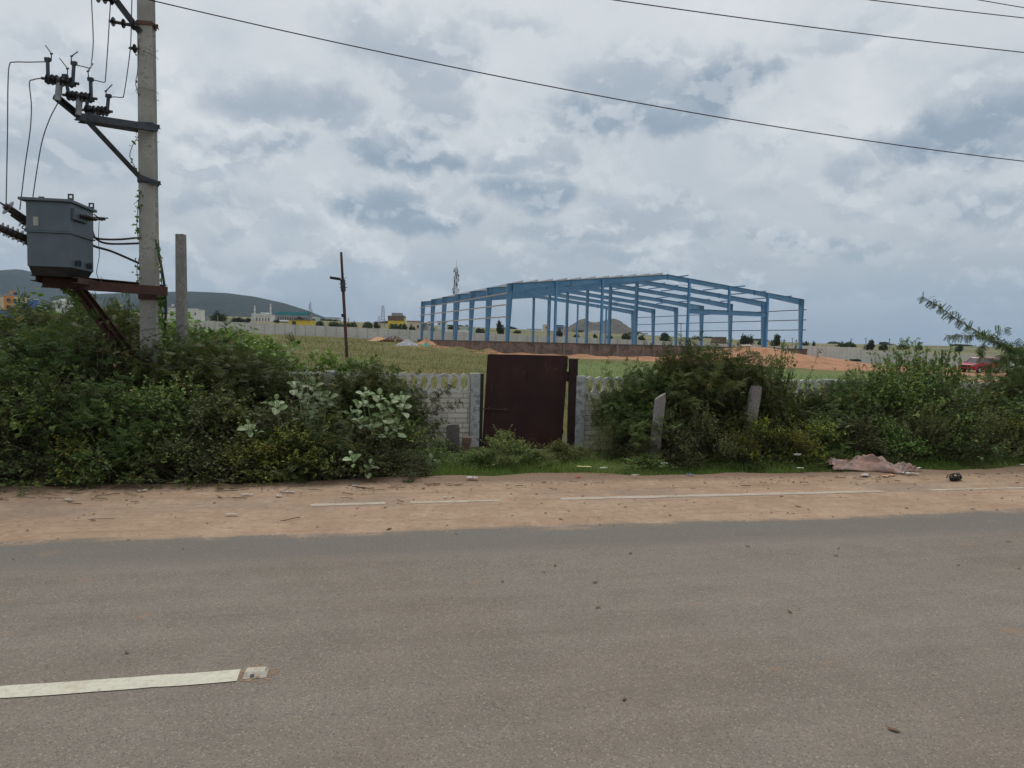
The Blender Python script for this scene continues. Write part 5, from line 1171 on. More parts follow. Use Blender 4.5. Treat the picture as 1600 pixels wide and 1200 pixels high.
scrap('white_rag', 1420, 739, .20, .10, M['white_scrap'], 'thin white sack scraps right of the pink cloth end', 'rag', 21, .01, .6)
scrap('white_rag', 1436, 731, .12, .05, M['white_scrap'], 'small white strip behind the sack scraps', 'rag', 22, .03, .8)
scrap('tan_rag', 1388, 743, .30, .10, M['sand_pile'], 'dusty tan cloth scrap lying before the pink cloth', 'rag', 23, .0, .5)
scrap('paper_scrap', 1597, 726, .08, .06, M['white_scrap'], 'white scrap at the right edge in the grass', 'paper scrap', 24, .06, .8)
# pink cloth heap: several twisted folds
p0 = on_road(1303, 733, .02); p1 = on_road(1420, 733, .02)
N1, N2 = 90, 22; mb = MB(); r = random.Random(3)
mid = (p0+p1)/2; Xc = (p1-p0); LC = Xc.length; Xc.normalize(); Yc = Vector((-Xc.y, Xc.x, 0)); Yc = Yc if Yc.y > 0 else -Yc
for j in range(N2+1):
    for i in range(N1+1):
        u = i/N1; v = j/N2-.5; w = .38*(.45+.75*math.sin(math.pi*min(1, u*1.05+.04))**.6)*(1+.15*math.sin(u*19))
        env = (1-(2*v)**2)
        hh = .125*env*(.45+.9*math.exp(-((u-.52)/.14)**2)+.35*math.exp(-((u-.12)/.1)**2)+.1*math.exp(-((u-.9)/.08)**2))
        hh += .006*env*math.sin(u*140+v*60)*math.sin(v*70-u*50) + .016*env*(math.sin(u*31+v*14)+math.sin(u*57-v*24)*.7+math.sin(v*26+u*9)*.9+abs(math.sin(u*23+v*7)))
        off = .10*math.sin(u*6.1)+.04*math.sin(u*17) - .10*u
        P = p0 + Xc*(u*LC*1.0+.02*math.sin(v*18)) + Yc*(v*w+off+.1); mb.v.append((P.x, P.y, .012+max(0, hh)))
mb.f = [(j*(N1+1)+i, j*(N1+1)+i+1, (j+1)*(N1+1)+i+1, (j+1)*(N1+1)+i) for j in range(N2) for i in range(N1)]; mb.mi = [0]*len(mb.f)
o = obj('pink_cloth', mb, M['pink_cloth'], None, loc=mid, smooth=True); o.modifiers.new('t', 'SOLIDIFY').thickness = .008
tag(o, 'crumpled heap of dirty pink cloth lying on the grass edge', 'cloth')
# sandal
sp = on_road(1492, 751, .0); t_ = thing('sandal', (sp.x, sp.y, 0), 'single black sandal lying on the sand near the right edge', 'sandal')
ax = Vector((.92, .38, 0)).normalized(); ay = Vector((-ax.y, ax.x, 0)); mb = MB(); out = []
for k in range(24):
    q = 2*math.pi*k/24; x = math.cos(q)*.125; wv_ = .045+.010*math.cos(q)-.008*math.cos(2*q); out.append((x, math.sin(q)*wv_))
mb.prism(out, sp+UP*.018, ax, ay, UP, .022); mb.prism([(x*.97, y*.95) for x, y in out], sp+UP*.0405, ax, ay, UP, .006)
obj('sole', mb, M['rubber_black'], t_, bevel=.003)
for (xf, hgt, w_, lean) in ((.045, .055, .045, 0), (-.035, .06, .03, .02), (-.095, .055, .018, -.03)):
    mb = MB(); pts = [sp + ax*(xf+lean*math.sin(a)) + ay*math.cos(a)*.05 + UP*(.03+hgt*math.sin(a)) for a in np.linspace(0, math.pi, 12)]
    n = len(pts)
    for q in pts: mb.v += [tuple(q-ax*w_/2), tuple(q+ax*w_/2)]
    mb.f = [(2*i, 2*i+1, 2*i+3, 2*i+2) for i in range(n-1)]; mb.mi = [0]*len(mb.f)
    o = obj('strap', mb, M['rubber_black'], t_, smooth=True); o.modifiers.new('t', 'SOLIDIFY').thickness = .006

# scattered twigs, crumbs and stones: uncountable litter
def bits():
    r = random.Random(31); mb = MB()
    for i in range(300):
        x = r.uniform(-6, 13); edge = 7.75; y = edge - abs(r.gauss(0, .28)) + r.uniform(0, .15)
        if x > 1.2 and r.random() < .62: continue
        if r.random() < .12: y = r.uniform(6.1, 7.6)
        L = r.uniform(.02, .16)*(1.4 if x < 1 else .8); an = r.gauss(0, .5); n = 4; pts = []; z = .012+r.uniform(0, .012)
        for k in range(n+1): pts.append(Vector((x+L*(k/n)*math.cos(an), y+L*(k/n)*math.sin(an)+r.uniform(-.006, .006), z+r.uniform(0, .006))))
        mb.tube(pts, r.uniform(.0015, .0042), 4)
    tag(obj('twig_litter', mb, M['twig']), 'dark dry twigs scattered along the sand beside the bushes', 'twigs', kind='stuff')
    mb = MB()
    def stone(x, y, s, z):
        a0 = r.uniform(0, 6); top = []; bot = []
        for k in range(6):
            a = a0+k*1.047; q = s*r.uniform(.7, 1.1); bot.append((x+math.cos(a)*q, y+math.sin(a)*q*.8, z-.002)); top.append((x+math.cos(a)*q*.6, y+math.sin(a)*q*.5, z+s*.5))
        mb.add(bot+top, [(k, (k+1) % 6, 6+(k+1) % 6, 6+k) for k in range(6)]+[(6, 7, 8, 9, 10, 11)])
    for i in range(420):
        y = r.uniform(5.8, 8.0) if r.random() < .6 else 7.7-abs(r.gauss(0, .3)); stone(r.uniform(-6, 13), y, abs(r.gauss(0, .008))+.004, .004 if y < 7.35 else .012)
    tag(obj('gravel_crumbs', mb, worn('crumbs', (.24, .165, .11), (.34, .24, .17), 8, .9)), 'loose stones and soil crumbs on the sandy shoulder', 'stones', kind='stuff')
    mb = MB()
    def leaf(x, y, s, z):
        a = r.uniform(0, 6.28); ca, sa = math.cos(a), math.sin(a); pts = [(-s, 0, .002), (-.3*s, .4*s, .006), (.4*s, .35*s, .004), (s, 0, .010), (.4*s, -.35*s, .005), (-.3*s, -.4*s, .004)]
        mb.add([(x+p*ca-q*sa, y+p*sa+q*ca, z+w) for p, q, w in pts], [(0, 1, 2, 3, 4, 5)])
    for i in range(34):
        y = 2.4+5*r.random()**.8; leaf(r.uniform(-4, 10), y, r.uniform(.008, .022), .002)
    for px, py, s in ((198, 1021, .022), (1247, 792, .05), (1205, 801, .03), (1240, 803, .03), (1168, 854, .03), (1306, 869, .03), (930, 911, .03), (850, 895, .02), (1234, 957, .03), (575, 1140, .01), (1396, 1142, .04), (985, 865, .03), (608, 827, .05), (1520, 796, .04), (1575, 847, .03)):
        q = on_road(px, py); leaf(q.x, q.y, s*.8, .003)
    tag(obj('leaf_litter', mb, M['leaf_dry']), 'small dry leaves lying scattered on the asphalt and sand', 'dry leaves', kind='stuff')
bits()

# ------------------------------------------------------------------ vegetation
def fast_mesh(name, V, Q, tint):
    me = bpy.data.meshes.new(name); n = len(V); m = len(Q)
    me.vertices.add(n); me.vertices.foreach_set('co', np.ascontiguousarray(V, dtype=np.float32).ravel())
    me.loops.add(m*4); me.loops.foreach_set('vertex_index', np.ascontiguousarray(Q, dtype=np.int32).ravel())
    me.polygons.add(m); me.polygons.foreach_set('loop_start', np.arange(0, m*4, 4, dtype=np.int32))
    me.polygons.foreach_set('loop_total', np.full(m, 4, dtype=np.int32))
    me.update(calc_edges=True)
    me.attributes.new('tint', 'FLOAT', 'POINT').data.foreach_set('value', np.asarray(tint, dtype=np.float32)); return me
def nrm(v): return v/np.maximum(np.linalg.norm(v, axis=-1, keepdims=True), 1e-9)
def T_leaf(w=.45, bend=.12):   # one folded quad pair
    V = np.array([(0, 0, 0), (.4, .5*w, .06), (.4, -.5*w, .06), (1, 0, -bend), (.42, 0, 0)]); return V, np.array([(0, 4, 3, 1), (0, 2, 3, 4)])
def T_diamond(w=.45): return np.array([(0, 0, 0), (.45, .5*w, .0), (1, 0, -.06), (.45, -.5*w, .0)]), np.array([(0, 3, 2, 1)])
def T_pinna(pairs=6, lw=.30, lh=.12, droop=.2):
    V = []; Q = []
    for i in range(pairs):
        x = .12+.88*i/(pairs-1) if pairs > 1 else .5; z = -droop*x*x
        for s in (-1, 1):
            L = lw*(1-.35*abs(x-.5)); b = len(V); fx = .35
            V += [(x, 0, z), (x+fx*L*.3+lh*.5, s*L*.5, z+.02), (x+fx*L, s*L, z-.03), (x+fx*L*.3-lh*.5, s*L*.55, z+.02)]
            Q.append((b, b+1, b+2, b+3) if s > 0 else (b, b+3, b+2, b+1))
    return np.array(V), np.array(Q)
def T_obovate():
    V = [(0, 0, 0)]; ws = [(.25, .22), (.55, .33), (.85, .22)]
    for x, w in ws: V += [(x, w, .05-.10*x*x), (x, 0, -.10*x*x), (x, -w, .05-.10*x*x)]
    V.append((1.02, 0, -.12))
    Q = [(0, 2, 1, 1), (0, 3, 2, 2)]
    Q = [(0, 2, 1, 0)]
    F_ = []
    for k in (1, 4): F_ += [(k, k+1, k+4, k+3), (k+1, k+2, k+5, k+4)]
    F_ += [(0, 2, 1, 1)]
    V2 = V; return np.array(V2), F_
def scatter(T, pos, X, Z, L, tint):
    Tv, Tq = T; Z = nrm(Z); X = nrm(X); Y = nrm(np.cross(Z, X)); Z = np.cross(X, Y); n = len(pos); k = len(Tv)
    V = pos[:, None, :] + (Tv[None, :, 0:1]*X[:, None, :] + Tv[None, :, 1:2]*Y[:, None, :] + Tv[None, :, 2:3]*Z[:, None, :])*np.asarray(L).reshape(-1, 1, 1)
    Q = (Tq[None] + (np.arange(n)*k)[:, None, None]).reshape(-1, 4)
    return V.reshape(-1, 3), Q, np.repeat(tint, k)
def tubes_np(P0, P1, r0, r1):
    """many 3-sided straight sticks"""
    x = nrm(P1-P0); ref = np.where(np.abs(x[:, 2:3]) < .9, np.array([[0, 0, 1.]]), np.array([[1., 0, 0]])); u = nrm(np.cross(x, ref)); w = np.cross(x, u); n = len(P0)
    V = []
    for k in range(3):
        q = 2*math.pi*k/3; o = u*math.cos(q)+w*math.sin(q); V.append(P0+o*np.reshape(r0, (-1, 1))); V.append(P1+o*np.reshape(r1, (-1, 1)))
    V = np.stack(V, 1).reshape(-1, 3); Q = np.array([(0, 2, 3, 1), (2, 4, 5, 3), (4, 0, 1, 5)])
    return V, (Q[None]+(np.arange(n)*6)[:, None, None]).reshape(-1, 4)
def merge(parts):
    V = []; Q = []; T = []; o = 0
    for v, q, t in parts: V.append(v); Q.append(q+o); T.append(t); o += len(v)
    return np.concatenate(V), np.concatenate(Q), np.concatenate(T)
def gen_shrub(name, seed, R=.9, H=1.5, clumps=26, twigs=16, twl=.32, per=9, T=None, leaf=.075, wild=10, upb=.35, clr=.30, droop=.3, sthick=.012, lj=.5):
    g = np.random.default_rng(seed); P0 = []; P1 = []; tb = []
    # clump centres in a ragged dome
    q = g.uniform(0, 2*math.pi, clumps); e = g.uniform(-.05, 1, clumps)**.8*math.pi/2; rr = g.uniform(.45, 1.0, clumps)**.6
    lump = 1+.22*np.sin(q*2+seed)+.15*np.sin(q*5+seed*2)
    Cc = np.stack([np.cos(q)*np.cos(e)*R*rr*lump, np.sin(q)*np.cos(e)*R*rr*lump, .10*H+np.sin(np.maximum(e, .02))*H*.82*rr*g.uniform(.8, 1.12, clumps)], -1)
    SV = []; SQ = []; so = 0
    for c in Cc:      # curved stems from the base
        b = np.array([g.uniform(-.12, .12), g.uniform(-.12, .12), -.05]); m_ = b*.5+c*.5+np.array([0, 0, .18*H]); pts = [b, b*.2+m_*.5+c*.3-np.array([0, 0, .05]), c]
        for i in range(2):
            v, qd = tubes_np(np.array([pts[i]]), np.array([pts[i+1]]), [sthick*(1-.4*i)], [sthick*(.6-.35*i)]); SV.append(v); SQ.append(qd+so); so += len(v)
    parts = []; ctint = g.uniform(.15, .85, clumps)
    ci = np.repeat(np.arange(clumps), twigs); n = len(ci); c = Cc[ci]
    st = c + g.normal(0, clr*.45, (n, 3))*np.array([1, 1, .8]); st[:, 2] = np.maximum(st[:, 2], .03)
    out = nrm(st*np.array([1, 1, .6])+1e-3) + g.normal(0, .55, (n, 3)) + np.array([0, 0, upb]); out = nrm(out); L = twl*g.uniform(.55, 1.25, n)
    if wild:          # long shoots reaching out of the mass
        k = g.integers(0, n, wild); L[k] *= g.uniform(1.3, 2.3, wild); out[k] = nrm(nrm(st[k])+np.array([0, 0, .6])+g.normal(0, .25, (wild, 3)))
    en = st+out*L[:, None]; en[:, 2] -= droop*L*L*g.uniform(.2, 1, n); en[:, 2] = np.maximum(en[:, 2], .02)
    v, qd = tubes_np(st-out*.05, en, np.full(n, sthick*.28), np.full(n, sthick*.12)); SV.append(v); SQ.append(qd+so)
    cnt = np.maximum(3, (per*L/twl)).astype(int); idx = np.repeat(np.arange(n), cnt); f = g.uniform(.12, 1.02, len(idx))
    pos = st[idx]+(en-st)[idx]*f[:, None]; pos[:, 2] -= .0
    ax = nrm((en-st)[idx]); side = nrm(np.cross(ax, g.normal(0, 1, (len(idx), 3)))); X = nrm(ax*.55+side*.9+np.array([0, 0, .05])+g.normal(0, .15, (len(idx), 3)))
    Z = np.array([[0, 0, 1.]])+g.normal(0, lj, (len(idx), 3)); t = np.clip(ctint[ci[idx]]*.7+g.uniform(0, .35, len(idx)), 0, 1); t = np.where(g.random(len(idx)) < .02, 1.0, t*.93)
    V, Q, TT = scatter(T, pos, X, Z, leaf*g.uniform(.65, 1.25, len(idx)), t)
    me = fast_mesh(name+'_foliage', V, Q, TT); ms = fast_mesh(name+'_stems', np.concatenate(SV), np.concatenate(SQ), np.zeros(sum(len(x) for x in SV)))
    me['H'] = H; me['R'] = R
    return me, ms, H, R
PN = T_pinna(6, .34, .15, .25); PN2 = T_pinna(5, .45, .22, .15)
SPEC = {
 'thorn': ([gen_shrub('thorn', 10+i, .9, 1.5, 30, 15, .40, 10, PN, .10, 26, .45) for i in range(4)], 'leaf_thorn', 'bark', 'thorn_shrub', 'shrub'),
 'leafy': ([gen_shrub('leafy', 30+i, .9, 1.3, 26, 15, .30, 8, T_leaf(.62), .066, 14, .3, .3, .4) for i in range(3)], 'leaf_broad', 'green_stem', 'leafy_shrub', 'shrub'),
 'vine': ([gen_shrub('vine', 50+i, 1.0, 1.2, 24, 12, .30, 7, T_leaf(.85), .095, 8, .25, .34, .5) for i in range(2)], 'leaf_broad', 'green_stem', 'vine_thicket', 'vine'),
 'small': ([gen_shrub('small', 60+i, .8, 1.1, 30, 15, .26, 7, T_leaf(.55), .060, 10, .35, .26, .3) for i in range(3)], 'leaf_thorn', 'bark', 'small_leaved_shrub', 'shrub'),
 'yellow': ([gen_shrub('yellow', 70+i, .7, .9, 26, 15, .22, 8, T_leaf(.5), .052, 10, .6, .22, .2) for i in range(2)], 'leaf_yellow', 'green_stem', 'yellow_weed', 'weed'),
 'weedy': ([gen_shrub('weedy', 180+i, .5, .8, 34, 20, .20, 12, T_leaf(.42), .040, 12, 1.0, .17, .1, .006) for i in range(2)], 'leaf_weedy', 'green_stem', 'bushy_weed', 'weed'),
 'olive': ([gen_shrub('olive', 80+i, .5, .8, 24, 18, .24, 12, T_leaf(.28), .030, 10, 1.1, .18, .1, .007) for i in range(2)], 'leaf_olive', 'green_stem', 'feathery_weed', 'weed'),
 'bright': ([gen_shrub('bright', 90+i, 1.0, 1.2, 24, 12, .34, 7, T_leaf(.6), .10, 6, .5, .34, .4) for i in range(2)], 'leaf_bright', 'green_stem', 'bright_shrub', 'shrub'),
}
for k_, s_ in SPEC.items():
    for me, ms, H, R in s_[0]: me.materials.append(M[s_[1]]); ms.materials.append(M[s_[2]])
cnt_ = {}
prnd = random.Random(17)
LML = [(-80, 'past the left picture edge'), (0, 'at the left picture edge'), (45, 'below the orange house'), (100, 'straight below the transformer'), (165, 'below the platform brace'), (225, 'just left of the pole foot'), (275, 'at the pole foot'), (330, 'below the stub pole'),
       (375, 'left of the milkweed clumps'), (450, 'below the small milkweed head'), (510, 'under the upper milkweed clump'), (570, 'between the two milkweed clumps'), (800, 'under the widest milkweed clump'),
       (1040, 'left of the leaning granite post'), (1085, 'just right of the leaning granite post'), (1140, 'midway between the granite posts'), (1200, 'beside the short granite post'), (1250, 'right of the short granite post'), (1275, 'between short post and pink cloth'), (1330, 'above the left end of the pink cloth'),
       (1385, 'above the middle of the pink cloth'), (1430, 'above the right end of the cloth'), (1470, 'between the cloth and the sandal'), (1510, 'above the black sandal'), (1560, 'below the red car'), (1620, 'below the white car'), (1645, 'at the right edge'), (1680, 'past the right edge'), (9999, 'far past the right edge')]
KIND = {'thorn': 'dark thorn shrub', 'small': 'small leaved dark shrub', 'leafy': 'green leafy shrub', 'vine': 'large leaved vine', 'yellow': 'yellow tinged weed', 'olive': 'olive weed', 'weedy': 'bushy weed', 'bright': 'bright yellow green bush'}
seen_ = set()
def place_label(sp, px, Y, tail=None):
    row = 'far row' if Y > 14 else 'back row' if Y > 10.55 or (px > 900 and Y > 9.6) else 'middle row' if Y > 9.25 else 'front row' if Y > 8.7 else 'verge row'
    lm = next(t for q, t in LML if px < q); lb = '%s, %s of the thicket, %s' % (KIND[sp], row, lm)
    if lb in seen_: lb = '%s, %s of the thicket, right part %s' % (KIND[sp], row, lm)
    seen_.add(lb); return lb
def put(species, px, Y, ytop, hw, label, group=None, name=None, cat=None, sy_scale=None):
    if group: label = place_label(species, px, Y)
    protos, lm, sm2, nm, ct = SPEC[species]; i = cnt_.get(species, 0); cnt_[species] = i+1; me, ms, H, R = protos[i % len(protos)]
    p, d = PY(px, Y, 700); zt = at(px, ytop, d).z; h = max(.15, zt-p.z)*.98
    root = bpy.data.objects.new(name or nm, None); C.objects.link(root); root.location = p
    sz = h/H/1.02; sx = hw/R; root.scale = (sx, sx*(sy_scale or 1), sz); root.rotation_euler = (0, 0, prnd.uniform(0, 6.28)); tag(root, label, cat or ct, group)
    a = bpy.data.objects.new('foliage', me); b = bpy.data.objects.new('stems', ms)
    for o in (a, b): C.objects.link(o); o.parent = root
    return root
TG = 'dark thorn shrubs of the left thicket'
TL = 'dark green thorn shrub merging into the dense thicket left of the wall'
# --- left thicket, back row
for px, Y, yt, hw, sp, lb, gr in [
 (-110, 11.2, 506, 1.3, 'thorn', TL, TG), (-20, 11.0, 516, 1.2, 'thorn', TL, TG), (60, 11.2, 512, 1.2, 'thorn', TL, TG), (130, 11.0, 512, 1.1, 'thorn', TL, TG), (190, 11.2, 516, 1.0, 'thorn', TL, TG),
 (250, 11.6, 522, 1.0, 'small', TL, TG), (315, 11.9, 520, .95, 'thorn', 'dark thorn shrub growing around the foot of the stub pole', None),
 (330, 12.8, 530, 1.3, 'vine', 'bright green vine thicket spilling right of the stub pole', None), (395, 12.2, 548, 1.2, 'vine', 'bright vine hump with large heart shaped leaves against the dry field', None),
 (455, 12.0, 556, 1.2, 'vine', 'vine thicket between the bright hump and the lamp pole', None), (520, 11.8, 566, 1.0, 'vine', 'low vine mass in front of the lamp pole foot', None), (570, 11.4, 584, .7, 'leafy', 'leafy shrub covering the left end of the ring topped wall', None),
 # middle row
 (-150, 9.9, 520, 1.1, 'thorn', TL, TG), (-60, 9.9, 520, 1.1, 'small', TL, TG), (10, 9.8, 532, 1.0, 'thorn', TL, TG), (80, 10.0, 526, 1.0, 'thorn', TL, TG), (145, 9.9, 534, .9, 'small', TL, TG), (190, 10.0, 548, .7, 'thorn', TL, TG), (285, 10.3, 556, .95, 'thorn', TL, TG),
 (345, 10.2, 560, .95, 'thorn', TL, TG), (410, 10.2, 575, .9, 'thorn', TL, TG), (470, 10.1, 580, .9, 'small', TL, TG), (535, 10.1, 582, .85, 'thorn', TL, TG), (575, 10.0, 590, .65, 'thorn', TL, TG), (606, 9.9, 606, .50, 'thorn', 'spreading thorn shrub whose shoots reach across the left ring panel', None),
 # front row
 (-60, 8.9, 590, .9, 'small', TL, TG), (20, 8.9, 585, .85, 'leafy', TL, TG), (85, 8.85, 600, .8, 'small', TL, TG), (150, 8.9, 610, .8, 'thorn', TL, TG), (210, 8.9, 608, .8, 'small', TL, TG), (262, 9.0, 600, .7, 'leafy', TL, TG),
 (310, 8.9, 620, .75, 'small', TL, TG), (362, 8.9, 640, .7, 'leafy', TL, TG), (425, 8.9, 640, .7, 'small', TL, TG), (485, 8.9, 640, .7, 'thorn', TL, TG), (545, 8.85, 650, .65, 'small', TL, TG), (585, 8.8, 660, .5, 'small', TL, TG), (622, 9.0, 655, .42, 'leafy', 'leafy shrub at the right end of the left thicket', None),
 # low plants along the sand
 (-20, 8.35, 690, .6, 'small', None, None), (50, 8.3, 700, .55, 'small', None, None), (110, 8.35, 690, .5, 'yellow', None, None), (165, 8.35, 695, .5, 'small', None, None), (225, 8.35, 690, .5, 'leafy', None, None), (280, 8.35, 685, .5, 'small', None, None),
 (335, 8.35, 690, .5, 'small', None, None), (385, 8.35, 690, .5, 'yellow', 'yellow tinged weed clump at the foot of the milkweed', None), (440, 8.4, 680, .55, 'yellow', 'bright yellow green weed clump low in the left bushes', None), (500, 8.4, 690, .5, 'small', None, None), (555, 8.4, 695, .45, 'small', None, None), (600, 8.4, 700, .45, 'small', None, None), (650, 8.6, 705, .35, 'small', None, None)]:
    put(sp, px, Y, yt, hw, lb or 'low small leaved weed hanging over the sand at the thicket foot', gr or ('low weeds along the sand' if lb is None else None), name=None if lb else 'verge_weed', cat=None if lb else 'weed')
for i, (px, Y, yt) in enumerate(((-90, 24, 494), (-20, 22, 494), (40, 23, 495), (95, 24, 496), (150, 23, 495), (200, 25, 500), (260, 26, 508), (310, 27, 517))):
    put('bright', px, Y, yt, 2.4, 'bright yellow green bush rising behind the dark left thicket', 'bright bushes behind the thicket')
for px, Y, yt, hw, sp, lb in [(120, 14, 482, .42, 'thorn', 'loose sprig bush sticking up beneath the platform beam'), (30, 13, 494, .30, 'leafy', 'small sprig rising in front of the orange house'), (182, 13.5, 484, .32, 'thorn', 'tall thin sprig just left of the transformer pole')]:
    put(sp, px, Y, yt, hw, lb)
# --- around the gate
GW = 'feathery olive weeds by the gate'
for px, Y, yt, hw, sp, lb in [(793, 8.95, 681, .36, 'weedy', 'largest feathery olive weed standing in front of the gate'), (760, 9.0, 704, .22, 'weedy', 'small feathery weed at the left foot of the gate'), (838, 8.9, 706, .24, 'weedy', 'low weed at the middle foot of the gate'),
 (872, 9.3, 692, .26, 'weedy', 'feathery weed at the foot of the gate post'), (905, 9.3, 700, .24, 'weedy', 'short olive weed right of the gate post'), (690, 9.6, 690, .3, 'small', 'low weed before the broken concrete stump'), (724, 8.9, 708, .27, 'leafy', 'low leafy weed before the brown slab'), (665, 9.2, 700, .28, 'leafy', 'low leafy weed at the corner of the thicket and the gate clearing'), (742, 9.1, 716, .18, 'small', 'tiny weed in the gate clearing left of the largest weed')]:
    put(sp, px, Y, yt, hw, lb)
# --- right thicket
TR = 'dark green shrub merging into the dense thicket right of the gate'; GR = 'dark shrubs of the right thicket'
for px, Y, yt, hw, sp, lb in [
 (985, 9.9, 590, .42, 'thorn', 'thorn shrub creeping over the brick face right of the gate'), (1010, 9.80, 573, .7, 'thorn', TR), (1062, 9.80, 560, .62, 'thorn', 'tall thorn shrub behind the leaning granite post'), (1110, 9.80, 557, .9, 'thorn', 'tallest thorn shrub of the middle hiding the shed ramp'),
 (1165, 9.95, 570, .62, 'thorn', TR), (1212, 9.95, 566, .55, 'leafy', 'bright topped leafy shrub below the shed corner'), (1255, 9.80, 612, .7, 'thorn', TR), (1310, 9.80, 614, .7, 'thorn', TR), (1352, 9.95, 596, .6, 'thorn', TR), (1398, 9.80, 556, .75, 'leafy', 'tall leafy shrub left of the red car'), (1440, 9.95, 566, .8, 'leafy', TR),
 (1474, 9.80, 566, .5, 'vine', 'large leaved bush directly left of the red car'), (1530, 9.80, 616, .7, 'leafy', 'low leafy bush under the red car'), (1585, 9.95, 588, .8, 'thorn', TR), (1640, 9.95, 560, 1.0, 'thorn', TR), (1700, 9.95, 560, 1.1, 'thorn', TR),
 (1000, 9.35, 640, .6, 'thorn', TR), (1060, 9.35, 610, .7, 'small', TR), (1110, 9.45, 605, .7, 'thorn', TR), (1150, 9.45, 600, .6, 'small', TR), (1225, 9.45, 636, .75, 'small', TR), (1285, 9.35, 640, .7, 'thorn', TR), (1345, 9.35, 634, .75, 'small', TR), (1400, 9.35, 600, .8, 'leafy', TR), (1460, 9.35, 600, .8, 'small', TR), (1520, 9.35, 632, .8, 'leafy', TR), (1580, 9.35, 620, .8, 'small', TR), (1650, 9.35, 610, .9, 'thorn', TR),
 (950, 9.35, 668, .32, 'olive', 'grey green weed at the foot of the brick face'), (985, 9.3, 685, .35, 'olive', 'grey green feathery weed left of the leaning granite post'), (1012, 8.85, 690, .32, 'olive', 'feathery weed hiding the foot of the leaning granite post'), (1052, 8.85, 665, .45, 'small', 'dark weed just right of the leaning granite post'),
 (1102, 8.85, 652, .42, 'olive', 'round pale olive weed between the two granite posts'), (1145, 8.85, 670, .4, 'yellow', 'yellow green weed right of the round olive weed'), (1190, 8.85, 662, .45, 'yellow', 'yellowish weed in front of the shorter granite post'), (1235, 8.85, 668, .5, 'yellow', 'yellow green weed holding the white plastic bag'), (1290, 8.85, 668, .5, 'yellow', 'yellow green weed left of the pink cloth'), (1340, 8.85, 660, .5, 'small', 'dark weed behind the left end of the pink cloth'),
 (1390, 8.85, 665, .5, 'leafy', 'leafy weed behind the pink cloth'), (1440, 8.85, 645, .5, 'olive', 'tall olive weed right of the pink cloth'), (1490, 8.85, 660, .5, 'small', 'dark weed above the black sandal'), (1545, 8.85, 650, .5, 'olive', 'olive weed right of the sandal'), (1600, 8.85, 650, .5, 'yellow', 'yellow flecked weed at the right edge'), (1650, 8.85, 650, .6, 'small', TR)]:
    put(sp, px, Y, yt, hw, lb, GR if lb == TR else None)
for px in (1010, 1065, 1120, 1165, 1215, 1262, 1300, 1452, 1505, 1560, 1610):
    put('small' if px % 2 else 'leafy', px, 8.65+.1*math.sin(px), 712 if px < 1300 else 704, .34, 'low ground weed at the grass edge below the right thicket', 'low weeds below the right thicket', 'verge_weed', 'weed')

# --- milkweed with big pale leaves
def obov(pos, X, Z, L, tint):
    xs = [0, .12, .3, .5, .7, .86, 1.0]; ws = [.03, .16, .29, .35, .32, .21, .02]; V = []; K = []
    for x, w in zip(xs, ws):
        z = .10*math.sin(x*2.2)-.22*x*x
        for q, dz_ in ((-1, .07), (-.5, .045), (0, 0), (.5, .045), (1, .07)): V.append((x, q*w, z+dz_*w/.35)); K.append(.28 if q == 0 else (-.08 if abs(q) == .5 else .03))
    Q = [(r*5+c, r*5+c+1, r*5+c+6, r*5+c+5) for r in range(6) for c in range(4)]
    V_, Q_, T_ = scatter((np.array(V), np.array(Q)), pos, X, Z, L, tint)
    return V_, Q_, np.clip(T_+np.tile(np.array(K), len(pos)), 0, 1)
def milkweed(tips, Y, label, seed, leafL=.125):
    g = np.random.default_rng(seed); ax_ = sum(t[0] for t in tips)/len(tips); base, d0 = PY(ax_, Y+.35, 720)
    root = thing('milkweed_plant', base, label, 'milkweed'); parts = []; SV = []; SQ = []; so = 0; b = np.array(base)
    for (px, py, n, s) in tips:
        t_ = (px-800)/FPX; d = Y/(cy_-t_*sy_); tip = np.array(at(px, py, d)); mid_ = b*.4+tip*.6+np.array([0, .25, -.1]); pts = [b, mid_, tip]
        for i in range(2): v, q = tubes_np(np.array([pts[i]]), np.array([pts[i+1]]), [.012-.004*i], [.008-.003*i]); SV.append(v); SQ.append(q+so); so += len(v)
        ax2 = nrm(np.array([g.normal(0, .25), -.55, 1.0])); P = []; X = []; Z = []; L = []
        for k in range(n):
            a0 = k*1.57+g.uniform(-.3, .3); c = tip - ax2*.055*k
            for s2 in (0, math.pi):
                u = nrm(np.cross(ax2, [1, .2, 0])); w = np.cross(ax2, u); rad = u*math.cos(a0+s2)+w*math.sin(a0+s2)
                P.append(c+rad*.01); X.append(nrm(rad*1.0+ax2*(.75-.25*k))); Z.append(ax2*1.0+rad*-.3+np.array([0, -.3, .2])+g.normal(0, .38, 3)); L.append(s*leafL*g.uniform(.6, 1.2)*(.65+.2*min(k, 2)))
        parts.append(obov(np.array(P), np.array(X), np.array(Z), np.array(L), g.uniform(.05, .85, len(P))))
    V, Q, T = merge(parts); inv_ = np.array(base)
    me = fast_mesh('milkweed_leaves', V-inv_, Q, T); ms = fast_mesh('milkweed_stems', np.concatenate(SV)-inv_, np.concatenate(SQ), np.zeros(so))
    mesh_obj('leaves', me, M['leaf_pale'], root); mesh_obj('stems', ms, M['pale_stem'], root)
milkweed([(478, 578, 2, .9), (462, 596, 3, 1), (490, 600, 4, 1.1), (500, 614, 4, 1.05), (472, 612, 3, 1), (482, 628, 3, 1), (512, 618, 3, 1)], 8.35, 'pale milkweed clump with large leaves high in the left bushes', 1)
milkweed([(432, 626, 3, .95), (434, 634, 2, .9)], 8.35, 'small milkweed head with four pale leaves left of the large clump', 2)
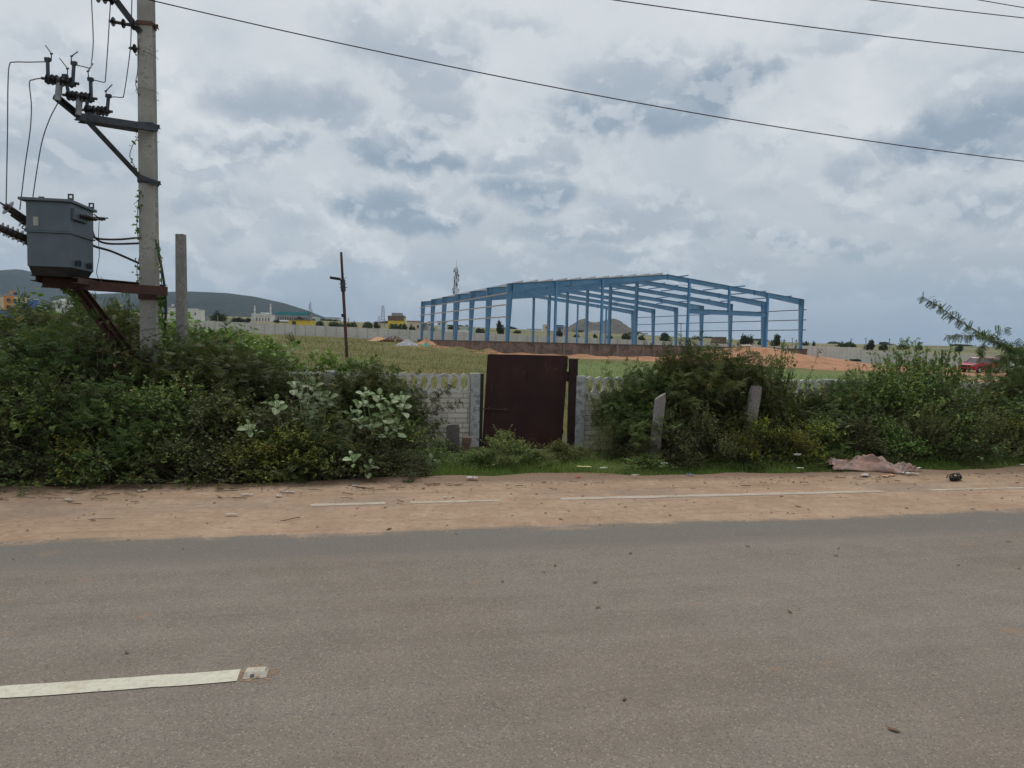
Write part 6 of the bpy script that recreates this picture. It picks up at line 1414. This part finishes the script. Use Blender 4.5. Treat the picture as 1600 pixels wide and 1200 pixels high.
milkweed([(566, 628, 3, 1), (572, 612, 3, 1), (594, 618, 4, 1.05), (612, 624, 3, 1), (628, 618, 3, 1), (632, 632, 3, .95), (562, 652, 3, 1), (596, 644, 4, .95), (622, 664, 4, 1), (580, 662, 3, .9), (604, 676, 2, .8), (548, 640, 2, .8)], 8.45, 'widest milkweed clump with many pale leaves near the wall', 3)
milkweed([(388, 664, 3, 1.0), (398, 672, 2, .8)], 8.25, 'darker milkweed with upright leaves at the left of the clumps', 4)
milkweed([(550, 712, 3, .9)], 8.0, 'small three leaved milkweed low in the left bushes', 5)
milkweed([(579, 726, 3, 1)], 7.98, 'lowest milkweed with three broad leaves near the sand', 6)
milkweed([(676, 718, 3, .85)], 8.5, 'small milkweed sprout in the grass before the wall', 7, .13)
milkweed([(1222, 690, 3, .9), (1212, 700, 2, .8)], 8.9, 'small milkweed among the yellow weeds right of the short granite post', 8, .12)

# --- feathery thorn tree reaching in from the right edge
def pinnate_branch(paths, droop=.5, den=85, L=.10, seed=0, r0=.02):
    g = np.random.default_rng(seed); SV = []; SQ = []; so = 0; pos = []; X = []; Z = []
    for pts, dn, r in paths:
        P = np.array([tuple(q) for q in spl([Vector(p) for p in pts], 8)]); n = len(P)
        rr = np.linspace(r, r*.25, n); v, q = tubes_np(P[:-1], P[1:], rr[:-1], rr[1:]); SV.append(v); SQ.append(q+so); so += len(v)
        seg = np.linalg.norm(np.diff(P, axis=0), axis=1); tot = seg.sum(); k = int(tot*dn); ii = g.choice(n-1, k, p=seg/tot); f = g.random((k, 1)); c = P[ii]*(1-f)+P[ii+1]*f; ax_ = nrm(P[ii+1]-P[ii]); side = nrm(np.cross(ax_, g.normal(0, 1, (k, 3))))
        pos.append(c); X.append(nrm(side+ax_*.5+np.array([0, 0, -droop])+g.normal(0, .2, (k, 3)))); Z.append(np.array([[0, 0, 1.]])+g.normal(0, .6, (k, 3)))
    pos = np.concatenate(pos); X = np.concatenate(X); Z = np.concatenate(Z)
    V, Q, T = scatter(PN, pos, X, Z, L*g.uniform(.6, 1.2, len(pos)), g.uniform(.1, .9, len(pos)))
    return (V, Q, T), (np.concatenate(SV), np.concatenate(SQ), np.zeros(so))
base, d0 = PY(1690, 9.6, 700); root = thing('thorn_tree', base, 'feathery thorn tree leaning in from the right edge with one long branch against the sky', 'thorn tree')
A_ = lambda px, py, d: at(px, py, d)
f1, s1 = pinnate_branch([([A_(1680, 640, 10.6), A_(1640, 590, 10.5), A_(1590, 552, 10.4), A_(1545, 528, 10.3), A_(1500, 502, 10.3), A_(1468, 480, 10.3), A_(1441, 463, 10.3)], 130, .017),
  ([A_(1590, 552, 10.4), A_(1560, 532, 10.2), A_(1530, 525, 10.1), A_(1500, 524, 10.0), A_(1480, 524, 10)], 90, .008), ([A_(1545, 530, 10.3), A_(1556, 519, 10.3), A_(1575, 514, 10.2)], 110, .006), ([A_(1540, 535, 10.3), A_(1530, 548, 10.2), A_(1536, 560, 10.1)], 110, .006),
  ([A_(1660, 620, 10.6), A_(1625, 575, 10.6), A_(1600, 545, 10.6), A_(1585, 535, 10.6)], 110, .010), ([A_(1610, 565, 10.4), A_(1580, 560, 10.2), A_(1555, 565, 10.0), A_(1540, 575, 9.9)], 120, .008), ([A_(1640, 590, 10.5), A_(1610, 580, 10.2), A_(1585, 585, 10.1), A_(1565, 600, 10.0)], 120, .008),
  ([base+Vector((0, 0, -.1)), A_(1690, 680, 10.7), A_(1680, 640, 10.6)], 20, .03), ([A_(1680, 640, 10.6), A_(1700, 560, 10.8), A_(1720, 500, 10.9)], 100, .02), ([A_(1690, 600, 10.7), A_(1650, 540, 10.9), A_(1640, 500, 11)], 100, .012)], .45, 85, .085, 5)
inv_ = np.array(base); mesh_obj('foliage', fast_mesh('thorn_tree_foliage', f1[0]-inv_, f1[1], f1[2]), M['leaf_thorn'], root); mesh_obj('branches', fast_mesh('thorn_tree_branches', s1[0]-inv_, s1[1], s1[2]), M['bark'], root)
# sprays standing out of the bushes
def spray(name, paths, label, m, seed, L=.07, T=None, cat='sprig', droop=.1):
    b0 = Vector(paths[0][0][0]); f, s = pinnate_branch(paths, droop, 85, L, seed); iv = np.array(b0); r_ = thing(name, b0, label, cat)
    mesh_obj('foliage', fast_mesh(name, f[0]-iv, f[1], f[2]), m, r_); mesh_obj('stems', fast_mesh(name+'_s', s[0]-iv, s[1], s[2]), M['bark'], r_)
spray('thorn_spray', [([A_(640, 680, 9.3), A_(668, 640, 9.2), A_(690, 615, 9.1), A_(712, 603, 9.0)], 100, .008), ([A_(640, 680, 9.3), A_(665, 650, 9.2), A_(690, 638, 9.1), A_(722, 628, 9.0)], 80, .007), ([A_(645, 650, 9.3), A_(655, 615, 9.3), A_(662, 592, 9.3)], 90, .007), ([A_(650, 690, 9.2), A_(680, 665, 9.0), A_(700, 655, 9.0)], 80, .007)], 'thorny sprays reaching across the stone panels toward the gate', M['leaf_thorn'], 3)
spray('thorn_spray', [([A_(1250, 640, 10.4), A_(1262, 600, 10.3), A_(1270, 575, 10.3), A_(1282, 545, 10.3)], 55, .006), ([A_(1300, 640, 10.4), A_(1310, 600, 10.3), A_(1330, 580, 10.3)], 70, .006), ([A_(1340, 620, 10.4), A_(1345, 590, 10.3), A_(1340, 565, 10.3)], 60, .006)], 'thin twigs rising over the red soil right of the shed', M['leaf_thorn'], 4, .05)
spray('thorn_spray', [([A_(1405, 620, 10.6), A_(1400, 570, 10.6), A_(1405, 545, 10.6), A_(1415, 532, 10.6), A_(1426, 535, 10.6)], 80, .008), ([A_(1440, 620, 10.6), A_(1438, 570, 10.6), A_(1432, 530, 10.6)], 45, .005), ([A_(1465, 600, 10.6), A_(1480, 560, 10.6), A_(1488, 535, 10.6), A_(1496, 527, 10.6)], 80, .008)], 'upright shoots with a hooked tip left of the red car', M['leaf_broad'], 6, .06)
spray('thorn_spray', [([A_(560, 640, 10), A_(590, 600, 10), A_(612, 570, 10), A_(621, 558, 10)], 60, .006), ([A_(585, 600, 10), A_(592, 575, 10), A_(588, 555, 10)], 30, .005)], 'thin pale twigs rising left of the ring panel', M['leaf_olive'], 7, .05)
spray('thorn_spray', [([A_(935, 660, 10), A_(925, 625, 10), A_(918, 600, 10), A_(914, 597, 10)], 90, .007), ([A_(960, 620, 10.2), A_(950, 590, 10.2), A_(946, 570, 10.2), A_(953, 556, 10.2)], 40, .005), ([A_(990, 620, 10.2), A_(985, 580, 10.2), A_(975, 560, 10.2)], 60, .006)], 'thorny shoots draped over the wall post right of the gate', M['leaf_thorn'], 8, .06)
# bare brown branches lying in the left bushes
for (pts, lb) in (([(136, 592, 8.35), (160, 618, 8.3), (182, 645, 8.2), (197, 664, 8.15)], 'bare reddish brown branch slanting down across the left bushes'), ([(128, 600, 8.5), (150, 625, 8.45), (176, 652, 8.4)], 'thinner brown branch just behind the bare slanting one'), ([(95, 655, 8.3), (102, 670, 8.25), (106, 690, 8.2)], 'short upright bare stick low in the left bushes')):
    jump('bare_branch', pts, .011, M['dry_branch'], lb, 'branch')
# creeper on the pole
def creeper(pts, label, n, L, seed):
    P = [A_(*p) for p in pts]; g = np.random.default_rng(seed); b0 = P[0]; r_ = thing('pole_creeper', b0, label, 'creeper'); pp = spl(P, 8); mb = MB(); mb.tube(pp, .005, 4); obj('stem', mb, M['bark'], r_)
    Q_ = np.array([tuple(q) for q in pp]); ii = g.integers(0, len(Q_), n); pos = Q_[ii]+g.normal(0, .018, (n, 3)); X = nrm(g.normal(0, 1, (n, 3))+np.array([0, -.3, -.4])); Z = np.array([[0, -1., .5]])+g.normal(0, .5, (n, 3))
    V, Q, T = scatter(T_leaf(.75), pos, X, Z, L*g.uniform(.5, 1.2, n), g.uniform(0, .8, n)); mesh_obj('leaves', fast_mesh('creeper', V-np.array(b0), Q, T), M['leaf_broad'], r_)
creeper([(214, 275, 9.4), (211, 262, 9.35), (203, 244, 9.3), (207, 228, 9.3), (216, 213, 9.35)], 'wiry creeper loop on the pole below the fuse bracket', 16, .045, 1)
creeper([(217, 150, 9.4), (212, 130, 9.35), (215, 110, 9.35), (217, 60, 9.4)], 'thin creeper thread on the pole above the fuse bracket', 8, .03, 2)
creeper([(218, 300, 9.4), (215, 330, 9.35), (214, 358, 9.35), (217, 375, 9.4)], 'leafy creeper on the left face of the pole beside the transformer', 60, .05, 3)
creeper([(218, 400, 9.4), (214, 420, 9.35), (216, 440, 9.4), (218, 450, 9.4)], 'small creeper tuft just above the platform beam', 26, .045, 4)
creeper([(254, 470, 9.45), (252, 430, 9.4), (250, 400, 9.4), (248, 376, 9.45)], 'creeper leaves along the down cable above the platform', 40, .05, 5)
creeper([(250, 560, 9.3), (254, 520, 9.3), (252, 480, 9.4), (256, 465, 9.4)], 'dark creeper around the down cable below the platform', 120, .06, 6)
creeper([(128, 500, 8.7), (122, 475, 8.6), (116, 458, 8.6), (100, 452, 8.5)], 'creeper climbing the platform brace under the transformer', 120, .055, 7)
creeper([(215, 540, 9.3), (225, 530, 9.3), (240, 524, 9.3), (252, 522, 9.3)], 'stray creeper strand across the pole just above the bushes', 14, .04, 8)

# --- young banana plants by the back wall
def banana(px, d, h, label, seed):
    p = G(px, d); g = random.Random(seed); r_ = thing('banana_plant', p, label, 'banana plant'); mb = MB(); mb.tube([p-UP*.1, p+UP*h*.5], [h*.08, h*.05], 6); obj('stem', mb, M['pale_stem'], r_); mb = MB()
    for k in range(8):
        a = k*2.4+g.uniform(-.3, .3); L = h*g.uniform(.55, .8); w = h*.11; o_ = Vector((math.cos(a), math.sin(a), 0)); s_ = Vector((-o_.y, o_.x, 0)); b = len(mb.v)
        for i in range(6):
            f = i/5; c = p+UP*(h*.45+L*(.75*f-.65*f*f))+o_*L*f*.9; ww = w*math.sin(math.pi*min(1, f*.9+.1))+.004
            mb.v += [tuple(c-s_*ww-UP*ww*.3), tuple(c), tuple(c+s_*ww-UP*ww*.3)]
        for i in range(5):
            q = b+i*3; mb.f += [(q, q+1, q+4, q+3), (q+1, q+2, q+5, q+4)]; mb.mi += [0, 0]
    obj('leaves', mb, M['leaf_bright'], r_)
for i, (px, d, h) in enumerate(((300, 45, 1.35), (313, 44, 1.2), (330, 46, 1.3), (352, 52, 1.35), (366, 54, 1.2))):
    banana(px, d, h, ('leftmost young banana plant by the stub pole', 'second young banana plant from the stub pole', 'third young banana plant from the stub pole, before the wall end', 'taller banana plant of the separate pair in the field', 'shorter banana plant of the separate pair in the field')[i], i)

# --- trees on the skyline
def crown_mesh(seed, n=1500, flat=.8):
    g = np.random.default_rng(seed); k = 14; cc = g.normal(0, 1, (k, 3)); cc = nrm(cc)*g.uniform(.2, .72, (k, 1)); cc[:, 2] = np.abs(cc[:, 2])*flat+.12
    i = g.integers(0, k, n); pos = cc[i]+nrm(g.normal(0, 1, (n, 3)))*g.uniform(.1, .38, (n, 1))*np.array([1, 1, .8]); pos[:, 2] = np.maximum(pos[:, 2], .05)
    V, Q, T = scatter(T_leaf(.7), pos, g.normal(0, 1, (n, 3)), g.normal(0, 1, (n, 3)), .14*g.uniform(.6, 1.4, n), np.clip(.2+.6*g.random(k)[i]*.8+g.uniform(0, .3, n), 0, 1))
    me = fast_mesh('crown', V, Q, T); me.materials.append(M['leaf_far']); return me
CROWN = [crown_mesh(s) for s in (1, 2, 3, 4)]
mb = MB(); mb.tube([(0, 0, -.6), (0, .02, .0), (.02, 0, .35)], [.05, .045, .02], 6); mb.tube([(0, 0, -.02), (.3, .1, .4)], [.03, .012], 5); mb.tube([(0, 0, -.05), (-.28, -.1, .42)], [.03, .012], 5)
trunk_me = bpy.data.meshes.new('trunk'); trunk_me.from_pydata(mb.v, [], mb.f); trunk_me.materials.append(M['bark'])
def far_tree(px, ytop, ybase, wpx, d, label, name='round_tree', cat='tree', group=None, low=False, i=[0]):
    top = at(px, ytop, d); base = at(px, ybase, d); w = wpx*d/FPX/2; h = top.z-base.z; gb = min(base.z, gzp(base)+.3)
    r_ = bpy.data.objects.new(name, None); C.objects.link(r_); r_.location = (top.x, top.y, gb); tag(r_, label, cat, group); i[0] += 1
    c = bpy.data.objects.new('crown', CROWN[i[0] % 4]); t = bpy.data.objects.new('trunk', trunk_me)
    H = top.z-gb; cz = 0.0 if low else H*.22; ch = H-cz
    for o in (c, t): C.objects.link(o); o.parent = r_
    c.location = (0, 0, cz); c.scale = (w/.92, w/.92, ch/.98); c.rotation_euler = (0, 0, i[0]*1.7)
    t.scale = (w, w, (cz+ch*.3)/.6+.01); t.location = (0, 0, cz+.02)
for a_ in [
 (342, 484, 502, 30, 330, 'round dark tree in the village left of the white minaret building'), (372, 493, 504, 22, 380, 'low dark tree between the round tree and the minaret building'), (387, 496, 504, 16, 420, 'small dark tree touching the minaret building'),
 (62, 468, 486, 22, 300, 'dark bush right of the blue fronted house'), (78, 474, 487, 18, 300, 'smaller bush left of the white house below the platform'), (120, 478, 490, 24, 330, 'dark tree right of the white house below the platform'), (170, 478, 492, 30, 320, 'dark tree line clump left of the transformer pole'), (205, 478, 494, 24, 320, 'dark clump touching the transformer pole on the left'),
 (433, 498, 506, 12, 440, 'small tree right of the minaret building'), (468, 493, 502, 14, 520, 'tree behind the yellow shop'), (500, 501, 508, 22, 300, 'low bush right of the yellow shop'), (524, 498, 511, 26, 260, 'dense dark tree just left of the lamp pole'), (548, 501, 512, 30, 250, 'wide dark tree just right of the lamp pole'), (575, 500, 509, 24, 330, 'dark tree right of the wide one'), (588, 502, 509, 14, 360, 'small dark tree under the lattice tower'),
 (617, 502, 513, 26, 280, 'dark tree standing in front of the yellow house'), (630, 504, 513, 16, 300, 'smaller tree at the right end of the yellow house'), (644, 507.5, 512.5, 14, 320, 'low bush before the pale yellow house'), (675, 504, 518, 9, 200, 'dark bush behind the farthest left column'), (707, 505, 514, 22, 380, 'tree clump at the foot of the telecom mast'), (728, 506, 514, 16, 340, 'tree clump above the green shed'), (750, 510, 518, 18, 320, 'low trees right of the green shed'),
 (781, 499, 517, 17, 220, 'sparse small tree inside the left gable bay'), (808, 514, 520, 14, 420, 'low bush behind the first gable bay'), (873, 513, 521.5, 17, 300, 'dark tree below the dark roofed house'), (901, 519, 525, 10, 300, 'dark bush below the rocky hill'), (930, 521, 527, 10, 300, 'small dark bush right of the hill foot'), (952, 520, 527, 12, 320, 'dark bush between two gable posts'), (978, 518, 528, 20, 320, 'wide dark tree at the right foot of the rocky hill'), (1003, 521, 528, 12, 340, 'tree right of the rocky hill behind the centre post'), (1039, 519, 529, 24, 320, 'broad dark tree seen between right shed columns'),
 (1085, 527, 530, 26, 500, 'thin dark tree line behind the right shed columns'), (1166, 520, 535, 27, 260, 'round dark tree left of the corner column'), (1187, 530, 535, 9, 320, 'tiny tree between the two round dark trees'), (1214, 521, 536, 20, 250, 'round dark tree near the corner column'), (1258, 529, 538, 18, 260, 'dark tree just right of the shed corner'), (1272, 531, 538, 6, 300, 'small scraggy tree right of the shed corner'),
 (1323, 531, 541, 36, 260, 'wide flat dark bush on the right skyline'), (1361, 530, 540, 19, 250, 'rounded dark bush on the right skyline'), (1382, 534, 541, 16, 280, 'low dark bush right of the rounded one'), (1412, 536, 542, 22, 320, 'long low bush on the far right skyline'), (1436, 537, 543, 12, 320, 'small low bush before the shoots'), (1500, 537, 545, 16, 280, 'dark bush behind the thorn branch'), (1590, 539, 549, 24, 240, 'dark bush at the right edge skyline')]:
    far_tree(*a_)
DT = 'behind the orange house|behind the platform beam|behind the transformer pole|right of the stub pole|behind the minaret building|left of the lamp pole|behind the yellow house|behind the telecom mast|in the first gable bay|left of the rocky hill|right of the rocky hill|behind the right shed columns|by the shed corner|right of the shed corner|above the pale panel wall|behind the thorn branch'.split('|')
for k in range(16):
    px = 20+k*98+17*math.sin(k*3.1); far_tree(px, HC+.024*(px-800)-np.interp((px-800)/FPX, [-.72, -.45, -.18, 0, .13, .42, .63, .72], [34, 30, 24, 20, 17, 9, 10.5, 11])-4.5, HC+.024*(px-800)-np.interp((px-800)/FPX, [-.72, -.45, -.18, 0, .13, .42, .63, .72], [34, 30, 24, 20, 17, 9, 10.5, 11])+3, 36+10*math.sin(k*1.3), 640, 'low distant clump of trees on the skyline ' + DT[k], 'distant_tree', 'tree', 'distant skyline trees')
for px, yt, d in ((1336, 560, 104), (1310, 561, 104)):
    far_tree(px, yt, yt+6, 22, d, ('dark low bush at the foot of the pale panel wall step', 'smaller dark bush along the foot of the pale panel wall')[px == 1310], 'low_bush', 'bush')

# --- grass
def blades(name, pts, h, w, m, tint, lean=.5, seed=0, label=None):
    g = np.random.default_rng(seed); n = len(pts); a = g.uniform(0, 2*math.pi, n); d = np.stack([np.cos(a), np.sin(a), np.zeros(n)], -1); s = np.stack([-np.sin(a), np.cos(a), np.zeros(n)], -1); ln = g.uniform(.1, 1, n)[:, None]*lean; H = np.reshape(h, (-1, 1)); Wp = np.reshape(w, (-1, 1))
    up = np.array([[0, 0, 1.]]); m1 = pts+up*H*.55+d*H*ln*.3; tp_ = pts+up*H*(1-.35*ln)+d*H*ln
    V = np.stack([pts-s*Wp/2, pts+s*Wp/2, m1+s*Wp*.35, m1-s*Wp*.35, tp_+s*Wp*.04, tp_-s*Wp*.04], 1).reshape(-1, 3); Q = (np.array([(0, 1, 2, 3), (3, 2, 4, 5)])[None]+(np.arange(n)*6)[:, None, None]).reshape(-1, 4)
    o = mesh_obj(name, fast_mesh(name, V, Q, np.repeat(tint, 6)), m); return tag(o, label, 'grass', kind='stuff')
g = np.random.default_rng(99); n = 150000
x = np.where(g.random(n) < .75, g.uniform(.4, 13, n), g.uniform(-7, 15, n)); e = 7.78+.10*np.sin(x*.9+1)+.07*np.sin(x*3.1)+.05*np.sin(x*7.7)+.04*np.sin(x*17)+.03*g.normal(0, 1, n); y = e + np.abs(g.normal(0, .75, n)); keep = (y < 11) & (np.sin(x*5+y*4)*np.cos(x*2.2-y*7)+g.uniform(-.6, 1.2, n) > 0) ; keep &= ~((x > -7) & (x < .6) & (g.random(n) < .45)); x = x[keep]; y = y[keep]
a_, d_2 = AD(x, y); z = gz_np(a_, d_2)-.035*sm((8.6-y)/.7)-.01
hh = g.uniform(.035, .115, len(x))*(.6+.8*sm((y-7.9)/.8)); cl = .5+.5*np.sin(x*2.1+np.cos(y*3))
blades('verge_grass', np.stack([x, y, z], -1), hh, g.uniform(.004, .008, len(x)), M['grass'], np.clip(g.uniform(0, .6, len(x))+.35*cl, 0, 1), .7, 1, 'short green grass along the verge in front of the gate and bushes')
n = 150000; d_3 = 11.8*(125/11.8)**g.random(n)**.8; t_3 = g.uniform(-.46, .72, n); a_ = t_3*d_3; z = gz_np(a_, d_3)
xx = a_*cy_+d_3*sy_; yy = -a_*sy_+d_3*cy_; pn = np.sin(xx*.5)*np.cos(yy*.37)+.6*np.sin(xx*1.7+yy*1.1)
keep = (yy > 11.2) & (pn+g.uniform(-1.4, 1.6, n) > -.1) & ~((a_ > -1.5) & (d_3 > 62)) & ~((a_ > 20) & (d_3 > 50))
keep &= ~((a_ > 1) & (d_3 > 30) & (g.random(n) < .6))
a_ = a_[keep]; d_3 = d_3[keep]; z = z[keep]; xx = xx[keep]; yy = yy[keep]; pn = pn[keep]; t_3 = t_3[keep]; n = len(a_)
tall = np.where((t_3 < -.18) & (g.random(n) < .25), 2.2, 1.0)*np.where(g.random(n) < .04, 2.0, 1)
blades('field_grass', np.stack([xx, yy, z-.02], -1), g.uniform(.07, .22, n)*tall, .004+.00035*d_3, M['field_grass'], np.clip(g.uniform(0, .7, n)+.2*pn, 0, 1), .6, 2, 'patchy green and straw coloured grass over the open field')

# ------------------------------------------------------------------ haze
HAZE = .00006
hz = bpy.data.materials.new('haze'); hz.use_nodes = True; t = NT(hz.node_tree); t.n.clear(); out = t.node('ShaderNodeOutputMaterial'); pv = t.node('ShaderNodeVolumePrincipled')
pv.inputs['Color'].default_value = (.60, .78, 1.0, 1); pv.inputs['Density'].default_value = HAZE; pv.inputs['Anisotropy'].default_value = .2; t.l.new(pv.outputs[0], out.inputs['Volume'])
mb = MB(); mb.box((0, 0, 245), 11600, 11600, 510); hb = obj('haze', mb, hz); tag(hb, 'pale haze in the distance', 'haze', kind='stuff')
